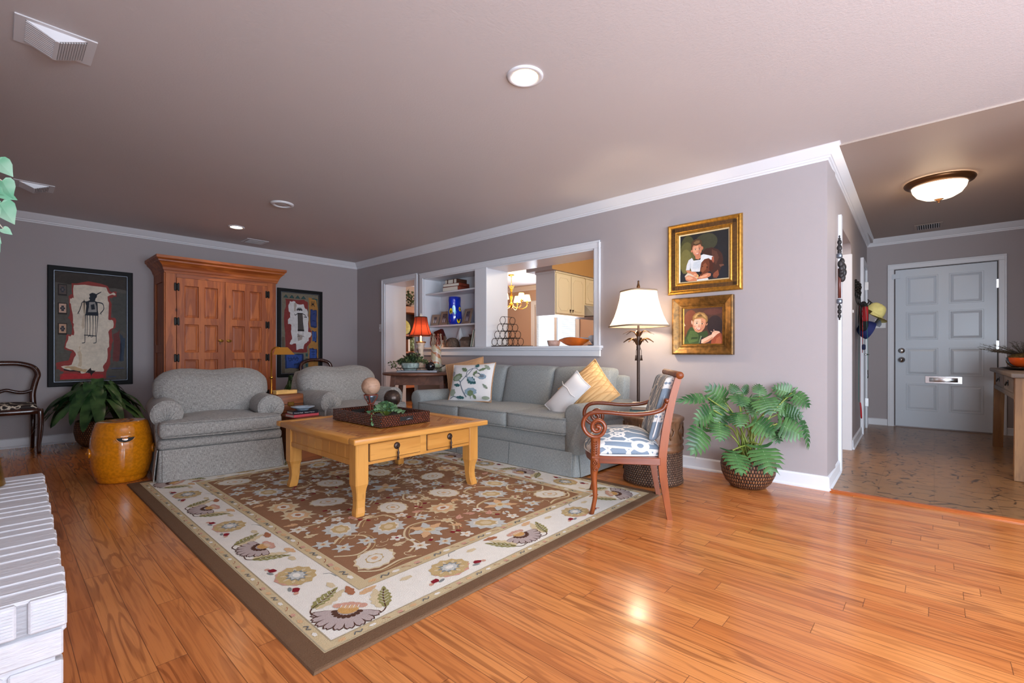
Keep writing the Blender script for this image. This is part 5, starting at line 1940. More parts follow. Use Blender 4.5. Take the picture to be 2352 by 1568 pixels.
    def draw(x, y, kind, a, m):
        F = Fr(x, y, a, m)
        if kind == 'big0':
            F.ell(0, 0, 0.115, 0.09, C['sand'], 6, 26, 0.06); F.ell(0, 0, 0.104, 0.08, C['white'], 7, 24, 0.05); F.ell(0, 0, 0.052, 0.04, C['tan'], 8, 16, 0.08); F.ell(0, 0, 0.044, 0.034, C['white'], 9, 14); F.ell(0, 0, 0.02, 0.015, C['peach'], 10, 9, .1)
        elif kind == 'big1':
            F.ell(0, 0, 0.11, 0.085, C['blue'], 6, 24, 0.14); F.ell(0, 0, 0.072, 0.055, C['white'], 7, 20, 0.05); F.ell(0, 0, 0.062, 0.046, C['tan'], 8, 16, 0.1); F.ell(0, 0, 0.034, 0.025, C['sand'], 9, 10)
        elif kind == 'big2':
            F.ell(0, 0, 0.10, 0.085, C['sand'], 6, 20, 0.16); F.ell(0, 0, 0.075, 0.06, C['peach'], 7, 16, 0.12); F.ell(0, 0, 0.045, 0.035, C['white'], 8, 14, 0.1); F.ell(0, 0, 0.022, 0.016, C['rust'], 9, 9)
        elif kind == 'big3':
            for k in range(7):
                b_ = 2 * pi * k / 7
                F.leaf(0.01 * cos(b_), 0.01 * sin(b_), b_, 0.105, 0.05, C['peach'] if k % 2 else C['blue'], 6, 3)
            F.ell(0, 0, 0.04, 0.032, C['sand'], 8, 14, 0.1); F.ell(0, 0, 0.02, 0.016, C['gold'], 9, 9)
        elif kind == 'star':
            for k in range(6):
                b_ = 2 * pi * k / 6
                F.leaf(0, 0, b_, 0.056, 0.026, C['blue'] if int(a * 10) % 3 else C['white'], 6, 2)
            F.ell(0, 0, 0.018, 0.016, C['sand'], 8, 8); F.ell(0, 0, 0.008, 0.008, C['rust'], 9, 7)
        elif kind == 'flower':
            for k in range(5):
                b_ = 2 * pi * k / 5
                F.ell(0.022 * cos(b_), 0.022 * sin(b_), 0.018, 0.013, C['white'] if int(a * 10) % 2 else C['sand'], 6, 8, 0, b_)
            F.ell(0, 0, 0.011, 0.010, C['red'] if int(a * 7) % 3 == 0 else C['peach'], 8, 8)
        elif kind == 'leafy':
            c_ = (C['sand'], C['pink'], C['peach'], C['blue'])[int(a * 10) % 4]
            F.leaf(-0.035, 0, 0.15, 0.08, 0.034, c_, 6, 4); F.leaf(-0.03, 0, -0.5, 0.045, 0.02, c_, 6, 2); F.curve([(-0.03, 0), (0.03, 0.006)], 0.002, C['rust'], 7, 2)
        elif kind == 'dot':
            F.ell(0, 0, 0.016, 0.012, (C['red'], C['white'], C['rust'], C['blue'])[int(a * 10) % 4], 6, 8, 0.1); F.leaf(0.012, 0, 0.4, 0.03, 0.012, C['sand'], 5.6)
        else:
            F.curve([(-0.035, 0), (-0.01, 0.014), (0.014, 0.006), (0.016, -0.008), (0.004, -0.010)], 0.0045, C['sand'], 5.6, 4)
    vines = [[(0.43, 0.72), (0.52, 0.66), (0.62, 0.72), (0.66, 0.84), (0.58, 0.92), (0.50, 0.86)], [(0.70, 0.50), (0.78, 0.56), (0.80, 0.68), (0.90, 0.78), (1.04, 0.76), (1.10, 0.66), (1.04, 0.56)],
             [(0.70, 0.98), (0.78, 1.06), (0.90, 1.04), (0.92, 0.94)], [(0.46, 1.22), (0.58, 1.20), (0.68, 1.26), (0.80, 1.22), (0.88, 1.30), (0.86, 1.42)], [(1.10, 1.0), (1.18, 1.08), (1.16, 1.2), (1.225, 1.3)],
             [(0.95, 1.28), (1.02, 1.36), (0.98, 1.46), (1.08, 1.525)], [(0.43, 0.50), (0.50, 0.44), (0.62, 0.46), (0.70, 0.44)], [(1.0, 0.86), (1.08, 0.94), (1.12, 0.90)]]
    for mx in (0, 1):
        for my in (0, 1):
            tr = lambda x, y: (RW - x if mx else x, RL - y if my else y)
            for v in vines: P.curve([tr(*p) for p in v], 0.012, C['sand'], 5.2, 6)
            for v in vines: P.curve([tr(p[0] + 0.02, p[1] - 0.015) for p in v], 0.005, C['tan'], 5.1, 6)
            for (x, y, d, kind, a) in items:
                if mx and abs(x - RW / 2) < 0.03 or my and abs(y - RL / 2) < 0.03: continue
                X, Y = tr(x, y)
                draw(X, Y, kind, (pi - a if mx else a) * (-1 if my else 1), -1 if mx != my else 1)
    o = P.mb.build('area_rug', M['rug_wool'])
    tag(o, 'large brown and cream floral wool rug under the coffee table', 'rug')


make_rug()


# ------------------------------------------------------------------ framed art
def frame_mb(w, h, prof):
    """mitred frame: prof = (inset from outer edge, depth out of the wall); local x right, z up, wall at y=0, room on -y"""
    b = MB()
    rings = []
    for (sx, sz) in ((-1, -1), (1, -1), (1, 1), (-1, 1)):
        rings.append([(sx * (w / 2 - d), -o, sz * (h / 2 - d)) for d, o in prof])
    k = len(prof)
    vs = [p for r in rings for p in r]
    fs = []
    for i in range(4):
        for j in range(k - 1):
            i2 = (i + 1) % 4
            fs.append((i * k + j, i2 * k + j, i2 * k + j + 1, i * k + j + 1))
    b.add(vs, fs)
    return b


def picture(name, label, w, h, prof, mat, base, rot, canvas_mat, inner, bg, draw, liner=None):
    t = thing(name, label, 'picture', base, rot)
    H2 = h / 2
    b = frame_mb(w, h, prof)
    b.v = [(x, y, z + H2) for x, y, z in b.v]
    b.build('frame', mat, t)
    if liner:
        b = frame_mb(w - 2 * liner[0], h - 2 * liner[0], liner[1]); b.v = [(x, y, z + H2) for x, y, z in b.v]
        b.build('liner', liner[2], t)
    d, dep = inner
    cw, chh = w - 2 * d, h - 2 * d
    P = Paint(lambda x, y, hh: ((x - 0.5) * cw, -dep - hh, H2 + (0.5 - y) * chh), 0.0002)
    P.rect(0, 0, 1, 1, bg, 0)
    draw(P)
    P.mb.build('canvas', canvas_mat, t)
    return t


S_ = srgb
BLK = [(0, 0.0), (0, 0.030), (0.006, 0.034), (0.046, 0.034), (0.050, 0.022), (0.056, 0.022), (0.058, 0.012)]


def jag(pts, n=3, amp=0.008, seed=1):
    r = random.Random(seed)
    out = []
    for i in range(len(pts)):
        a, b = pts[i], pts[(i + 1) % len(pts)]
        for k in range(n):
            t = k / n
            out.append((lerp(a[0], b[0], t) + (r.uniform(-amp, amp) if k else 0), lerp(a[1], b[1], t) + (r.uniform(-amp, amp) if k else 0)))
    return out


def art_tall(P):
    # coordinates traced on the canvas, 0..1 across and down
    red, dred, par, tan, ink, dk = S_(150, 66, 62), S_(182, 54, 58), S_(220, 208, 190), S_(172, 140, 108), S_(44, 48, 56), S_(40, 36, 36)
    P.poly(jag([(0.0, 0), (1, 0), (1, .13), (.0, .10)], 6, .01, 3), S_(66, 60, 56), 1)
    P.poly(jag([(.78, .18), (1, .16), (.98, .55), (.80, .50)], 4, .02, 4), S_(82, 82, 78), 1)
    P.poly(jag([(.80, .56), (.90, .50), (.92, .82), (.80, .83)], 4, .015, 5), S_(112, 62, 60), 2)
    P.poly(jag([(.90, .55), (.98, .60), (.96, .82), (.89, .82)], 4, .015, 6), S_(62, 72, 88), 2)
    P.poly(jag([(.02, .60), (.14, .58), (.12, .74), (.02, .74)], 4, .012, 7), S_(92, 92, 86), 1)
    P.rect(.76, .885, .96, .895, S_(76, 84, 112), 2); P.rect(.72, .965, .84, .975, S_(76, 84, 112), 2); P.rect(.78, .90, .98, .903, dk, 2)
    P.poly(jag([(.22, .10), (.45, .07), (.72, .10), (.76, .15), (.86, .15), (.85, .20), (.75, .21), (.78, .27), (.77, .40), (.84, .41), (.84, .49), (.78, .52), (.80, .62), (.76, .73), (.76, .85), (.70, .93), (.70, .985), (.07, .985), (.06, .95), (.12, .91), (.02, .89), (.02, .83), (.18, .81), (.23, .73), (.12, .70), (.15, .58), (.22, .57), (.22, .48), (.17, .42), (.20, .35), (.18, .22), (.23, .20)], 3, .009, 8), red, 3)
    P.poly(jag([(.10, .93), (.40, .93), (.66, .95), (.66, .985), (.07, .985)], 3, .006, 9), dred, 4)
    P.poly(jag([(.10, .86), (.30, .88), (.42, .92), (.36, .93), (.12, .90)], 3, .008, 10), dk, 5)
    P.poly(jag([(.25, .115), (.40, .105), (.70, .115), (.74, .17), (.83, .165), (.83, .185), (.72, .20), (.74, .26), (.73, .42), (.80, .43), (.80, .50), (.73, .54), (.74, .64), (.72, .74), (.70, .83), (.66, .86), (.66, .92), (.44, .93), (.36, .935), (.34, .91), (.20, .90), (.08, .865), (.22, .85), (.28, .76), (.24, .715), (.14, .69), (.18, .585), (.25, .58), (.25, .48), (.24, .44), (.21, .29), (.20, .24), (.25, .235)], 3, .010, 11), par, 6)
    P.poly(jag([(.37, .26), (.42, .25), (.40, .50), (.37, .52)], 5, .02, 12), S_(204, 186, 164), 7); P.poly(jag([(.30, .74), (.34, .68), (.36, .86), (.32, .88)], 4, .02, 13), S_(204, 184, 158), 7); P.poly(jag([(.12, .868), (.30, .875), (.44, .90), (.40, .925), (.22, .895)], 4, .008, 15), S_(196, 164, 126), 7)
    P.poly([(.44, .905), (.48, .88), (.49, .905), (.55, .91), (.50, .94), (.49, .96), (.47, .93), (.41, .925)], dk, 8)
    # the standing figure
    P.poly([(.46, .19), (.50, .175), (.54, .18), (.57, .19), (.565, .215), (.55, .225), (.54, .25), (.575, .26), (.58, .34), (.59, .375), (.585, .39), (.40, .39), (.41, .37), (.42, .30), (.40, .265), (.44, .255), (.47, .245), (.455, .225), (.47, .215)], ink, 9)
    P.poly([(.46, .265), (.54, .26), (.56, .30), (.565, .355), (.44, .36), (.455, .31)], S_(150, 146, 142), 10); P.poly([(.48, .29), (.53, .28), (.54, .33), (.49, .335)], ink, 11)
    P.line([(.56, .19), (.62, .165), (.63, .16)], [.012, .008, .004], ink, 10)
    for pts in ([(.41, .262), (.365, .27), (.345, .31), (.325, .35), (.31, .365)], [(.575, .262), (.64, .27), (.66, .29), (.665, .32), (.645, .345), (.62, .36)]): P.curve(pts, .010, ink, 10)
    for (x, y) in ((.31, .365), (.62, .36)):
        for k in (-1, 0, 1): P.line([(x, y), (x + .014 * k, y + .016)], .005, ink, 10)
    for x0, x1 in ((.405, .40), (.43, .43), (.47, .47), (.51, .508), (.548, .545), (.582, .56)):
        P.line([(x0, .385), ((x0 + x1) / 2 + .003, .48), (x1, .575)], [.012, .007, .007], ink, 10)
    P.line([(.39, .575), (.48, .578), (.56, .582)], .008, ink, 10); P.curve([(.44, .59), (.47, .58), (.49, .592), (.52, .58)], .006, ink, 10)
    for x in (.40, .557):
        P.curve([(x, .575), (x, .63), (x - .005, .645), (x - .04, .65)], (.010, .006), ink, 10)
    for (y, c) in ((.145, S_(96, 84, 80)), (.315, S_(206, 170, 150)), (.50, S_(196, 158, 132))):
        P.rect(.04, y - .03, .16, y + .075, S_(54, 50, 48), 4); P.rect(.055, y - .022, .15, y + .06, c, 5)
        P.rect(.085, y - .005, .12, y + .045, S_(66, 66, 74), 6); P.rect(.07, y + .012, .135, y + .028, S_(66, 66, 74), 6); P.rect(.093, y + .01, .112, y + .03, S_(110, 100, 98), 7)


def art_small(P):
    red, whi, och, blu, dbl, ink, teal, gr = S_(128, 52, 50), S_(208, 206, 204), S_(164, 116, 58), S_(52, 78, 146), S_(34, 52, 92), S_(34, 30, 30), S_(48, 84, 84), S_(122, 112, 96)
    P.poly(jag([(0, .55), (.08, .55), (.09, 1), (0, 1)], 4, .01, 2), S_(96, 86, 72), 1)
    P.poly(jag([(.72, .04), (.99, .05), (.98, .97), (.72, .97), (.72, .62), (.80, .60), (.80, .45), (.72, .42), (.74, .20)], 4, .012, 3), och, 1)
    P.poly(jag([(.80, .05), (.98, .05), (.98, .17), (.94, .07)], 3, .006, 4), teal, 2)
    for i in range(4):
        x = .12 + i * .155
        P.poly([(x - .07, .065), (x, .025), (x + .065, .065)], ink, 2); P.poly([(x - .055, .062), (x, .03), (x + .05, .062)], teal, 3)
    P.poly(jag([(.10, .08), (.60, .075), (.70, .10), (.70, .22), (.74, .42), (.82, .48), (.78, .62), (.68, .67), (.68, .74), (.30, .74), (.10, .70), (.10, .50), (.07, .36), (.08, .22), (.12, .18)], 3, .008, 5), red, 3)
    P.poly(jag([(.22, .105), (.36, .105), (.42, .135), (.58, .13), (.62, .18), (.68, .20), (.70, .24), (.72, .33), (.71, .48), (.80, .485), (.80, .52), (.74, .55), (.72, .60), (.64, .625), (.60, .65), (.58, .70), (.40, .715), (.38, .63), (.22, .64), (.24, .60), (.28, .56), (.25, .48), (.26, .40), (.17, .39), (.18, .33), (.23, .31), (.23, .25), (.19, .23), (.18, .16)], 3, .010, 6), whi, 5)
    P.poly(jag([(.34, .12), (.40, .14), (.38, .22), (.33, .24)], 3, .01, 7), S_(166, 156, 146), 6); P.poly(jag([(.42, .50), (.56, .52), (.54, .58), (.44, .60)], 3, .012, 8), S_(160, 150, 142), 6)
    # spirit figure with striped skirt
    P.ell(.475, .205, .022, .014, ink, 8, 0, 10)
    for k in range(9):
        a = pi * (1.05 + k * .1125)
        P.line([(.475 + .03 * cos(a), .215 + .02 * sin(a)), (.475 + .085 * cos(a), .215 + .04 * sin(a))], .010, ink, 8)
    P.poly([(.42, .25), (.55, .25), (.57, .36), (.60, .475), (.43, .475), (.43, .36)], S_(92, 86, 82), 7)
    for k in range(8):
        x = .435 + k * .018
        P.line([(x, .255), (x + .004, .35), (x + .01 + k * .002, .47)], .006, ink, 9)
    P.rect(.425, .455, .60, .475, ink, 9); P.rect(.42, .245, .56, .257, ink, 9)
    P.curve([(.42, .255), (.36, .275), (.34, .255)], .010, ink, 9); P.curve([(.55, .25), (.63, .27), (.64, .29)], .010, ink, 9); P.rect(.60, .288, .68, .298, ink, 9)
    for x in (.46, .57): P.line([(x, .475), (x, .535)], .006, ink, 9); P.line([(x - .04, .545), (x, .535), (x + .03, .545)], .006, ink, 9)
    P.rect(.76, .065, .92, .165, S_(172, 122, 62), 2)
    P.curve([(.84, .085), (.845, .12), (.84, .155)], .012, ink, 4); P.curve([(.80, .085), (.81, .115), (.87, .115), (.88, .08)], .012, ink, 4); P.curve([(.79, .155), (.81, .13), (.87, .13), (.895, .155)], .012, ink, 4)
    for (x0, y0, x1, y1, c) in ((.77, .19, .955, .42, S_(52, 66, 118)), (.82, .46, .945, .61, S_(58, 84, 142)), (.74, .69, .955, .86, blu), (.09, .755, .58, .955, blu)):
        P.poly(jag([(x0, y0), (x1, y0 + .005), (x1, y1), (x0 + .01, y1 - .01)], 4, .012, int(x0 * 100)), dbl, 4)
        e = (x1 - x0) * .09
        P.poly(jag([(x0 + e, y0 + .012), (x1 - e, y0 + .018), (x1 - e, y1 - .015), (x0 + e, y1 - .02)], 4, .010, int(x0 * 100) + 1), c, 5)
    for k in range(3): P.rect(.64, .755 + k * .065, .70, .795 + k * .065, teal, 4)
    P.curve([(.18, .80), (.20, .845), (.25, .84), (.25, .80), (.28, .845), (.33, .80), (.36, .84), (.40, .80), (.44, .83), (.40, .85)], .011, dbl, 7); P.line([(.17, .822), (.46, .822)], .008, dbl, 7)
    P.line([(.33, .895), (.45, .885), (.46, .87)], .020, dbl, 7)
    for x in (.34, .38, .41, .445): P.line([(x, .89), (x, .925)], .012, dbl, 7)
    P.line([(.85, .71), (.85, .81)], .010, dbl, 7); P.line([(.80, .735), (.91, .735)], .010, dbl, 7); P.line([(.81, .77), (.90, .77)], .008, dbl, 7)
    P.line([(.885, .48), (.88, .54), (.86, .58)], .012, dbl, 7); P.line([(.88, .54), (.905, .58)], .010, dbl, 7); P.line([(.84, .25), (.90, .24)], .012, dbl, 7); P.line([(.83, .33), (.92, .34)], .012, dbl, 7)


picture('framed_painting', 'tall black-framed tribal painting of a bird-headed figure on parchment', 0.714, 1.306, BLK, M['black_paint'], (0.712, BY, 0.614), 0, M['canvas_paint'], (0.056, 0.012), S_(92, 88, 82), art_tall, (0.0495, [(0, 0.0245), (0.0035, 0.0245), (0.0035, 0.02)], M['silver_iron']))
picture('framed_painting', 'black-framed tribal painting with blue patches right of the pine armoire', 0.662, 1.294, BLK, M['black_paint'], (3.036, BY, 0.626), 0, M['canvas_paint'], (0.056, 0.012), S_(118, 110, 94), art_small, (0.0495, [(0, 0.0245), (0.0035, 0.0245), (0.0035, 0.02)], M['silver_iron']))


def face(P, cx, cy, w, h, skin, lite, L, tilt=0.0):
    R = lambda u, v: (cx + w * (u * cos(tilt) - v * sin(tilt)), cy + h * (u * sin(tilt) + v * cos(tilt)))
    poly = lambda pts, c, l: P.poly([R(*p) for p in pts], c, l)
    poly([(-.47, -.40), (-.5, 0), (-.42, .25), (-.24, .46), (0, .53), (.24, .45), (.42, .22), (.5, -.05), (.46, -.40), (.2, -.55), (-.2, -.55)], skin, L)
    poly([(-.38, -.30), (-.42, .02), (-.30, .26), (-.05, .40), (.10, .30), (.14, -.1), (.1, -.35)], lite, L + 1)
    for s in (-1, 1):
        u = .20 * s + .03
        poly([(u - .10, -.06), (u, -.11), (u + .10, -.06), (u, -.02)], S_(232, 220, 210), L + 2)
        P.ell(*R(u, -.065), w * .05, h * .045, S_(48, 34, 28), L + 3, 0, 8)
        poly([(u - .12, -.14), (u, -.20), (u + .12, -.14), (u, -.165)], S_(120, 84, 58), L + 2)
    poly([(.0, -.05), (.06, .12), (.09, .15), (.03, .18), (-.04, .16)], S_(206, 132, 106), L + 2)
    poly([(-.20, .23), (0, .30), (.22, .22), (.14, .36), (.02, .40), (-.10, .36)], S_(176, 84, 74), L + 2)
    poly([(-.14, .26), (.01, .305), (.16, .25), (.10, .315), (0, .34), (-.08, .32)], S_(240, 232, 224), L + 3)
    P.ell(*R(-.30, .16), w * .09, h * .06, S_(224, 150, 122), L + 2, 0, 9); P.ell(*R(.30, .14), w * .08, h * .06, S_(206, 130, 104), L + 2, 0, 9)


def art_boydog(P):
    sk, sl = S_(196, 128, 96), S_(224, 164, 130)
    for (x, y, rx, ry, c) in ((.18, .45, .30, .42, S_(74, 72, 46)), (.16, .50, .20, .34, S_(98, 94, 56)), (.14, .55, .12, .24, S_(116, 110, 64)), (.55, .22, .22, .18, S_(66, 66, 50))):
        P.ell(min(max(x, 0), 1), y, min(rx, x), ry, c, 1 + (rx < .25) + (rx < .15), 0, 26)
    P.poly([(0, .82), (1, .74), (1, 1), (0, 1)], S_(38, 40, 46), 4)
    # dog body, head, paws
    P.poly([(.46, .42), (.54, .35), (.66, .34), (.78, .40), (.86, .50), (.88, .62), (.86, .72), (.80, .86), (.70, .90), (.62, .80), (.60, .60), (.52, .48)], S_(66, 44, 38), 5)
    P.poly([(.66, .38), (.76, .44), (.80, .56), (.74, .70), (.68, .60), (.66, .48)], S_(86, 56, 46), 6)
    P.poly([(.80, .70), (.88, .70), (.90, .73), (.82, .75)], S_(104, 70, 56), 6)
    P.poly([(.70, .86), (.78, .80), (.80, .90), (.76, .96), (.69, .95), (.68, .90)], S_(128, 74, 54), 7)
    for x in (.70, .73, .76): P.line([(x, .92), (x, .955)], .006, S_(60, 36, 30), 8)
    # boy
    P.poly([(.27, .50), (.30, .56), (.44, .56), (.45, .47), (.50, .455), (.60, .49), (.68, .52), (.67, .585), (.60, .60), (.52, .62), (.48, .74), (.42, .80), (.26, .78), (.24, .70), (.22, .745), (.145, .74), (.16, .64), (.20, .54)], S_(216, 218, 220), 8)
    P.poly([(.30, .60), (.44, .58), (.46, .66), (.40, .74), (.28, .72)], S_(198, 204, 210), 9); P.poly([(.24, .56), (.22, .74), (.24, .70)], S_(176, 182, 188), 9)
    P.poly([(.145, .745), (.22, .748), (.26, .78), (.35, .80), (.39, .86), (.36, .90), (.30, .88), (.24, .82), (.17, .79)], sk, 9)
    P.poly([(.66, .54), (.70, .52), (.705, .62), (.69, .66), (.66, .60)], S_(150, 84, 64), 9)
    P.poly([(.12, .86), (.18, .80), (.24, .82), (.32, .88), (.40, .90), (.38, .94), (.28, .95), (.14, .94)], S_(206, 190, 170), 9)
    P.poly([(.13, .88), (.20, .85), (.32, .90), (.38, .94), (.375, .985), (.20, .975), (.14, .945)], sk, 10); P.poly([(.15, .88), (.22, .87), (.30, .92), (.22, .95), (.15, .92)], sl, 11)
    P.poly([(.38, .92), (.46, .87), (.58, .84), (.645, .86), (.64, .91), (.56, .945), (.40, .95)], sk, 10); P.poly([(.42, .91), (.52, .88), (.60, .87), (.56, .91), (.46, .93)], sl, 11)
    P.ell(.375, .885, .028, .034, S_(226, 190, 110), 12, 0, 12, .08); P.ell(.335, .87, .04, .03, sl, 13, .3, 12)
    for k in range(4): P.line([(.32 + .015 * k, .86), (.345 + .016 * k, .90)], .010, sk, 14)
    P.poly([(.37, .955), (.46, .95), (.58, .945), (.60, .965), (.59, .985), (.50, .99), (.37, 1.0)], S_(216, 216, 216), 11); P.poly([(.19, .985), (.27, .985), (.26, 1.0), (.2, 1.0)], S_(216, 216, 216), 11)
    P.poly([(.44, .72), (.46, .62), (.52, .56), (.60, .55), (.66, .60), (.67, .70), (.64, .80), (.56, .84), (.50, .86), (.46, .89), (.42, .86), (.43, .80)], S_(104, 58, 40), 12)
    P.poly([(.48, .68), (.54, .63), (.58, .70), (.54, .78), (.48, .82), (.45, .78)], S_(136, 82, 56), 13); P.poly([(.60, .58), (.67, .62), (.69, .76), (.65, .84), (.61, .78), (.62, .66)], S_(72, 40, 32), 13)
    P.ell(.445, .83, .022, .026, S_(28, 22, 24), 14, 0, 10); P.ell(.57, .725, .016, .012, S_(34, 22, 20), 14, 0, 8); P.ell(.48, .70, .012, .010, S_(34, 22, 20), 14, 0, 8)
    P.poly([(.33, .44), (.44, .44), (.45, .52), (.40, .55), (.34, .53)], sk, 13)
    face(P, .375, .355, .20, .25, sk, sl, 14)
    P.ell(.265, .36, .018, .03, sk, 13, 0, 10); P.ell(.478, .33, .018, .034, S_(196, 120, 90), 13, 0, 10)
    P.poly([(.255, .34), (.25, .25), (.28, .17), (.34, .13), (.42, .135), (.465, .18), (.475, .27), (.465, .30), (.44, .245), (.36, .26), (.30, .25), (.28, .29), (.275, .34)], S_(84, 62, 44), 18)
    P.poly([(.30, .20), (.36, .16), (.43, .17), (.42, .22), (.34, .235)], S_(128, 98, 68), 19)


def art_boygreen(P):
    sk, sl = S_(206, 142, 108), S_(234, 184, 154)
    for (x, y, rx, ry, c) in ((.20, .40, .19, .34, S_(112, 60, 44)), (.75, .14, .24, .08, S_(92, 56, 50)), (.80, .50, .19, .26, S_(50, 40, 42)), (.10, .62, .09, .2, S_(112, 66, 46))): P.ell(x, y, rx, ry, c, 1, 0, 22)
    P.poly([(.02, .40), (.06, .48), (.03, .50)], S_(196, 180, 160), 2)
    P.poly([(.70, 1), (.72, .86), (.78, .74), (.88, .68), (.96, .72), (.98, .86), (.97, 1)], S_(152, 76, 52), 3); P.poly([(.80, 1), (.84, .84), (.92, .78), (.96, .90), (.95, 1)], S_(176, 96, 64), 4)
    P.poly([(.02, 1), (.06, .80), (.12, .62), (.20, .52), (.28, .54), (.40, .66), (.52, .66), (.60, .62), (.64, .72), (.60, .80), (.50, .82), (.44, .94), (.40, 1)], S_(58, 76, 44), 5)
    P.poly([(.10, .82), (.18, .62), (.30, .62), (.40, .74), (.38, .90), (.16, .96)], S_(80, 102, 58), 6); P.poly([(.22, .80), (.38, .80), (.37, .84), (.2, .86)], S_(50, 68, 40), 7)
    P.poly([(.46, .80), (.51, .80), (.46, .98), (.40, .985), (.43, .90)], S_(34, 32, 40), 7); P.poly([(.45, .76), (.48, .78), (.42, .96), (.405, .96)], S_(120, 136, 104), 8)
    P.poly([(.46, .96), (.47, .87), (.60, .80), (.72, .74), (.79, .78), (.76, .84), (.64, .93), (.54, .97)], sl, 8); P.poly([(.50, .95), (.62, .88), (.74, .80), (.76, .84), (.64, .93), (.54, .97)], sk, 9)
    P.poly([(.72, .74), (.74, .68), (.80, .64), (.90, .66), (.93, .69), (.86, .73), (.79, .80), (.75, .79)], sl, 9)
    for k in range(4): P.line([(.76 + .03 * k, .655 + .002 * k), (.74 + .03 * k, .70)], .010, sk, 10)
    P.line([(.78, .64), (.775, .61)], .018, sl, 10); P.line([(.73, .67), (.70, .65)], .014, sl, 10)
    face(P, .41, .46, .34, .42, sk, sl, 10, 0.12)
    P.poly([(.215, .35), (.235, .345), (.25, .40), (.25, .46), (.225, .45), (.21, .40)], sl, 9); P.poly([(.60, .45), (.63, .44), (.61, .49), (.585, .50)], sk, 9)
    P.poly([(.25, .34), (.25, .24), (.32, .16), (.42, .13), (.54, .16), (.62, .26), (.63, .36), (.60, .43), (.57, .34), (.50, .29), (.40, .29), (.30, .32), (.27, .38)], S_(150, 112, 66), 14)
    P.poly([(.28, .26), (.34, .19), (.42, .16), (.38, .22), (.32, .29)], S_(190, 152, 98), 15); P.poly([(.46, .17), (.56, .22), (.60, .32), (.52, .26)], S_(186, 148, 94), 15); P.poly([(.36, .22), (.46, .19), (.5, .25), (.40, .26)], S_(104, 76, 48), 15)


GP1 = [(0, 0.0), (0, 0.016), (0.006, 0.030), (0.016, 0.034), (0.024, 0.028), (0.030, 0.024), (0.034, 0.026), (0.072, 0.026), (0.076, 0.022), (0.084, 0.026), (0.094, 0.022), (0.098, 0.012)]
p = picture('framed_portrait', 'gold-framed portrait of a boy in white sitting with a brown dog', 0.608, 0.606, GP1, M['gold_leaf'], (WX, 1.4265, 1.482), -pi / 2, M['oil_paint'], (0.096, 0.010), S_(40, 40, 42), art_boydog, (0.0945, [(0, 0.016), (0.006, 0.016), (0.012, 0.010)], M['gilt_slip']))
b = MB()
for (n_, L, ax) in ((58, 0.54, 'x'), (58, 0.54, 'z')):
    for s in (-1, 1):
        for k in range(n_):
            q_ = -L / 2 + (k + 0.5) * L / n_
            e = s * (0.304 - 0.053)
            if abs(q_) > 0.262: continue
            if ax == 'x': b.box(q_ - 0.0028, q_ + 0.0028, -0.0275, -0.0255, 0.303 + e - 0.016, 0.303 + e + 0.016)
            else: b.box(e - 0.016, e + 0.016, -0.0275, -0.0255, 0.303 + q_ - 0.0028, 0.303 + q_ + 0.0028)
b.build('fluted_band', M['dark_bronze'], p)
GP2 = [(0, 0.0), (0, 0.048), (0.006, 0.054), (0.014, 0.054), (0.024, 0.048), (0.046, 0.036), (0.060, 0.030), (0.066, 0.030), (0.072, 0.024), (0.082, 0.022), (0.086, 0.014)]
picture('framed_portrait', 'dark-gold-framed portrait of a blond boy in a green shirt', 0.497, 0.482, GP2, M['dark_gold'], (WX, 1.433, 0.965), -pi / 2, M['oil_paint'], (0.084, 0.012), S_(78, 52, 44), art_boygreen, (0.0835, [(0, 0.016), (0.004, 0.016), (0.008, 0.012)], M['gold_leaf']))

# ------------------------------------------------------------------ lamps
def shade_rings(prof, cut, seg_c=3):
    """square shade with cut, concave corners: prof = (half width, z)"""
    out = []
    for (h, z) in prof:
        c = h * cut
        r = []
        for k in range(4):
            a = pi / 2 * k
            for (u, v) in ((h - c, -h), (h - c * 0.42, -h + c * 0.30), (h - c * 0.30, -h + c * 0.42), (h, -h + c), (h * 1.012, 0)):
                r.append((u * cos(a) - v * sin(a), u * sin(a) + v * cos(a), z))
        out.append(r)
    return out


t = thing('floor_lamp', 'lit floor lamp with ivory bell shade and palm-leaf bronze post', 'lamp', (3.655, 1.862, 0.0), radians(-30))
b = MB(); b.lathe([(0.13, 0.0), (0.13, 0.012), (0.09, 0.022), (0.04, 0.034), (0.018, 0.06), (0.0135, 0.09), (0.0135, 1.0), (0.0155, 1.012), (0.017, 1.03), (0.013, 1.05), (0.014, 1.10), (0.018, 1.13), (0.012, 1.16), (0.009, 1.20), (0.009, 1.26)], 16); b.build('post', M['dark_bronze'], t)
b = MB()
for lev, (z0, n_, sp, lift) in enumerate(((1.045, 6, 0.125, 0.055), (1.115, 6, 0.135, 0.05))):
    for k in range(n_):
        a = 2 * pi * k / n_ + lev * 0.5 + 0.3
        ca, sa = cos(a), sin(a)
        pts = spline([(0.012 * ca, 0.012 * sa, z0), (0.035 * ca, 0.035 * sa, z0 + lift * 0.75), (0.075 * ca, 0.075 * sa, z0 + lift), (sp * ca, sp * sa, z0 + lift * 0.45)], 4)
        b.tube(pts, [0.0035 + 0.0055 * sin(pi * min(1, i / (len(pts) - 1) + 0.12)) for i in range(len(pts))], 6, flat=(0.35, 1.3))
b.build('palm_leaves', M['bronze'], t)
b = MB()
for (x, y) in ((-0.03, -0.012), (0.012, -0.026)):
    b.tube([(x * 0.5, y * 0.5, 1.03), (x, y, 1.0), (x, y, 0.955)], 0.0022, 5); b.lathe([(0.0, 0.962), (0.008, 0.956), (0.006, 0.948), (0.011, 0.915), (0.0, 0.915)], 10, c=(x, y, 0))
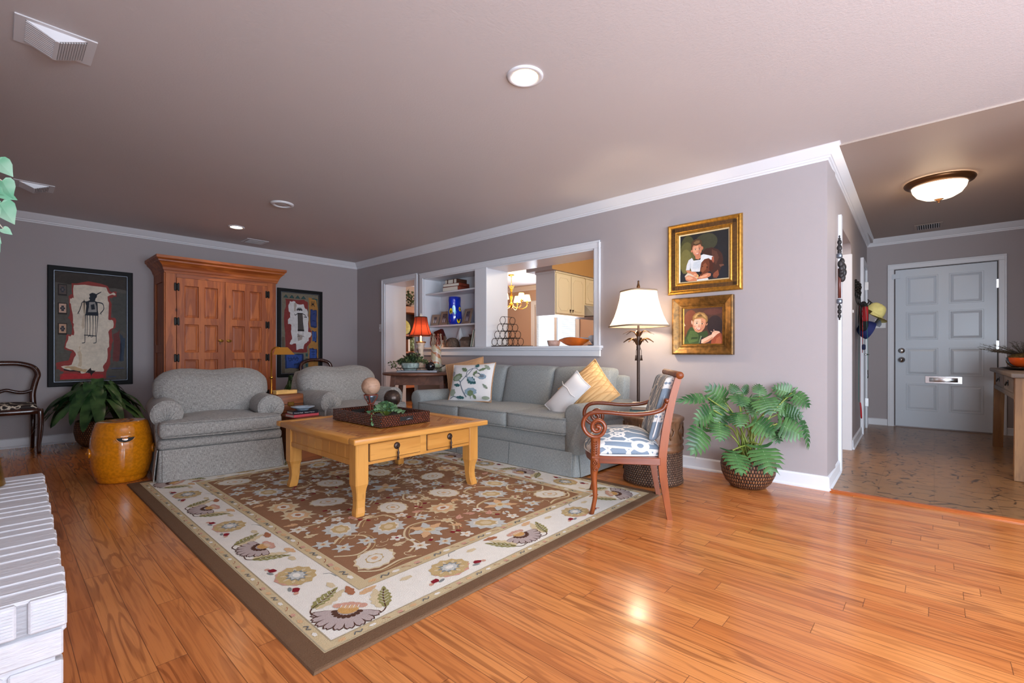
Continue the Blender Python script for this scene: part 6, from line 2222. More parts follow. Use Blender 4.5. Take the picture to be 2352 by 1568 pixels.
b.build('pull_tassel', M['dark_bronze'], t)
SHP = [(0.204, 1.205), (0.188, 1.235), (0.166, 1.29), (0.146, 1.36), (0.131, 1.43), (0.122, 1.505)]
b = MB(); b.loft(shade_rings(SHP, 0.34), 0, False, None, False); sh = b.build('lamp_shade', M['ivory_silk_shade'], t)
for i in (0, -1):
    b = MB(); b.tube(shade_rings([SHP[i]], 0.34)[0], 0.007, 6, closed=True); b.build('shade_braid', M['taupe_trim'], sh)
b = MB(); b.tube([(0, 0, 1.26), (0, 0, 1.52)], 0.004, 6); b.tube([(-0.12, 0, 1.495), (0.12, 0, 1.495)], 0.003, 6); b.tube([(0, -0.12, 1.495), (0, 0.12, 1.495)], 0.003, 6); b.build('harp', M['brass'], t)
b = MB(); b.lathe([(0.006, 1.515), (0.008, 1.53), (0.016, 1.535), (0.013, 1.55), (0.006, 1.575), (0.008, 1.582), (0.006, 1.592), (0.0, 1.595)], 12); b.build('finial', M['bronze'], t)
b = MB(); b.sphere((0, 0, 1.36), 0.03, 12, 8, sq=(1, 1, 1.3)); b.build('bulb', M['bulb_glow'], t)
point('floor_lamp_light', (3.655, 1.862, 1.315), 17, (1.0, 0.80, 0.55), 0.045)

# brass reading lamp by the suitcase
t = thing('reading_lamp', 'slim brass reading lamp with tent shade behind the hide chest', 'lamp', (1.822, 4.872, 0.0), 0)
b = MB(); b.lathe([(0.05, 0.0), (0.05, 0.010), (0.03, 0.02), (0.009, 0.03), (0.0075, 0.45), (0.0075, 0.98)], 16)
b.lathe([(0.0, -0.018), (0.013, -0.013), (0.018, 0), (0.013, 0.013), (0, 0.018)], 12, c=(0, 0, 0.735))
b.tube(spline([(0, 0, 0.97), (0.004, -0.01, 1.01), (0.03, -0.03, 1.035), (0.06, -0.05, 1.03)], 4), 0.007, 8); b.build('stand', M['brass'], t)
b = MB()
d = Vector((0.93, -0.36, 0)); n_ = Vector((0.36, 0.93, 0))
def rp(u, v, z): return tuple(d * u + n_ * v + Vector((0.0, -0.02, z)))
V0 = [rp(0.01, -0.075, 0.965), rp(0.20, -0.075, 0.965), rp(0.20, 0.075, 0.965), rp(0.01, 0.075, 0.965), rp(0.035, 0, 1.035), rp(0.14, 0, 1.035)]
b.add(V0, [(0, 1, 5, 4), (1, 2, 5), (2, 3, 4, 5), (3, 0, 4)])
b.add([(x, y, z - 0.003) for x, y, z in V0], [(4, 5, 1, 0), (5, 2, 1), (5, 4, 3, 2), (4, 0, 3)])
b.build('lamp_shade', M['satin_brass'], t)

# ------------------------------------------------------------------ round tavern table and what stands on it
TT = (3.475, 4.655)
t = thing('side_table', 'round dark oak tavern table between the sofa and the doorway', 'table', (TT[0], TT[1], 0))
b = MB(); b.lathe([(0.0, 0.715), (0.44, 0.715), (0.452, 0.722), (0.455, 0.732), (0.448, 0.742), (0.0, 0.744)], 56); b.build('tabletop', M['tavern_oak'], t)
dv = Vector((0.671, -0.741)); fv = Vector((0.741, 0.671))
for s in (-1, 1):
    b = MB(); c = dv * 0.0 + fv * (0.20 * s)
    p0, p1 = c - dv * 0.27, c + dv * 0.27
    nx = fv * 0.011
    pts = [(p0 - nx), (p1 - nx), (p1 + nx), (p0 + nx)]
    b.loft([[(p.x * 1.06, p.y * 1.06, 0.60) for p in pts], [(p.x, p.y, 0.716) for p in pts]]); b.build('apron', M['tavern_oak'], t)
    b = MB(); c2 = dv * (0.27 * s)
    p0, p1 = c2 - fv * 0.20, c2 + fv * 0.20
    nx = dv * 0.011
    pts = [(p0 - nx), (p1 - nx), (p1 + nx), (p0 + nx)]
    b.loft([[(p.x, p.y, 0.60) for p in pts], [(p.x, p.y, 0.716) for p in pts]]); b.build('apron', M['tavern_oak'], t)
    for s2 in (-1, 1):
        b = MB()
        def sq(k, z, h):
            c = dv * (0.28 * s * k) + fv * (0.205 * s2 * k)
            return [(c.x + dv.x * a * h + fv.x * e * h, c.y + dv.y * a * h + fv.y * e * h, z) for a, e in ((-1, -1), (1, -1), (1, 1), (-1, 1))]
        b.loft([sq(1.24, 0.0, 0.019), sq(1.0, 0.716, 0.026)]); b.build('leg', M['tavern_oak'], t)

LP = (3.66, 4.90)
t = thing('table_lamp', 'lit table lamp with coral red bell shade on the round table', 'lamp', (LP[0], LP[1], 0.7445), radians(12))
b = MB(); b.lathe([(0.065, 0.0), (0.065, 0.02), (0.055, 0.03), (0.05, 0.05), (0.035, 0.06), (0.030, 0.20), (0.033, 0.27), (0.042, 0.29), (0.046, 0.31), (0.038, 0.32), (0.052, 0.335), (0.054, 0.36), (0.048, 0.365), (0.012, 0.37), (0.010, 0.46)], 16)
for k in range(14):
    a = k * 0.9
    b.tube([(0.034 * cos(a + j * 0.3), 0.034 * sin(a + j * 0.3), 0.06 + k * 0.008 + j * 0.018) for j in range(6)], 0.005, 5)
b.build('column', M['painted_column'], t)
b = MB(); b.lathe([(0.055, 0.362), (0.066, 0.368), (0.066, 0.378), (0.05, 0.382)], 4, M=T(0, 0, 0, 0, 0, pi / 4)); b.build('capital', M['gilded_bronze'], t)
SP2 = [(0.148, 0.455), (0.135, 0.475), (0.112, 0.53), (0.096, 0.59), (0.084, 0.645), (0.077, 0.695)]
b = MB(); b.lathe(SP2, 8, smooth=False, caps=False); sh = b.build('lamp_shade', M['coral_silk_shade'], t)
for r_, z in ((0.148, 0.455), (0.077, 0.695)):
    b = MB(); b.lathe([(r_ + 0.001, z - 0.005), (r_ + 0.004, z), (r_ + 0.001, z + 0.005)], 8, smooth=False, caps=False); b.build('shade_trim', M['brown_leather'], sh)
b = MB()
for k in range(8):
    a = 2 * pi * k / 8
    b.tube([(r_ * 1.01 * cos(a), r_ * 1.01 * sin(a), z) for r_, z in SP2], 0.0028, 5)
b.build('shade_ribs', M['brown_leather'], sh)
b = MB(); b.lathe([(0.004, 0.69), (0.016, 0.70), (0.02, 0.712), (0.012, 0.722), (0.008, 0.735), (0.0, 0.75)], 12); b.build('finial', M['candle_wax'], t)
b = MB(); b.sphere((0, 0, 0.55), 0.02, 10, 8); b.build('bulb', M['bulb_glow'], t)
point('table_lamp_light', (LP[0], LP[1], 0.7445 + 0.52), 3.0, (1.0, 0.62, 0.34), 0.03)

# wire-handled tray
t = thing('serving_tray', 'zinc serving tray with bent wire rails on the round table', 'tray', (3.40, 4.60, 0.7445), atan2(-0.741, 0.671))
b = MB(); b.box(-0.235, 0.235, -0.10, 0.10, 0.006, 0.016, b=0.003); b.box(-0.24, 0.24, -0.105, -0.098, 0.004, 0.026); b.box(-0.24, 0.24, 0.098, 0.105, 0.004, 0.026)
for sx in (-1, 1): b.box(sx * 0.2375 - 0.0025, sx * 0.2375 + 0.0025, -0.105, 0.105, 0.004, 0.026)
b.build('tray_plate', M['zinc'], t)
b = MB()
for s in (-1, 1):
    b.tube([(-0.24, s * 0.105, 0.052), (0.24, s * 0.105, 0.052)], 0.003, 6)
    b.tube(spline([(-0.22, s * 0.10, 0.016), (-0.25, s * 0.08, 0.05), (-0.30, s * 0.05, 0.075), (-0.33, 0, 0.09)], 4), 0.0032, 6); b.tube(spline([(0.22, s * 0.10, 0.016), (0.25, s * 0.08, 0.05), (0.30, s * 0.05, 0.075), (0.33, 0, 0.09)], 4), 0.0032, 6)
    for x in (-0.15, 0, 0.15): b.tube([(x, s * 0.104, 0.02), (x, s * 0.105, 0.052)], 0.0025, 5)
for s in (-1, 1): b.tube([(s * 0.24, -0.105, 0.052), (s * 0.24, 0.105, 0.052)], 0.003, 6)
b.build('wire_rail', M['wire_black'], t)


def on_tray(u, v=0.0, z=0.0):      # local tray coordinates to world
    a = atan2(-0.741, 0.671)
    return (3.40 + u * cos(a) - v * sin(a), 4.60 + u * sin(a) + v * cos(a), 0.7445 + z)


bx = on_tray(0.145, -0.02, 0.0165)
o = tag(MB().lathe([(0.0, 0.0)] + [(0.058 * sin(pi * k / 14), 0.058 - 0.058 * cos(pi * k / 14)) for k in range(1, 14)] + [(0.0, 0.116)], 24, c=bx).build('decorative_ball', M['black_ball']), 'glossy black ball on the tray of the round table', 'ball')
# tall sculpted vase with dancing figures round the rim
vx = (3.70, 4.64, 0.7445)
t = thing('sculpted_vase', 'tall stoneware vase with clay dancers round its rim on the round table', 'vase', vx)
b = MB(); b.lathe([(0.062, 0.0), (0.07, 0.01), (0.068, 0.10), (0.062, 0.22), (0.064, 0.33), (0.06, 0.34), (0.052, 0.33), (0.05, 0.20), (0.0, 0.20)], 24)
_g = G('banded_stoneware')
_x, _y, _z = _g.xyz()
_s = ((_z + _x * 0.7 - _y * 0.5) * 9.0 + _g.noise(None, 12, 2) * 1.6).fract()
_c = _g.mix(srgb(196, 178, 146), srgb(176, 112, 72), _s.gt(0.55)); _c = _g.mix(_c, srgb(150, 160, 130), _z.lt(0.10)); _c = _g.mix(_c, srgb(206, 196, 186), _s.gt(0.85))
MAT['banded_stoneware'] = _g.done(_c, 0.35)
b.build('body', M['banded_stoneware'], t)
for k in range(6):
    a = 2 * pi * k / 6 + 0.2
    ca, sa = cos(a), sin(a)
    Rr = lambda r_, w_, z_: (r_ * ca - w_ * sa, r_ * sa + w_ * ca, z_)
    b = MB()
    b.tube(spline([Rr(0.06, -0.012, 0.32), Rr(0.066, -0.016, 0.36), Rr(0.062, -0.006, 0.39), Rr(0.060, 0, 0.425), Rr(0.058, 0.004, 0.445)], 4), [0.008] * 8 + [0.011] * 9, 8)
    b.tube(spline([Rr(0.06, 0.014, 0.32), Rr(0.066, 0.016, 0.36), Rr(0.06, 0.006, 0.40)], 4), 0.0075, 8)
    b.tube(spline([Rr(0.058, -0.006, 0.435), Rr(0.06, -0.03, 0.43), Rr(0.056, -0.034, 0.455)], 4), 0.0055, 6); b.tube(spline([Rr(0.058, 0.01, 0.435), Rr(0.06, 0.03, 0.42), Rr(0.056, 0.034, 0.40)], 4), 0.0055, 6)
    b.sphere(Rr(0.056, 0.004, 0.462), 0.014, 10, 8, sq=(1, 1, 1.2))
    b.build('clay_dancer', M['frame_grey_wood'] if k % 2 else M['red_leather'], t)
cx = (3.78, 4.60, 0.7445)
t = thing('pillar_candle', 'small white candle jar with dark lid right of the sculpted vase', 'candle', cx)
b = MB(); b.lathe([(0.034, 0), (0.035, 0.07), (0.033, 0.075), (0.0, 0.075)], 20); b.build('jar', M['candle_wax'], t)
b = MB(); b.lathe([(0.036, 0.074), (0.036, 0.082), (0.0, 0.083)], 20); b.build('lid', M['navy_cover'], t)

# ------------------------------------------------------------------ barrel side table and books on it
t = thing('barrel_table', 'woven drum-shaped side table behind the carved armchair', 'side table', (3.375, 1.60, 0))
b = MB(); b.lathe([(0.205, 0.0), (0.222, 0.012), (0.222, 0.03), (0.216, 0.05), (0.216, 0.25)], 48, caps=False); b.build('lower_body', M['barrel_weave'], t, uv=cyl_uv(70, 0.016))
b = MB(); b.lathe([(0.216, 0.25), (0.224, 0.262), (0.224, 0.278), (0.216, 0.29), (0.216, 0.30), (0.223, 0.312), (0.223, 0.326), (0.215, 0.336), (0.213, 0.46), (0.222, 0.470), (0.228, 0.482), (0.226, 0.496), (0.21, 0.503), (0.0, 0.503)], 48); b.build('upper_body', M['barrel_wood'] if 'barrel_wood' in M else wood('barrel_wood', (122, 86, 60), (84, 56, 38), 'z', 1.4, 0.4, 0, 0.7), t)
for k in range(12):
    b = MB()
    a = 2 * pi * k / 12
    ca, sa = cos(a), sin(a)
    Q = lambda w_, z_: (0.2185 * ca - w_ * sa, 0.2185 * sa + w_ * ca, z_)
    b.tube([Q(0, 0.345), Q(0.0, 0.455)], 0.006, 6); b.tube(spline([Q(0.0, 0.36), Q(0.02, 0.38), Q(0.03, 0.41), Q(0.015, 0.425)], 3), 0.0045, 6); b.tube(spline([Q(0.0, 0.36), Q(-0.02, 0.38), Q(-0.03, 0.41), Q(-0.015, 0.425)], 3), 0.0045, 6)
    b.build('carved_scroll', M['barrel_wood'], t)


def book(name, label, loc, rotz, w, d, h, cover, group=None, tiltM=None):
    t = thing(name, label, 'book', loc, rotz, group)
    if tiltM is not None: t.matrix_world = tiltM
    b = MB(); th = min(0.004, h * 0.15)
    b.box(-w / 2, w / 2, -d / 2, d / 2, 0, th); b.box(-w / 2, w / 2, -d / 2, d / 2, h - th, h); b.box(-w / 2, -w / 2 + th, -d / 2, d / 2, 0, h)
    b.build('cover', M[cover], t)
    b = MB(); b.box(-w / 2 + th, w / 2 - 0.004, -d / 2 + 0.004, d / 2 - 0.004, th, h - th); b.build('pages', M['paper'], t)
    return t


z = 0.5035
for i, (h_, cv, w_, d_, r_, lb) in enumerate(((0.024, 'rust_cover', 0.23, 0.30, 0.45, 'rust brown book at the bottom of the pile on the drum table'), (0.022, 'teal_cover', 0.225, 0.29, 0.40, 'dark teal book second from the bottom on the drum table'), (0.018, 'frame_grey_wood', 0.215, 0.28, 0.5, 'brownish book third from the bottom on the drum table'), (0.020, 'paper', 0.21, 0.275, 0.42, 'white book on top of the pile on the drum table'))):
    book('book', lb, (3.375, 1.62, z), r_, w_, d_, h_, cv, 'books on the drum table'); z += h_ + 0.0005

# ------------------------------------------------------------------ coffee-table tray and what it holds
TZ = 0.4843
TC = (1.888, 3.014)
t = thing('decorative_tray', 'square dark woven crocodile tray on the coffee table', 'tray', (TC[0], TC[1], TZ), radians(1.0))
hx, hy, hh, th = 0.202, 0.319, 0.078, 0.014
b = MB(); b.box(-hx, hx, -hy, hy, 0, 0.008); b.build('base', M['croc_rattan'], t, uv=box_uv(0.02, 0.02))
for s in (-1, 1):
    b = MB(); b.box(s * (hx - th / 2) - th / 2, s * (hx - th / 2) + th / 2, -hy, hy, 0.006, hh, b=0.002); b.build('side', M['croc_rattan'], t, uv=box_uv(0.019, 0.0125))
    b = MB()
    y0, y1 = s * hy - (th if s > 0 else 0), s * hy + (0 if s > 0 else th)
    hw, z0, z1 = 0.055, 0.030, 0.058
    for (x0, x1, za, zb) in ((-hx + th, -hw, 0.006, hh), (hw, hx - th, 0.006, hh), (-hw, hw, 0.006, z0), (-hw, hw, z1, hh)): b.box(x0, x1, y0, y1, za, zb)
    e = b.build('end', M['croc_rattan'], t, uv=box_uv(0.019, 0.0125))
    b = MB(); b.box(-hw, hw, y0 + 0.002, y0 + 0.005, z0, z1); b.box(-hw, hw, y1 - 0.005, y1 - 0.002, z0, z1)
    b.box(-0.005, 0.045, y0 + 0.006, y1 - 0.006, z0 + 0.004, z1 - 0.008)
    b.build('cutout_shade', M['dark_gap'], e)  # dark sheets standing in for the shade inside the handle cutout
    b = MB(); b.tube([(0.0, s * hy - s * 0.004, z0 + 0.006), (0.02, s * hy + s * 0.004, z0 + 0.012), (0.045, s * hy - s * 0.004, z0 + 0.006)], 0.004, 6); b.build('pull', M['silver_iron'], e)

GB = (1.935, 3.225)
z0 = TZ + 0.0085
t = thing('globe_on_stand', 'small pale wooden globe on a dark stand in the tray', 'globe', (GB[0], GB[1], z0))
b = MB()
b.lathe([(0.05, 0.0), (0.05, 0.008), (0.03, 0.014), (0.012, 0.02), (0.008, 0.03)], 16)
for k in range(4):
    a = pi / 4 + pi / 2 * k
    b.tube([(0.016 * cos(a), 0.016 * sin(a), 0.012), (0.016 * cos(a), 0.016 * sin(a), 0.095)], 0.0045, 6)
    b.tube(spline([(0.018 * cos(a), 0.018 * sin(a), 0.098), (0.03 * cos(a), 0.03 * sin(a), 0.115), (0.046 * cos(a), 0.046 * sin(a), 0.14), (0.05 * cos(a), 0.05 * sin(a), 0.163)], 4), 0.0045, 6)
b.lathe([(0.026, 0.094), (0.028, 0.098), (0.026, 0.102), (0.0, 0.102)], 16)
b.lathe([(0.050, 0.160), (0.056, 0.163), (0.050, 0.167)], 24, caps=False)
b.build('stand', M['red_leather'], t)
b = MB(); b.lathe([(0.014, 0.10), (0.02, 0.12), (0.032, 0.145), (0.036, 0.16), (0.0, 0.16)], 16); b.build('cup', M['silver_iron'], t)
b = MB(); b.sphere((0, 0, 0.228), 0.070, 28, 18); b.tube([(0.0705 * cos(0.1 * k), 0.0705 * sin(0.1 * k) * 0.94, 0.228 + 0.0705 * sin(0.1 * k) * 0.34) for k in range(63)], 0.0009, 4, closed=True); b.build('globe', M['globe_wood'], t)
SB = (2.035, 3.085)
t = thing('metal_sphere', 'dark riveted metal sphere on a small stand in the tray', 'sphere', (SB[0], SB[1], z0))
b = MB(); b.lathe([(0.045, 0.0), (0.045, 0.01), (0.02, 0.02), (0.018, 0.06), (0.034, 0.082), (0.03, 0.088), (0.0, 0.088)], 18); b.build('stand', M['black_iron'], t)
b = MB(); b.sphere((0, 0, 0.140), 0.064, 26, 16)
for k in range(40):
    a, e = k * 2.399, math.asin(-1 + 2 * (k + 0.5) / 40)
    b.sphere((0.0635 * cos(a) * cos(e), 0.0635 * sin(a) * cos(e), 0.140 + 0.0635 * sin(e)), 0.0035, 6, 4)
b.build('ball', M['iron_ball'], t)
t = book('book', 'small white book lying flat in the dark woven tray', (1.83, 3.19, z0), 0.5, 0.085, 0.11, 0.026, 'paper')

# on the trunk and suitcase
tz = 0.4043
bk = book('book', 'pink book under the navy book on the hide chest', (1.865, 4.275, tz), radians(95), 0.155, 0.235, 0.026, 'pink_cover', 'books on the hide chest')
bk = book('book', 'navy paperback with white spine lettering on the hide chest', (1.868, 4.275, tz + 0.0265), radians(88), 0.145, 0.225, 0.026, 'navy_cover', 'books on the hide chest')


def lettering(txt, size, parent, Mx, mat, name='spine_text'):
    c = bpy.data.curves.new(name, 'FONT')
    c.body = txt; c.size = size; c.align_x = 'CENTER'; c.align_y = 'CENTER'; c.extrude = 0.0003
    c.materials.append(mat)
    tmp = bpy.data.objects.new('spine_text', c); COL.objects.link(tmp)
    bpy.context.view_layer.update()
    me = bpy.data.meshes.new_from_object(tmp.evaluated_get(bpy.context.evaluated_depsgraph_get()))
    bpy.data.objects.remove(tmp)
    o = bpy.data.objects.new(name, me); COL.objects.link(o)
    o.parent = parent
    o.matrix_local = Mx
    return o


lettering('Phantom Reef    Robert F Barker', 0.0135, bk, T(-0.0732, 0.01, 0.0125, pi / 2, 0, -pi / 2), M['plastic_white'])
t = thing('dish', 'blue and white patterned dish on top of the navy book', 'dish', (1.872, 4.278, tz + 0.0532), 0)
b = MB(); b.lathe([(0.045, 0.0), (0.05, 0.004), (0.052, 0.010), (0.075, 0.020), (0.103, 0.032), (0.100, 0.034), (0.07, 0.023), (0.045, 0.010), (0.0, 0.009)], 32); b.build('bowl', M['blue_white_dish'], t)
t = thing('domino_box', 'pale yellow wooden box lying on the suitcase', 'box', (1.875, 4.67, 0.5828), radians(8))
b = MB(); b.box(-0.105, 0.105, -0.03, 0.03, 0, 0.034, b=0.003); b.build('case', M['blond_wood'], t)
b = MB(); b.box(-0.108, 0.02, -0.033, 0.033, 0.026, 0.039, b=0.002); b.build('sliding_lid', M['blond_wood'], t)
# ------------------------------------------------------------------ things in the wall niche and on the sill
z = 1.7955
book('book', 'thick red leather book lying flat on the upper niche shelf', (4.115, 4.74, z), radians(92), 0.30, 0.21, 0.058, 'red_leather', 'old books on the upper shelf')
book('book', 'thin red-spined book lying on the thick red leather book', (4.11, 4.73, z + 0.0585), radians(96), 0.29, 0.20, 0.040, 'red_leather', 'old books on the upper shelf')
t = book('book', 'dark brown strapped book on top of the upper shelf pile', (4.12, 4.75, z + 0.099), radians(90), 0.24, 0.18, 0.058, 'brown_leather', 'old books on the upper shelf')
b = MB()
for x in (-0.06, 0.06): b.box(x - 0.006, x + 0.006, -0.092, 0.092, -0.001, 0.060)
b.build('raised_band', M['brown_leather'], t)


def photo_frame(label, y, x, w, h, tilt, yaw):
    t = thing('photo_frame', label, 'picture frame', (x, y, 1.3525), 0, 'photo frames on the lower niche shelf')
    t.rotation_euler = (0, 0, -pi / 2 + yaw)
    A = Matrix.Rotation(-tilt, 4, 'X')
    b = frame_mb(w, h, [(0, 0.0), (0, 0.016), (0.004, 0.018), (0.034, 0.016), (0.036, 0.010)]); b.v = [tuple(A @ Vector((p[0], p[1], p[2] + h / 2))) for p in b.v]
    b.build('frame', M['frame_grey_wood'], t)
    b = MB(); b.add([tuple(A @ Vector(p)) for p in ((-w / 2 + 0.003, -0.0, 0.003), (w / 2 - 0.003, -0.0, 0.003), (w / 2 - 0.003, -0.0, h - 0.003), (-w / 2 + 0.003, -0.0, h - 0.003))], [(0, 1, 2, 3)])
    b.add([tuple(A @ Vector(p)) for p in ((-w / 2 + 0.03, -0.010, 0.03), (w / 2 - 0.03, -0.010, 0.03), (w / 2 - 0.03, -0.010, h - 0.03), (-w / 2 + 0.03, -0.010, h - 0.03))], [(0, 1, 2, 3)])
    b.build('photo', M['photo_dark'], t)
    b = MB()
    e = 0.0108
    for k, u in enumerate((-0.02, 0.012)):
        pts = [(u - 0.010, -e, 0.04), (u + 0.010, -e, 0.04), (u + 0.009, -e, 0.04 + h * 0.22), (u + 0.004, -e, 0.04 + h * 0.26), (u + 0.005, -e, 0.04 + h * 0.31), (u - 0.005, -e, 0.04 + h * 0.31), (u - 0.004, -e, 0.04 + h * 0.26), (u - 0.009, -e, 0.04 + h * 0.22)]
        b.add([tuple(A @ Vector(p)) for p in pts], [tuple(range(8))])
    b.build('printed_figures', M['photo_figure'], t)
    b = MB(); b.add([tuple(A @ Vector(p)) for p in ((-0.015, 0.001, 0.03), (0.015, 0.001, 0.03), (0.015, 0.001, h * 0.7), (-0.015, 0.001, h * 0.7))], [(0, 1, 2, 3)])
    b.add([(-0.015, 0.06, 0.0), (0.015, 0.06, 0.0), tuple(A @ Vector((0.015, 0.002, h * 0.7))), tuple(A @ Vector((-0.015, 0.002, h * 0.7)))], [(0, 1, 2, 3)])
    b.build('easel_back', M['brown_leather'], t)


photo_frame('smallest grey photo frame at the left end of the lower niche shelf', 5.12, 4.06, 0.128, 0.158, radians(14), 0.18)
photo_frame('grey photo frame just left of the blue vase', 4.94, 4.07, 0.155, 0.195, radians(14), 0.1)
photo_frame('grey photo frame just right of the blue vase', 4.50, 4.09, 0.165, 0.205, radians(14), -0.15)
photo_frame('grey photo frame half hidden by the white post in the niche', 4.29, 4.12, 0.15, 0.19, radians(14), -0.1)
t = thing('glass_vase', 'tall cobalt blue glass vase with yellow spots in the niche', 'vase', (4.06, 4.70, 1.3525), radians(20))
b = MB()
pr = [(0.06, 0.0), (0.085, 0.006), (0.104, 0.04), (0.112, 0.09), (0.108, 0.15), (0.098, 0.21), (0.094, 0.27), (0.098, 0.32), (0.097, 0.362), (0.091, 0.362), (0.088, 0.30), (0.09, 0.1), (0.0, 0.03)]
b.lathe(pr, 32, sy=0.8); b.v = [(x + 0.006 * sin(z_ * 16), y, z_) for x, y, z_ in b.v]
b.build('body', M['cobalt_glass'], t)
for (a, zz, r_, r2) in ((pi + 0.02, 0.165, 0.024, 0.046), (-pi / 2 - 0.40, 0.06, 0.03, 0.045), (-pi / 2 - 0.15, 0.20, 0.02, 0.03)):
    def vp(u, v, e):
        aa = a + u / 0.1
        rr = 0.1085 + e - 0.10 * max(0, (zz + v) - 0.17) if zz > 0.1 else 0.108 + e
        return ((rr) * cos(aa) + 0.006 * sin((zz + v) * 16), rr * 0.8 * sin(aa), zz + v)
    b = MB()
    for mi, (k, e) in enumerate(((1, 0.0012), (0.42, 0.0026))):
        b.add([vp(r_ * k * cos(q), r2 * k * sin(q), e) for q in [2 * pi * i / 16 for i in range(16)]], [tuple(range(16))], mi)
    b.build('spot', [M['yellow_glass'], M['black_paint']], t)
b = MB()
a = pi + 0.5
for (u, v, ru, rv) in ((0.0, 0.20, 0.022, 0.05), (0.012, 0.16, 0.018, 0.03)):
    b.add([((0.1095) * cos(a + (u + ru * cos(q)) / 0.1) + 0.006 * sin((v + rv * sin(q)) * 16), 0.1095 * 0.8 * sin(a + (u + ru * cos(q)) / 0.1), v + rv * sin(q)) for q in [2 * pi * i / 14 for i in range(14)]], [tuple(range(14))])
b.build('aqua_patch', M['aqua_glass'], t)
# bottom shelf
z = 1.0525
book('book', 'flat peach-coloured book at the bottom of the sill pile behind the red lamp', (4.10, 4.93, z), radians(90), 0.22, 0.17, 0.05, 'terracotta_page', 'books on the sill')
book('book', 'flat peach-coloured book on top of the sill pile behind the red lamp', (4.10, 4.935, z + 0.0505), radians(93), 0.215, 0.17, 0.05, 'terracotta_page', 'books on the sill')
t = thing('wooden_figure', 'glossy dark red carved blocks standing on the sill books', 'ornament', (4.08, 4.99, z + 0.101), radians(10))
b = MB()
for k in range(4): b.box(-0.03, 0.03, -0.022, 0.022, 0, 0.15 - 0.01 * k, M=T(0, -0.05 + 0.034 * k, 0.0, radians(-26) * (1 if k < 4 else 0), 0, 0) @ T(0, 0, 0.012), b=0.005)
b.build('blocks', M['dark_red_lacquer'], t)
t = thing('space_shuttle_model', 'white toy space shuttle standing behind the woven dome in the niche', 'model', (4.21, 4.76, z), radians(-60))
b = MB()
b.lathe([(0.026, 0.02), (0.034, 0.05), (0.034, 0.17), (0.028, 0.215), (0.016, 0.25), (0.0, 0.268)], 18)
b.prism([(-0.034, 0.0), (-0.095, 0.0), (-0.09, 0.03), (-0.045, 0.10), (-0.034, 0.15)], -0.006, 0.006, M=T(0, 0, 0.03, pi / 2, 0, 0)); b.prism([(0.034, 0.15), (0.045, 0.10), (0.09, 0.03), (0.095, 0.0), (0.034, 0.0)], -0.006, 0.006, M=T(0, 0, 0.03, pi / 2, 0, 0))
b.prism([(0.0, 0.0), (0.05, 0.0), (0.045, 0.03), (0.0, 0.08)], -0.004, 0.004, M=T(0, -0.03, 0.03, pi / 2, 0, -pi / 2))
b.build('orbiter', M['shuttle_white'], t)
b = MB()
for x in (-0.016, 0.016): b.lathe([(0.012, 0.0), (0.009, 0.022), (0.0, 0.022)], 10, c=(x, 0, 0))
b.build('nozzle', M['navy_cover'], t)
t = thing('woven_dome', 'brown woven beehive-shaped dome on the sill in the niche', 'ornament', (4.06, 4.745, z), 0)
b = MB(); b.lathe([(0.086, 0.0), (0.092, 0.03), (0.088, 0.07), (0.07, 0.105), (0.04, 0.125), (0.0, 0.13)], 24); b.build('dome', M['rattan_brown'], t, uv=cyl_uv(30, 0.015))
b = MB()
for k in range(8): b.lathe([(0.093 - 0.0016 * k * k, 0.010 + k * 0.014), (0.096 - 0.0016 * k * k, 0.014 + k * 0.014), (0.093 - 0.0016 * k * k, 0.018 + k * 0.014)], 24, caps=False)
b.box(-0.09, -0.07, 0.05, 0.08, 0.0, 0.15)
b.build('coil', M['rattan_brown'], t)
t = thing('toy_house', 'small grey wooden house with pitched roof in the niche', 'ornament', (4.08, 4.49, z), radians(8))
b = MB(); b.box(-0.05, 0.05, -0.062, 0.062, 0, 0.088); b.build('walls', M['weathered_wood'], t)
b = MB(); b.prism([(-0.065, 0.0), (0.065, 0.0), (0.0, 0.05)], -0.075, 0.075, M=T(0, 0, 0.085, pi / 2, 0, 0) @ T(0, 0, 0)); b.build('roof', M['rattan_brown'], t)
b = MB()
for k in range(7):
    b.tube([(0.02, -0.03 - 0.004 * k, 0.10), (0.02 + 0.006 * k - 0.018, -0.045 - 0.004 * k, 0.145 + 0.004 * (k % 3)), (0.02 + 0.012 * k - 0.036, -0.05 - 0.008 * k, 0.17)], 0.004, 5)
b.build('twig_tree', M['brown_leather'], t)
for k, (cv, ll, yy, th) in enumerate((('sage_cover', 'thin sage green book leaning on the niche side', 4.34, 0.016), ('paper', 'thin white book leaning between the sage book and the post', 4.305, 0.02))):
    t = thing('book', ll, 'book', (4.09, yy, z), 0, 'leaning books on the sill')
    A = T(0, 0, 0.006, radians(14), 0, 0)
    b = MB(); b.box(-0.08, 0.08, -th / 2, th / 2, 0, 0.22 - 0.015 * k, M=A); b.build('cover', M[cv], t)
    b = MB(); b.box(-0.082, -0.0795, -th / 2 + 0.003, th / 2 - 0.003, 0.002, 0.218 - 0.015 * k, M=A); b.build('pages', M['paper'], t)

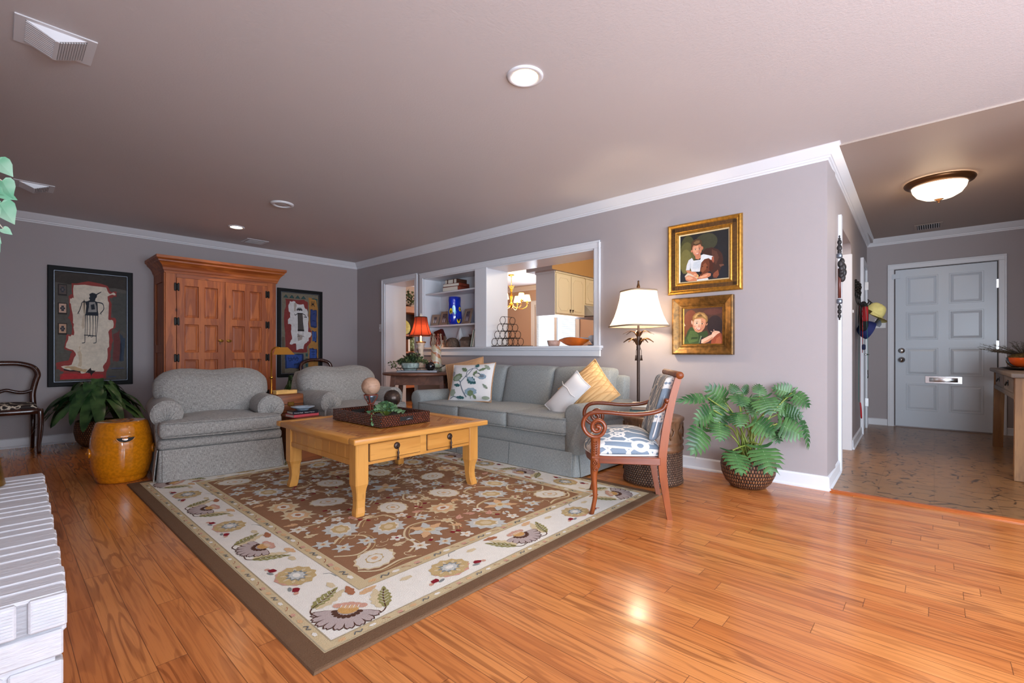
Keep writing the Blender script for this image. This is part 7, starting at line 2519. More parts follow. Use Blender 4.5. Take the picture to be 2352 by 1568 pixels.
t = thing('wine_rack', 'empty black wire wine rack of stacked rings on the sill', 'wine rack', (4.11, 3.795, z + 0.014), 0)
R_ = 0.0445
for xr in (-0.085, 0.085):
    for row in range(4):
        for k in range(4 - row):
            y = (k - (3 - row) / 2) * 0.09
            zc = R_ + row * 0.085
            b = MB(); b.tube([(xr, y + R_ * cos(a), zc + R_ * sin(a)) for a in [2 * pi * i / 28 for i in range(28)]], 0.0032, 6, closed=True); b.build('ring', M['wire_black'], t)
b = MB()
for row in range(4):
    n_ = 4 - row
    zt = R_ * 2 + row * 0.085
    for k in range(n_): b.tube([(-0.085, (k - (n_ - 1) / 2) * 0.09, zt), (0.085, (k - (n_ - 1) / 2) * 0.09, zt)], 0.003, 5)
b.build('rods', M['wire_black'], t)
b = MB(); b.box(4.02, 4.26, 3.52, 3.98, z, z + 0.013, b=0.003)
tag(b.build('slate_tray', M['slate_tray']), 'flat dark slate tray under the wire wine rack', 'tray')
t = thing('basket', 'small pale pink round basket on the pass-through sill', 'basket', (4.12, 3.11, z), 0)
b = MB(); b.lathe([(0.058, 0.0), (0.066, 0.02), (0.074, 0.055), (0.068, 0.058), (0.06, 0.02), (0.0, 0.012)], 24); b.build('body', M['pink_basket'], t)
b = MB(); b.lathe([(0.070, 0.052), (0.078, 0.058), (0.070, 0.064)], 24, caps=False); b.build('rim', M['pink_basket'], t)
t = thing('fruit_bowl', 'wide orange leaf-shaped bowl on the pass-through sill', 'bowl', (4.10, 2.80, z), radians(0))
b = MB()
def bow(u, v):
    a = 2 * pi * u
    e = 1 + 0.35 * max(0, sin(a)) ** 6
    r_ = 0.05 + 0.10 * v
    return (r_ * 0.75 * cos(a), r_ * 1.1 * sin(a) * e, 0.002 + 0.075 * v ** 1.6 + 0.012 * cos(2 * a) * v)
b.grid(40, 8, bow, 0, True, None, True)
b.grid(40, 8, lambda u, v: tuple(Vector(bow(u, v)) + Vector((0, 0, 0.004))), 1, True, None, True)
b.add([bow(k / 40, 0) for k in range(40)], [tuple(reversed(range(40)))], 0)
b.build('bowl', [M['orange_enamel'], M['white_glaze']], t)
t = thing('fruit_bowl', 'folded white bowl at the right end of the pass-through sill', 'bowl', (4.14, 2.585, z + 0.012), 0)
b = MB()
def bow2(u, v):
    a = 2 * pi * u
    r_ = 0.03 + 0.055 * v
    return (r_ * cos(a), r_ * 0.92 * sin(a), 0.075 * v ** 1.4 + 0.02 * v * cos(2 * a))
b.grid(30, 6, bow2, 0, True, None, True); b.add([bow2(k / 30, 0) for k in range(30)], [tuple(reversed(range(30)))], 0)
b.build('bowl', M['white_glaze'], t)
b = MB(); b.lathe([(0.06, 0.0), (0.09, 0.008), (0.086, 0.011), (0.0, 0.010)], 30, c=(4.14, 2.585, z))
tag(b.build('plate', M['navy_glaze']), 'navy plate under the folded white bowl', 'plate')

# ------------------------------------------------------------------ kitchen seen through the opening
b = MB(); b.box(4.93, EX, 3.75, 4.20, 2.092, CH, mi=0)
b.box(4.93, EX, 3.7495, 3.7505, 2.092, CH, mi=1)
struct('wall_soffit', b, [M['taupe_wall_paint'], M['ochre_soffit_paint']], origin='world')
t = thing('kitchen_cabinet', 'cream upper kitchen cabinet with two arched doors and grey end panel', 'cabinet', (5.415, 3.96, 1.5), 0, 'hanging kitchen cabinets')
b = MB(); b.box(-0.354, 0.365, -0.155, 0.16, 0, 0.59); b.build('body', M['cream_cabinet'], t)
b = MB(); b.box(-0.362, -0.354, -0.16, 0.165, -0.006, 0.59); b.box(-0.375, -0.362, -0.165, 0.17, 0.565, 0.592); b.build('end_panel', M['grey_cabinet_end'], t)
b = MB(); b.box(-0.36, 0.365, -0.178, -0.15, 0.57, 0.592, b=0.004); b.build('top_moulding', M['cream_cabinet'], t)


def arched_door(par, x0, x1, z0, z1, y, mat):
    b = MB(); b.box(x0, x1, y - 0.018, y, z0, z1, b=0.003)
    d = b.build('door', mat, par)
    b = MB()
    m, c = 0.045, 0.045
    P_ = [(x0 + m, z0 + m + c), (x0 + m + c * .6, z0 + m + c * .6), (x0 + m + c, z0 + m), (x1 - m - c, z0 + m), (x1 - m - c * .6, z0 + m + c * .6), (x1 - m, z0 + m + c), (x1 - m, z1 - m - c), (x1 - m - c * .6, z1 - m - c * .6), (x1 - m - c, z1 - m), (x0 + m + c, z1 - m), (x0 + m + c * .6, z1 - m - c * .6), (x0 + m, z1 - m - c)]
    b.tube([(x, y - 0.019, z_) for x, z_ in P_], 0.0045, 6, closed=True)
    b.build('moulding', mat, d)
    return d


for (x0, x1, kx) in ((-0.335, 0.0, -0.025), (0.012, 0.345, 0.037)):
    d = arched_door(t, x0, x1, 0.02, 0.555, -0.156, M['cream_cabinet'])
    b = MB(); b.sphere((kx, -0.185, 0.075), 0.012, 10, 8); b.tube([(kx, -0.172, 0.075), (kx, -0.185, 0.06), (kx, -0.182, 0.04)], 0.004, 6); b.build('knob', M['dark_bronze'], d)
t = thing('kitchen_cabinet', 'short cream kitchen cabinet hanging over the range hood', 'cabinet', (6.25, 3.96, 1.68), 0, 'hanging kitchen cabinets')
b = MB(); b.box(-0.47, 0.47, -0.155, 0.16, 0, 0.41); b.build('body', M['cream_cabinet'], t)
for (x0, x1) in ((-0.45, -0.01), (0.01, 0.45)): arched_door(t, x0, x1, 0.02, 0.38, -0.156, M['cream_cabinet'])
b = MB(); b.box(-0.47, 0.47, -0.178, -0.15, 0.385, 0.412, b=0.004); b.build('top_moulding', M['cream_cabinet'], t)
t = thing('range_hood', 'white range hood under the short cream cabinet', 'range hood', (6.25, 3.94, 1.52), 0)
b = MB(); b.prism([(-0.30, 0.0), (0.18, 0.0), (0.18, 0.158), (-0.14, 0.158)], -0.46, 0.46, M=Matrix.Rotation(pi / 2, 4, 'Z') @ Matrix.Rotation(pi / 2, 4, 'X')); b.build('canopy', M['hood_grey'], t)
b = MB(); b.box(-0.45, 0.45, -0.28, 0.17, -0.012, 0.0); b.build('filter', M['hood_dark'], t)
b = MB(); b.lathe([(0.0, 0), (0.16, 0.0), (0.17, -0.015), (0.16, -0.05), (0.10, -0.085), (0.0, -0.09)], 28, c=(5.3, 2.2, CH - 0.001), caps=False)  # unseen fixture, added to give the kitchen its warm light
kl = tag(b.build('added_kitchen_fixture', M['bowl_glass_glow']), 'round ceiling light of the kitchen beyond the pass-through', 'ceiling light')
point('added_kitchen_lamp', (5.3, 2.2, 2.20), 55, (1.0, 0.86, 0.64), 0.12)

t = thing('chandelier', 'lit brass chandelier with small cream shades in the dining room', 'chandelier', (6.45, 5.86, 1.80), 0)
b = MB(); b.lathe([(0.0, 0.64), (0.055, 0.64), (0.06, 0.625), (0.03, 0.61), (0.006, 0.60)], 18)
b.build('canopy', M['brass'], t)
b = MB(); b.tube([(0, 0, 0.44), (0, 0, 0.62)], 0.005, 6)
for k in range(9): b.sphere((0, 0, 0.45 + 0.018 * k), 0.009, 8, 5, sq=(1, 0.5, 1))
b.build('chain', M['brass'], t)
b = MB()
b.lathe([(0.0, 0.0), (0.012, 0.01), (0.02, 0.03), (0.035, 0.06), (0.04, 0.09), (0.02, 0.12), (0.012, 0.16), (0.022, 0.20), (0.028, 0.25), (0.014, 0.30), (0.020, 0.33), (0.030, 0.38), (0.045, 0.42), (0.015, 0.43), (0.006, 0.45)], 16)
for k in range(6):
    a = 2 * pi * k / 6
    b.tube([(0.02 * cos(a), 0.02 * sin(a), 0.37), (0.04 * cos(a), 0.04 * sin(a), 0.42), (0.06 * cos(a), 0.06 * sin(a), 0.44)], [0.006, 0.008, 0.003], 6)
b.build('column', M['brass'], t)
for k in range(6):
    a = 2 * pi * k / 6 + 0.35
    ca, sa = cos(a), sin(a)
    b = MB()
    b.tube(spline([(0.02 * ca, 0.02 * sa, 0.07), (0.10 * ca, 0.10 * sa, 0.02), (0.20 * ca, 0.20 * sa, 0.0), (0.29 * ca, 0.29 * sa, 0.05), (0.30 * ca, 0.30 * sa, 0.11)], 5), 0.007, 7)
    b.lathe([(0.02, 0.11), (0.026, 0.118), (0.008, 0.122), (0.008, 0.17), (0.0, 0.17)], 10, c=(0.30 * ca, 0.30 * sa, 0))
    am = b.build('arm', M['brass'], t)
    b = MB(); b.lathe([(0.072, 0.15), (0.045, 0.27)], 16, c=(0.30 * ca, 0.30 * sa, 0), caps=False); b.build('shade', M['chandelier_shade_glow'], am)
point('chandelier_light', (6.45, 5.86, 2.12), 45, (1.0, 0.78, 0.50), 0.25)

# hutch seen through the doorway
t = thing('hutch', 'open wooden hutch with shelves seen through the white doorway', 'hutch', (5.45, 7.76, 0), 0)
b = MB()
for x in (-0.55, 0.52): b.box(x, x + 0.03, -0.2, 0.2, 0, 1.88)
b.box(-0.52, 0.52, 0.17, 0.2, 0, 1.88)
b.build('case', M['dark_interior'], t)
for z_, th in ((1.76, 0.12), (1.30, 0.035), (0.97, 0.035), (0.30, 0.10)):
    b = MB(); b.box(-0.56, 0.56, -0.215, 0.2, z_, z_ + th, b=0.004); b.build('shelf', M['hutch_wood'], t)
t = thing('display_plate', 'round yellow plate standing in the dark hutch', 'plate', (5.42, 7.80, 1.337), 0)
b = MB(); b.lathe([(0.0, 0.0), (0.10, 0.004), (0.15, 0.02), (0.15, 0.026), (0.10, 0.010), (0.0, 0.006)], 32, M=T(0, 0.03, 0.152, pi / 2 - 0.15, 0, 0)); b.build('plate', M['gourd_yellow'], t)
t = thing('egg_jar', 'glass jar of green eggs on the hutch shelf behind the red lamp', 'jar', (5.51, 7.66, 1.006), 0)
b = MB()
for k in range(16): b.sphere((0.035 * cos(k * 2.4), 0.035 * sin(k * 2.4), 0.035 + 0.014 * k), 0.034, 10, 7, sq=(1, 1, 1.2))
b.build('eggs', M['egg_green'], t)
b = MB(); b.lathe([(0.05, 0.285), (0.055, 0.29), (0.0, 0.292)], 16); b.build('lid', M['hutch_wood'], t)
book('book', 'orange-brown book standing on the hutch shelf', (5.41, 7.70, 1.006), 0, 0.05, 0.16, 0.24, 'terracotta_page')
book('box_of_cards', 'small pale box on the lowest hutch shelf', (5.40, 7.66, 0.401), 0, 0.16, 0.12, 0.07, 'paper')

# ------------------------------------------------------------------ plants
def lobed_leaf(b, base, tip, width, lobes=7, droop=0.10, roll=0.0, mi=0):
    B_, Tp = Vector(base), Vector(tip)
    u = Tp - B_
    L = u.length
    u.normalize()
    ref = Vector((-0.74, -0.67, 0.25))
    n = (ref - u * ref.dot(u))
    if n.length < 1e-3: n = Vector((0, 0, 1))
    n.normalize()
    v = u.cross(n)
    if roll:
        R = Matrix.Rotation(roll, 3, u)
        n, v = R @ n, R @ v
    hw = width / 2
    def P3(t, s):      # t along 0..1.05, s lateral in units of half width
        arch = droop * L * (4 * t * (1 - t)) - 0.10 * hw * s * s
        p = B_ + u * (t * L) + v * (s * hw) + n * arch
        if p.x > 3.945: p.x = 3.945
        return tuple(p)
    for sd in (-1, 1):
        for k in range(lobes):
            t0 = 0.02 + 0.86 * k / lobes
            t1 = 0.02 + 0.86 * (k + 1) / lobes
            prof = sin(pi * (0.20 + 0.74 * (k + 0.5) / lobes)) ** 0.8
            tipt = t0 + 0.02 + 0.20 * (0.4 + k / lobes)
            if k == 0: tipt = t0 - 0.12
            inner = 0.34 * prof + 0.08
            m1 = (lerp(t0, tipt, 0.55), inner + (prof - inner) * 0.6)
            w_ = (t1 - t0) * 0.47
            jag_ = 0.06
            pts = [P3(t0, 0.0), P3(t0 + (tipt - t0) * 0.25, sd * inner), P3(m1[0] - w_ * 0.75, sd * m1[1]), P3(tipt - w_ * 0.2, sd * prof * 0.93), P3(tipt + w_ * 0.30, sd * prof), P3(m1[0] + w_ * 1.15, sd * m1[1] * 0.98), P3(t1 + (tipt - t0) * 0.22 - 0.002, sd * inner), P3(t1, 0.0)]
            mid = [P3(lerp(t0, t1, 0.5), 0.0), P3(lerp(t0, t1, .5) + (tipt - t0) * 0.25, sd * inner), P3(m1[0] + w_ * 0.2, sd * m1[1]), P3(tipt, sd * prof * 0.95)]
            mid = [tuple(Vector(q) + n * 0.004 * (1 - i / 3)) for i, q in enumerate(mid)]
            vs = pts + mid
            f = [(0, 1, 9, 8), (1, 2, 10, 9), (2, 3, 11, 10), (3, 4, 11), (4, 5, 10, 11), (5, 6, 9, 10), (6, 7, 8, 9)]
            b.add(vs, f if sd > 0 else [q[::-1] for q in f], mi, True)
    # end lobe
    pts = [P3(0.86, 0.0), P3(0.90, 0.16), P3(0.97, 0.12), P3(1.05, 0.0), P3(0.97, -0.12), P3(0.90, -0.16)]
    b.add(pts, [(0, 1, 2, 3), (0, 3, 4, 5)], mi, True)
    b.tube([P3(0.0, 0), P3(0.3, 0), P3(0.6, 0), P3(0.95, 0)], [0.0035, 0.003, 0.002, 0.001], 5, mi=1)


LEAVES = [
((3.588, 0.955, 0.495), (3.605, 0.816, 0.415), 0.186),
((3.604, 0.907, 0.333), (3.479, 0.807, 0.165), 0.216),
((3.452, 1.046, 0.298), (3.322, 0.951, 0.168), 0.192),
((3.47, 1.144, 0.483), (3.372, 1.104, 0.366), 0.159),
((3.415, 1.235, 0.451), (3.257, 1.261, 0.27), 0.195),
((3.575, 1.058, 0.55), (3.511, 1.01, 0.455), 0.149),
((3.623, 1.14, 0.61), (3.47, 1.234, 0.733), 0.166),
((3.479, 1.224, 0.651), (3.187, 1.338, 0.639), 0.081),
((3.507, 1.193, 0.562), (3.33, 1.269, 0.48), 0.174),
((3.604, 1.056, 0.682), (3.538, 1.01, 0.598), 0.162),
((3.728, 1.098, 0.671), (3.748, 1.15, 0.744), 0.079),
((3.752, 1.071, 0.671), (3.841, 1.048, 0.734), 0.073),
((3.787, 0.959, 0.658), (3.842, 0.973, 0.745), 0.114),
((3.7, 0.921, 0.666), (3.654, 0.853, 0.543), 0.195),
((3.925, 0.762, 0.681), (3.862, 0.891, 0.72), 0.125),
((3.89, 0.771, 0.686), (3.906, 0.663, 0.59), 0.146),
((3.839, 0.827, 0.545), (3.852, 0.693, 0.526), 0.151),
((3.751, 0.834, 0.472), (3.806, 0.685, 0.39), 0.183),
((3.879, 0.723, 0.533), (3.901, 0.669, 0.29), 0.075),
((3.825, 0.871, 0.572), (3.904, 0.725, 0.547), 0.106),
((3.806, 0.893, 0.442), (3.786, 0.826, 0.329), 0.152),
((3.604, 1.145, 0.564), (3.507, 1.193, 0.41), 0.142),
((3.748, 0.987, 0.623), (3.696, 0.984, 0.515), 0.142),
((3.738, 1.028, 0.639), (3.734, 0.972, 0.596), 0.155),
((3.873, 0.819, 0.643), (3.831, 0.836, 0.539), 0.141),
((3.601, 1.179, 0.651), (3.544, 1.183, 0.536), 0.143),
]
PC = (3.705, 1.015)
t = thing('potted_philodendron', 'large split-leaf philodendron in a brown woven pot below the portraits', 'plant', (PC[0], PC[1], 0))
b = MB(); b.lathe([(0.10, 0.0), (0.115, 0.004), (0.150, 0.04), (0.178, 0.10), (0.186, 0.155), (0.178, 0.20), (0.160, 0.232), (0.150, 0.24), (0.142, 0.232), (0.15, 0.20), (0.0, 0.20)], 40); b.build('basket_pot', M['basket_weave'], t, uv=cyl_uv(58, 0.027))
b = MB(); b.lathe([(0.148, 0.205), (0.08, 0.215), (0.0, 0.22)], 20, caps=False); b.build('soil', M['soil'], t)
b = MB()
for base, tip, w_ in LEAVES:
    lb = tuple(Vector(base) - Vector((PC[0], PC[1], 0))); lt = tuple(Vector(tip) - Vector((PC[0], PC[1], 0)))
    n0 = len(b.v)
    lobed_leaf(b, base, tip, w_ * 1.12, 7, 0.08, rnd.uniform(-0.35, 0.35))
    b.v[n0:] = [(p[0] - PC[0], p[1] - PC[1], p[2]) for p in b.v[n0:]]
b.build('foliage', [M['philodendron_leaf'], M['ivy_leaf']], t)
b = MB()
for i, (base, tip, w_) in enumerate(LEAVES):
    e = Vector(base) - Vector((PC[0], PC[1], 0))
    a = i * 2.4
    s = Vector((0.05 * cos(a), 0.05 * sin(a), 0.205))
    m_ = s.lerp(e, 0.5) + Vector((0, 0, 0.06)) - Vector((e.x - s.x, e.y - s.y, 0)) * 0.12
    b.tube(spline([s, m_, e], 5), 0.005, 6)
b.build('stems', M['stem_green'], t)


def lily(label, loc, sc=1.0, seed=3, n=64, back=0.40, rs=1.0, group='potted peace lilies'):
    r = random.Random(seed)
    t = thing('potted_peace_lily', label, 'plant', (loc[0], loc[1], 0), 0, group)
    b = MB(); b.lathe([(0.09, 0.0), (0.12, 0.01), (0.16, 0.07), (0.176, 0.15), (0.172, 0.22), (0.160, 0.265), (0.150, 0.27), (0.15, 0.23), (0.0, 0.23)], 32); b.build('basket_pot', M['basket_weave_tan'], t, uv=cyl_uv(56, 0.02))
    b = MB(); bs = MB()
    for k in range(n):
        a = 2.399 * k + r.uniform(-0.2, 0.2)
        f = (k + 0.5) / n
        reach = lerp(0.16, 0.50, f ** 0.8) * sc * rs
        if sin(a) > 0: reach = min(reach, back / max(0.2, sin(a)))
        top = lerp(0.66, 0.42, f) * sc
        end = lerp(0.50, 0.16, f ** 1.2) + r.uniform(-0.05, 0.05)
        ca, sa = cos(a), sin(a)
        lift = r.uniform(-0.03, 0.05)
        p = [Vector((0.03 * ca, 0.03 * sa, 0.23)), Vector((reach * 0.22 * ca, reach * 0.22 * sa, top * 0.80 + lift)), Vector((reach * 0.48 * ca, reach * 0.48 * sa, top + lift)), Vector((reach * 0.80 * ca, reach * 0.80 * sa, lerp(top, end, 0.42) + lift)), Vector((reach * ca, reach * sa, end))]
        q = spline(p, 5)
        bs.tube(q[:9], 0.004, 5)
        w = r.uniform(0.095, 0.135) * sc
        side = Vector((-sa, ca, 0))
        i0 = 7
        m = len(q) - i0
        vs = []
        for i in range(i0, len(q)):
            tt = (i - i0) / (m - 1)
            hw = w / 2 * (sin(pi * min(1, tt * 0.92 + 0.06)) ** 0.8) * (1 - 0.25 * tt)
            if i == len(q) - 1: hw = 0.001
            tw_ = Vector((0, 0, (0.35 if k % 3 else -0.35) * hw))
            vs += [tuple(q[i] - side * hw + tw_), tuple(q[i] + Vector((0, 0, 0.006))), tuple(q[i] + side * hw + tw_)]
        fs = []
        for i in range(m - 1):
            fs += [(i * 3, i * 3 + 1, i * 3 + 4, i * 3 + 3), (i * 3 + 1, i * 3 + 2, i * 3 + 5, i * 3 + 4)]
        b.add(vs, fs, 0, True)
    b.build('foliage', M['lily_leaf'], t)
    bs.build('stems', M['lily_leaf'], t)
    return t


lily('dark green peace lily in a wicker pot below the tall tribal painting', (0.70, 6.60))
lily('dark green peace lily in a wicker pot half hidden behind the second armchair', (2.765, 6.62), 0.94, 8, 30, 0.3, 0.36)


def ivy_leaf(b, c, ang, tilt, s, mi=0):
    pts = [(0, -0.1), (0.25, -0.42), (0.55, -0.12), (0.95, -0.05), (0.62, 0.28), (0.55, 0.75), (0.22, 0.62), (0, 1.05), (-0.22, 0.62), (-0.55, 0.75), (-0.62, 0.28), (-0.95, -0.05), (-0.55, -0.12), (-0.25, -0.42)]
    Mx = Matrix.Translation(c) @ Matrix.Rotation(ang, 4, 'Z') @ Matrix.Rotation(tilt, 4, 'X')
    vs = [(x * s * 0.5, y * s * 0.5, -0.05 * s * (x * x)) for x, y in pts] + [(0, 0.1 * s, 0.03 * s)]
    n = len(pts)
    b.add(vs, [(i, (i + 1) % n, n) for i in range(n)], mi, True, Mx)


IV = (1.838, 2.868)
t = thing('potted_ivy', 'small pale green ivy trailing over the edge of the dark woven tray', 'plant', (IV[0], IV[1], TZ + 0.0085))
b = MB(); b.lathe([(0.06, 0.0), (0.075, 0.03), (0.08, 0.055), (0.072, 0.055), (0.0, 0.04)], 20); b.build('pot', M['slate_tray'], t)
r = random.Random(4)
b = MB(); bs = MB()
dvx = Vector((0.671, -0.741, 0)); fvx = Vector((0.741, 0.671, 0))
for k in range(170):
    u, v = r.gauss(0, 0.052), r.gauss(0, 0.032)
    u = max(-0.125, min(0.125, u)); v = max(-0.05, min(0.07, v))
    zz = 0.062 + 0.085 * exp(-(u / 0.09) ** 2) * r.uniform(0.3, 1.0)
    p = dvx * u + fvx * v + Vector((0, 0, zz))
    ivy_leaf(b, p, r.uniform(-0.7, 0.7) + pi + atan2(0.671, 0.741) + pi / 2 + u * 6, r.uniform(-1.2, -0.5), r.uniform(0.028, 0.044))
    if k % 4 == 0: bs.tube([(0, 0, 0.03), tuple(p * 0.6 + Vector((0, 0, 0.03))), tuple(p)], 0.0012, 4)
tr = spline([(-0.02, -0.03, 0.07), (-0.10, -0.05, 0.085), (-0.153, -0.075, 0.075), (-0.165, -0.09, 0.04), (-0.166, -0.105, 0.012)], 5)
bs.tube(tr, 0.0012, 4)
for i in (8, 11, 14, 17, 19, 20): ivy_leaf(b, tr[i] + Vector((-0.005, -0.003 * (i % 3), 0)), 2.2 + i, -1.2, 0.024)
b.build('foliage', M['ivy_leaf'], t); bs.build('stems', M['stem_green'], t)

bwl = on_tray(-0.10, 0.0, 0.0165)
t = thing('potted_tea_vine', 'bushy small-leaved vine in a verdigris bowl on the zinc tray', 'plant', bwl, 0)
b = MB(); b.lathe([(0.05, 0.0), (0.075, 0.01), (0.10, 0.04), (0.108, 0.075), (0.104, 0.098), (0.098, 0.098), (0.09, 0.07), (0.0, 0.06)], 28); b.build('verdigris_bowl', M['verdigris'] if 'verdigris' in M else plain('verdigris', (150, 164, 158), 0.5, noise=0.35, nscale=30), t)
b = MB(); bs = MB()
ta = atan2(-0.741, 0.671)
du, dvv = Vector((cos(ta), sin(ta), 0)), Vector((-sin(ta), cos(ta), 0))
def oval(b, c, ang, tilt, s):
    pts = [(0, -0.5), (0.26, -0.2), (0.3, 0.12), (0.0, 0.6), (-0.3, 0.12), (-0.26, -0.2)]
    Mx = Matrix.Translation(c) @ Matrix.Rotation(ang, 4, 'Z') @ Matrix.Rotation(tilt, 4, 'X')
    b.add([(x * s, y * s, 0) for x, y in pts] + [(0, 0, 0.08 * s)], [(i, (i + 1) % 6, 6) for i in range(6)], 0, True, Mx)
for k in range(64):
    a = r.uniform(0, 2 * pi)
    u1, v1 = r.uniform(-0.16, 0.24), r.uniform(-0.075, 0.055)
    z1 = 0.07 + 0.17 * exp(-((u1 - 0.03) / 0.15) ** 2) * r.uniform(0.35, 1.0)
    if k in (0, 1, 2): u1, v1, z1 = -0.22 - 0.02 * k, -0.02 * k, 0.035 + 0.03 * k
    e = du * u1 + dvv * v1 + Vector((0, 0, z1))
    q = spline([(0, 0, 0.07), tuple(e * 0.5 + Vector((0, 0, 0.07))), tuple(e)], 5)
    bs.tube(q, 0.0015, 4)
    for i in range(3, len(q)):
        for s in (-1, 1): oval(b, q[i] + Vector((r.uniform(-.012, .012), r.uniform(-.012, .012), r.uniform(-.006, .012))), r.uniform(0, 6.28), r.uniform(-1.3, 0.0), r.uniform(0.024, 0.038))
b.build('foliage', M['tea_leaf'], t); bs.build('stems', M['rattan_brown'], t)
t = thing('bird_figurine', 'small bronze bird figurine perched over the vine on the round table', 'figurine', on_tray(-0.075, 0.0, 0.165), ta)
b = MB(); b.tube(spline([(-0.115, 0, 0.045), (-0.085, 0, 0.02), (-0.06, 0, 0.03), (-0.03, 0, 0.055), (0.02, 0, 0.06), (0.07, 0, 0.04), (0.12, 0, 0.0)], 5), [0.002, 0.003, 0.005, 0.008, 0.009, 0.007, 0.007, 0.007, 0.007, 0.008, 0.010, 0.012, 0.015, 0.018, 0.02, 0.021, 0.022, 0.022, 0.021, 0.020, 0.018, 0.016, 0.013, 0.011, 0.009, 0.008, 0.006, 0.004, 0.003, 0.002, 0.001], 8); b.build('body', M['dark_bronze'], t)
b = MB(); b.tube([(0.0, 0, 0.05), (0.0, 0, -0.09)], 0.003, 5); b.build('leg', M['dark_bronze'], t)

t = thing('potted_greenery', 'green leafy plant on top of the wooden hutch', 'plant', (5.46, 7.72, 1.8805), 0)
b = MB(); b.lathe([(0.05, 0), (0.06, 0.05), (0.0, 0.05)], 14); b.build('pot', M['rattan_brown'], t)
b = MB()
for k in range(160):
    p = Vector((r.gauss(0, 0.08), r.gauss(0, 0.06) * 0.7, 0.05 + abs(r.gauss(0.10, 0.09))))
    oval(b, p, r.uniform(0, 6.28), r.uniform(-1.4, 0.2), r.uniform(0.04, 0.07))
b.build('foliage', M['tea_leaf'], t)

# ------------------------------------------------------------------ fireplace side: hearth, mantel, trailing plant
ha = radians(1.2)
b = MB()
b.box(-0.60, 0.088, -0.80, 0.84, 0.0, 0.30, mi=0)
for k in range(25):
    y = -0.80 + 0.0656 * k
    for (x0, x1) in ((-0.30, -0.10), (-0.094, 0.108 + (k * 7 % 3) * 0.002)):
        b.box(x0, x1, y, y + 0.0595, 0.30, 0.398 + ((k * 5) % 4) * 0.0012, b=0.005)
b.box(-0.60, 0.100, -0.80, 0.835, 0.30, 0.391)
for k in range(5):
    x = 0.1085 - 0.085 * k
    b.box(x - 0.066, x, -0.812, -0.76, 0.318, 0.396, b=0.004)
    for j in range(9): b.box(x - 0.060, x - 0.006, -0.8145, -0.805, 0.326 + 0.0072 * j, 0.3292 + 0.0072 * j)
for c in range(4):
    z1 = 0.310 - 0.074 * c
    for k in range(4):
        x = 0.102 - 0.21 * k - (0.1 if c % 2 else 0)
        b.box(max(-0.6, x - 0.20), x, -0.810, -0.77, z1 - 0.062, z1, b=0.004)
        if c % 2: b.box(x + 0.008, min(0.102, x + 0.2), -0.810, -0.77, z1 - 0.062, z1, b=0.004)
hearth = b.build('hearth', M['white_painted_brick'], None, loc=(0.022, 2.38, 0.0))
hearth.rotation_euler = (0, 0, -ha)
hearth['kind'] = 'structure'
hearth.name = 'trim_11'
b = MB(); b.box(-0.6, -0.31, 1.35, 3.45, 0, CH)
struct('wall_chimney', b, M['white_painted_brick'], origin='world')
b = MB(); b.box(-0.31, -0.075, 1.45, 3.35, 1.42, 1.48, b=0.006)
struct('trim_12', b, M['white_trim'], origin='world')
t = thing('brass_vessel', 'antique brass vessel standing at the left edge of the white brick hearth', 'vessel', (-0.042, 3.02, 0.4025))
b = MB(); b.lathe([(0.062, 0.0), (0.066, 0.004), (0.060, 0.04), (0.054, 0.08), (0.050, 0.112), (0.056, 0.118), (0.048, 0.12), (0.044, 0.08), (0.0, 0.05)], 28); b.build('body', M['old_brass'], t)
t = thing('trailing_pothos', 'pale green pothos trailing into the upper left corner of the photo', 'plant', (-0.19, 2.95, 1.4805))
b = MB(); b.lathe([(0.07, 0), (0.09, 0.06), (0.10, 0.13), (0.09, 0.13), (0.0, 0.11)], 20); b.build('pot', M['white_glaze'], t)
b = MB(); bs = MB()
def heart(b, c, d, n, s):
    d = Vector(d).normalized(); n = Vector(n); n = (n - d * n.dot(d)).normalized(); v = d.cross(n)
    pts = [(0.0, 0.0), (-0.14, 0.22), (-0.10, 0.40), (0.10, 0.48), (0.42, 0.40), (0.75, 0.18), (1.0, 0.0)]
    C_ = Vector(c)
    up = [tuple(C_ + d * (u * s) + v * (w * s) - n * (w * w * 0.5 * s) - n * (u * u * 0.2 * s)) for u, w in pts]
    dn = [tuple(C_ + d * (u * s) - v * (w * s) - n * (w * w * 0.5 * s) - n * (u * u * 0.2 * s)) for u, w in pts]
    md = [tuple(C_ + d * (max(0, u) * s) - n * (u * u * 0.2 * s)) for u, w in pts]
    for A_, fl in ((up, 0), (dn, 1)):
        vs = md + A_
        fs = [(i, i + 1, 8 + i, 7 + i) for i in range(6)]
        b.add(vs, [q[::-1] for q in fs] if fl else fs, 0, True)
rel = lambda p: (p[0] + 0.19, p[1] - 2.95, p[2] - 1.4805)
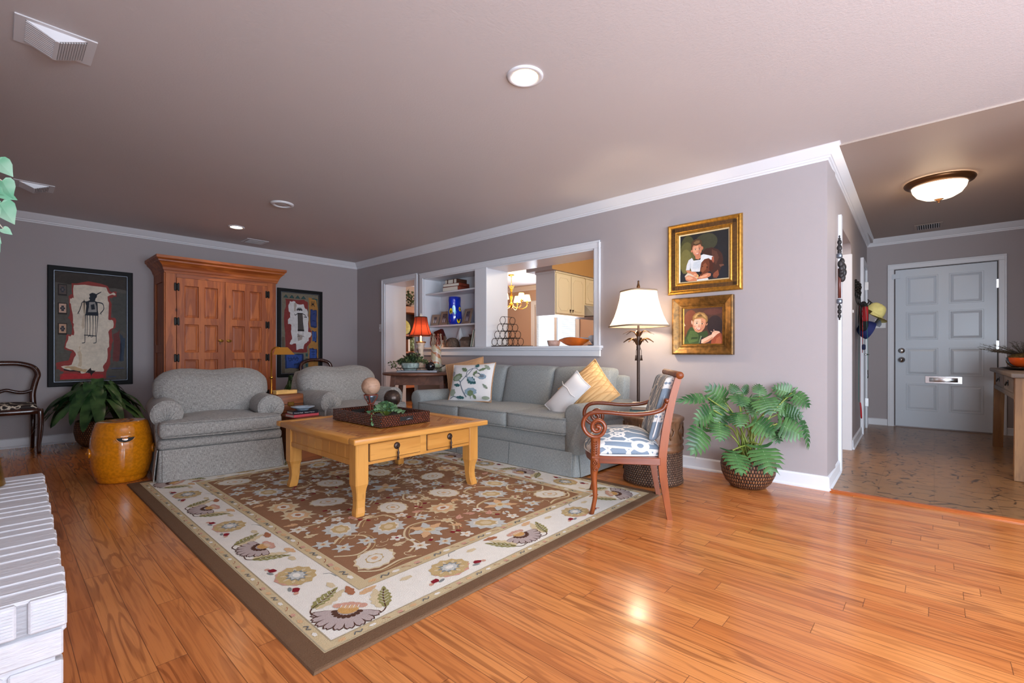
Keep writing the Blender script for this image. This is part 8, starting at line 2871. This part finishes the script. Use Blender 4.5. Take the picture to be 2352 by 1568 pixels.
for (q, d, s) in (((0.000, 2.96, 1.80), (0.5, -0.3, -0.75), 0.075), ((0.012, 2.95, 1.715), (0.35, -0.2, -0.9), 0.075), ((0.012, 2.955, 1.665), (0.8, -0.2, -0.35), 0.05), ((0.006, 2.95, 1.615), (0.45, -0.2, -1.0), 0.09), ((-0.03, 2.97, 1.70), (0.6, -0.5, -0.6), 0.07),
                  ((-0.02, 2.96, 1.62), (0.4, -0.3, -0.9), 0.06), ((-0.05, 2.95, 1.76), (0.5, -0.4, -0.3), 0.07), ((0.015, 2.955, 1.512), (0.6, -0.2, -0.5), 0.035), ((-0.03, 2.96, 1.53), (0.5, -0.3, -0.9), 0.06), ((-0.03, 2.96, 1.49), (0.6, -0.3, -0.7), 0.06), ((-0.02, 2.95, 1.45), (0.5, -0.3, -0.9), 0.05)):
    heart(b, rel(q), d, (-0.55, -0.75, 0.4), s)
    bs.tube(spline([(0.02, 0, 0.12), tuple((Vector(rel(q)) * 0.6) + Vector((0, 0, 0.12))), rel(q)], 4), 0.0022, 5)
b.build('foliage', M['pale_pothos_leaf'], t); bs.build('stems', M['candle_wax'], t)

# ------------------------------------------------------------------ entry hall furniture and hooks
FZ = lambda x: 0.004 + (x - WX) * (0.027 - 0.004) / (EX - WX)
t = thing('console_table', 'rustic wooden console table with grey drawers at the hall side', 'table', (6.04, -0.70, FZ(5.6) + 0.004), 0)
hx, hy = 0.86, 0.235
b = MB(); b.box(-hx - 0.05, hx + 0.06, -hy - 0.03, hy + 0.035, 0.772, 0.808, b=0.008, seg=2); b.build('tabletop', M['console_grey_wood'], t)
for sx in (-1, 1):
    for sy in (-1, 1):
        b = MB()
        cx, cy = sx * (hx - 0.04), sy * (hy - 0.03)
        q = lambda z_, o, h_: [(cx + sx * o - h_, cy + sy * o * 0.3 - h_, z_), (cx + sx * o + h_, cy + sy * o * 0.3 - h_, z_), (cx + sx * o + h_, cy + sy * o * 0.3 + h_, z_), (cx + sx * o - h_, cy + sy * o * 0.3 + h_, z_)]
        b.loft([q(0.002 if sx > 0 else -0.003, 0.035, 0.036), q(0.772, 0.0, 0.038)]); b.build('leg', M['console_wood'], t)
for s in (-1, 1):
    b = MB(); b.box(-hx + 0.07, hx - 0.07, s * hy - s * 0.012 - 0.012, s * hy - s * 0.012 + 0.012, 0.60, 0.772); b.build('apron', M['console_grey_wood'], t)
    b = MB(); b.box(s * (hx - 0.04) - 0.012, s * (hx - 0.04) + 0.012, -hy + 0.06, hy - 0.06, 0.60, 0.772); b.build('side_apron', M['console_wood'], t)
b = MB(); b.box(-hx + 0.07, hx - 0.07, hy - 0.01, hy + 0.008, 0.600, 0.640, b=0.003); b.build('lower_rail', M['console_grey_wood'], t)
for (x0, x1) in ((-0.70, -0.02), (0.02, 0.70)):
    b = MB(); b.box(x0, x1, hy - 0.004, hy + 0.006, 0.648, 0.764, b=0.003); d = b.build('drawer', M['console_grey_wood'], t)
    b = MB(); x = (x0 + x1) / 2
    b.box(x - 0.035, x + 0.035, hy + 0.005, hy + 0.009, 0.69, 0.735); b.tube([(x - 0.025, hy + 0.012, 0.72), (x - 0.022, hy + 0.024, 0.69), (x + 0.022, hy + 0.024, 0.69), (x + 0.025, hy + 0.012, 0.72)], 0.004, 6); b.build('pull', M['black_iron'], d)
CT = FZ(5.6) + 0.004 + 0.8085
b = MB(); b.lathe([(0.06, 0.0), (0.10, 0.004), (0.165, 0.02), (0.16, 0.026), (0.10, 0.012), (0.0, 0.008)], 32, c=(6.14, -0.60, CT)); tag(b.build('charger_plate', M['black_lacquer']), 'dark charger plate under the orange bowl on the console table', 'plate')
t = thing('lacquer_bowl', 'orange and black lacquered bowl on the console table', 'bowl', (6.07, -0.605, CT + 0.0265), 0)
b = MB()
for (k0, k1, mi) in ((0, 14, 1), (14, 20, 0), (20, 28, 0)):
    pass
b.grid(28, 8, lambda u, v: ((0.045 + 0.085 * sin(v * pi / 2)) * cos(2 * pi * u), (0.045 + 0.085 * sin(v * pi / 2)) * sin(2 * pi * u), 0.085 * (1 - cos(v * pi / 2))), 0, True, None, True)
nf = len(b.f)
for i in range(nf):
    if (i % 28) in (15, 16, 17, 18, 19, 20, 4, 5, 6, 7, 8): b.mi[i] = 1
b.lathe([(0.0, 0.004), (0.05, 0.01), (0.09, 0.04), (0.124, 0.085)], 28, mi=1, caps=False); b.add([(0.045 * cos(2 * pi * k / 20), 0.045 * sin(2 * pi * k / 20), 0) for k in range(20)], [tuple(reversed(range(20)))], 1)
b.build('bowl', [M['orange_lacquer'], M['black_lacquer']], t)
t = thing('evergreen_arrangement', 'evergreen sprigs on a ball of moss behind the orange bowl', 'arrangement', (6.45, -0.62, CT), 0)
b = MB(); b.sphere((0, 0, 0.08), 0.115, 20, 14, sq=(1.1, 1, 0.68)); b.build('moss_ball', M['moss'], t)
b = MB(); bs = MB()
for k in range(26):
    a = r.uniform(0, 2 * pi); L_ = r.uniform(0.16, 0.34)
    if k < 7: a = radians(75 + 15 * k); L_ = 0.30
    d = Vector((cos(a), sin(a) , r.uniform(0.05, 0.55))).normalized()
    if d.y < 0: L_ = min(L_, 0.27 / max(0.1, -d.y))
    p0 = Vector((0, 0, 0.13)); p1 = p0 + d * L_
    bs.tube([tuple(p0), tuple(p1)], [0.003, 0.0015], 5)
    for i in range(16):
        q = p0.lerp(p1, 0.25 + 0.75 * i / 15)
        for j in range(4):
            e = Vector((r.uniform(-1, 1), r.uniform(-1, 1), r.uniform(-0.4, 1))).normalized() * 0.022 + d * 0.012
            b.add([tuple(q), tuple(q + e * 0.5 + Vector((0.003, 0, 0.002))), tuple(q + e), tuple(q + e * 0.5 - Vector((0.003, 0, -0.002)))], [(0, 1, 2, 3)])
b.build('needles', M['needle_leaf'], t); bs.build('sprigs', M['rattan_brown'], t)
t = thing('storage_crock', 'dark grey bucket under the console table by the front door', 'bucket', (6.42, -0.72, FZ(6.42) + 0.001), 0)
b = MB(); b.lathe([(0.13, 0.0), (0.145, 0.01), (0.155, 0.38), (0.165, 0.40), (0.155, 0.41), (0.0, 0.40)], 24); b.build('body', M['slate_tray'], t)
t = thing('wooden_bowl', 'dark wooden bowl on the grey bucket under the console table', 'bowl', (6.42, -0.72, FZ(6.42) + 0.4125), 0)
b = MB(); b.lathe([(0.08, 0.0), (0.12, 0.03), (0.15, 0.09), (0.17, 0.10), (0.14, 0.09), (0.10, 0.03), (0.0, 0.02)], 24); b.build('bowl', M['brown_leather'], t)
t = thing('wooden_barrel', 'dark wooden barrel under the near end of the console table', 'barrel', (5.55, -0.70, FZ(5.55) + 0.001), 0)
b = MB(); b.lathe([(0.16, 0.0), (0.175, 0.02), (0.19, 0.2), (0.18, 0.40), (0.17, 0.42), (0.0, 0.42)], 24); b.build('body', M['dark_interior'], t)
b = MB()
for z_ in (0.06, 0.34): b.lathe([(0.183, z_), (0.187, z_ + 0.015), (0.185, z_ + 0.03)], 24, caps=False)
b.build('hoop', M['black_iron'], t)
b = MB(); b.lathe([(0.05, 0.0), (0.09, 0.03), (0.12, 0.09), (0.112, 0.09), (0.08, 0.03), (0.0, 0.02)], 24, c=(5.55, -0.70, FZ(5.55) + 0.4215)); tag(b.build('bowl', M['egg_green']), 'pale green bowl on the dark barrel under the console table', 'bowl')

# iron wall ornament and coat hooks
x = 4.40; y = HY_(x)
t = thing('wall_ornament', 'long iron wall ornament like a sword beside the lit passage', 'wall ornament', (x, y, 1.236), 0)
b = MB(); b.tube([(0, -0.03, 0.17), (0, -0.03, 0.40)], 0.011, 8); b.build('shaft', M['red_brown_shaft'], t)
b = MB()
for (z_, r_) in ((0.005, 0.004), (0.03, 0.012), (0.045, 0.007), (0.065, 0.014), (0.085, 0.008), (0.10, 0.013)): b.sphere((0, -0.03, z_), r_, 10, 7, sq=(1, 1, 1.5))
b.tube([(0, -0.03, 0.0), (0, -0.03, 0.14)], 0.006, 6); b.build('spear_butt', M['old_iron'], t)
b = MB()
for (z_, r_) in ((0.53, 0.014), (0.56, 0.018), (0.585, 0.010), (0.605, 0.015), (0.63, 0.009), (0.65, 0.006)): b.sphere((0, -0.03, z_), r_, 10, 7, sq=(1, 1, 1.4))
b.tube([(0, -0.03, 0.48), (0, -0.03, 0.66)], [0.008, 0.001], 6)
b.build('spearhead', M['old_iron'], t)
b = MB()
for z_ in (0.145, 0.50): b.lathe([(0.012, -0.02), (0.02, -0.014), (0.02, 0.014), (0.012, 0.02)], 14, c=(0, -0.03, z_))
b.build('collar', M['silver_iron'], t)
b = MB()
for (dx, dy, z_, r_) in ((-0.03, -0.04, 0.43, 0.022), (-0.035, -0.045, 0.395, 0.018), (-0.02, -0.045, 0.375, 0.02), (0.012, -0.05, 0.41, 0.026), (0.018, -0.05, 0.37, 0.028), (0.014, -0.045, 0.33, 0.026), (0.01, -0.045, 0.455, 0.02), (0.0, -0.04, 0.35, 0.022)): b.sphere((dx, dy, z_), r_, 10, 8, sq=(0.9, 0.9, 1.35))
b.build('cast_figure', M['old_iron'], t)

hk = thing('coat_hook_rack', 'black cast-iron coat hooks on the hall wall holding caps and leashes', 'coat hooks', (6.28, HY_(6.28), 1.44), 0)
b = MB()
for k in range(3):
    xx = -0.19 + 0.19 * k
    b.tube(spline([(xx, -0.012, 0.28), (xx, -0.014, 0.16), (xx, -0.02, 0.08), (xx, -0.05, 0.035), (xx, -0.10, 0.04), (xx, -0.125, 0.075), (xx, -0.115, 0.095)], 4), 0.0065, 6)
    for (z_, r_) in ((0.30, 0.016), (0.27, 0.02), (0.245, 0.014), (0.21, 0.018), (0.185, 0.012), (0.15, 0.009)): b.sphere((xx, -0.014, z_), r_, 8, 6, sq=(1, 0.8, 1.2))
b.box(-0.21, 0.21, -0.008, 0.0, 0.14, 0.17)
b.build('hook', M['black_iron'], hk)


def strap(name, label, pts, w, mat, cat, extra=None, group=None):
    b = MB(); b.tube(spline(pts, 5), w / 2, 6, flat=(0.12, 1.0), up=(0, 1, 0.01))
    o0 = Vector(pts[-1])
    b.v = [(p[0] - o0.x, p[1] - o0.y, p[2] - o0.z) for p in b.v]
    t = thing(name, label, cat, tuple(o0), 0, group)
    b.build('webbing', mat, t)
    return t, o0


X0 = 6.09; Y0 = HY_(X0)
t, o0 = strap('dog_leash', 'teal dog leash with metal clip hanging from the coat hooks', [(X0 + 0.02, Y0 - 0.085, 1.492), (X0, Y0 - 0.095, 1.40), (X0 + 0.01, Y0 - 0.105, 1.2), (X0, Y0 - 0.11, 0.95), (X0, Y0 - 0.11, 0.80)], 0.026, M['teal_webbing'], 'leash', None, 'leashes on the coat hooks')
b = MB(); b.tube([(0.012 * cos(a), 0, -0.012 + 0.012 * sin(a)) for a in [2 * pi * k / 12 for k in range(12)]], 0.003, 6, closed=True); b.tube([(0, 0, -0.024), (0, 0, -0.04), (0.012, 0, -0.05), (0.010, 0, -0.075), (-0.006, 0, -0.082), (-0.012, 0, -0.07)], 0.004, 6); b.build('clip', M['black_iron'], t)
t, o0 = strap('dog_leash', 'long folded blue-green leash hanging closest to the hall wall', [(X0 + 0.03, Y0 - 0.045, 1.48), (X0 + 0.05, Y0 - 0.035, 1.2), (X0 + 0.05, Y0 - 0.03, 0.8), (X0 + 0.05, Y0 - 0.03, 0.46)], 0.034, M['teal_webbing'], 'leash', None, 'leashes on the coat hooks')
t, o0 = strap('dog_leash', 'thin red leash with a loop at its lower end', [(X0 - 0.02, Y0 - 0.045, 1.47), (X0 - 0.03, Y0 - 0.05, 1.0), (X0 - 0.03, Y0 - 0.05, 0.6), (X0 - 0.03, Y0 - 0.05, 0.46)], 0.012, M['red_webbing'], 'leash', None, 'leashes on the coat hooks')
b = MB(); b.tube(spline([(0, 0, 0.0), (0.02, -0.005, -0.06), (0.025, -0.008, -0.13), (0, -0.01, -0.165), (-0.025, -0.008, -0.13), (-0.02, -0.005, -0.06), (0, 0, 0)], 4), 0.006, 6, flat=(0.3, 1)); b.build('hand_loop', M['red_webbing'], t)
# patterned red and white harness
Ph = thing('dog_harness', 'red harness with black and white pattern hanging from the coat hooks', 'harness', (X0 - 0.01, Y0 - 0.065, 0.98), 0)
P = Paint(lambda u, v, h: (u, -h - 0.004 * sin(v * 9), v), 0.0006)
P.poly([(-0.03, 0.0), (0.03, 0.0), (0.035, 0.2), (0.04, 0.36), (0.02, 0.50), (-0.01, 0.50), (-0.03, 0.35), (-0.04, 0.2)], srgb(176, 32, 40), 0)
P.rect(-0.008, 0.02, 0.026, 0.50, srgb(28, 26, 32), 1)
for k in range(9):
    z_ = 0.045 + 0.052 * k
    P.poly([(0.009, z_ - 0.022), (0.023, z_), (0.009, z_ + 0.022), (-0.005, z_)], srgb(226, 224, 222), 2); P.ell(0.009, z_, 0.006, 0.009, srgb(180, 40, 50), 3)
b = P.mb
b.puff(0.07, 0.03, 0.06, 0.014, 4, (0, 0, 0), (0.0, -0.012, 0.06), col=srgb(40, 44, 70))
b.build('webbing', M['printed_linen'], Ph)


def cap(name, label, loc, rot, mat, brim_mat):
    t = thing(name, label, 'cap', loc, 0, 'caps on the coat hooks')
    A = Euler(rot).to_matrix().to_4x4()
    b = MB()
    b.grid(24, 8, lambda u, v: tuple(A @ Vector((0.088 * cos(2 * pi * u) * cos(v * pi / 2) ** 0.75, 0.10 * sin(2 * pi * u) * cos(v * pi / 2) ** 0.75, 0.12 * sin(v * pi / 2) + 0.006 * sin(6 * pi * u) * sin(v * pi)))), 0, True, None, True)
    b.sphere(tuple(A @ Vector((0, 0, 0.121))), 0.007, 8, 6)
    b.build('crown', mat, t)
    b = MB()
    def br(u, v):
        a = -pi / 2 + (u - 0.5) * 2.3
        r0, r1 = 1.0, 1.0 + 0.78 * cos((u - 0.5) * pi) ** 0.6 if abs(u - 0.5) < 0.499 else 1.0
        rr = lerp(r0, r1, v)
        x_, y_ = 0.088 * cos(a) * min(rr, 1.05 + 0.1 * v), 0.10 * sin(a) * rr
        return tuple(A @ Vector((x_, y_, -0.004 - 3.2 * x_ * x_ * v - 0.01 * v)))
    b.grid(16, 5, br, 0, True); b.grid(16, 5, lambda u, v: tuple(Vector(br(u, v)) + A.to_3x3() @ Vector((0, 0, 0.004))), 0, True)
    b.build('brim', brim_mat, t)
    return t


X1 = 6.30; Y1 = HY_(X1)
cap('baseball_cap', 'khaki yellow cap on top of the coat hooks', (X1, Y1 - 0.14, 1.40), (radians(30), radians(28), radians(-20)), M['khaki_cotton'], M['khaki_cotton'])
cap('baseball_cap', 'navy cap with grey mesh hanging under the khaki cap', (X1 + 0.02, Y1 - 0.12, 1.215), (radians(-62), radians(12), radians(30)), M['navy_cotton'], M['grey_mesh'])
t = thing('folded_jacket', 'dark bunched cloth with red trim behind the caps on the hooks', 'cloth', (X1 - 0.10, Y1 - 0.07, 1.22), 0)
b = MB(); b.puff(0.12, 0.07, 0.30, 0.034, 8, (0.01, 0.01, 0.01), (0, 0, 0.15), warp=lambda x_, y_, z_, a, c, e: (x_ * (0.75 - 0.8 * z_) + 0.012 * sin(z_ * 40), y_, z_)); b.build('cloth', M['dark_cloth'], t)
b = MB(); b.puff(0.035, 0.05, 0.16, 0.015, 4, (0, 0, 0), (-0.05, -0.02, 0.17)); b.build('red_trim', M['red_webbing'], t)
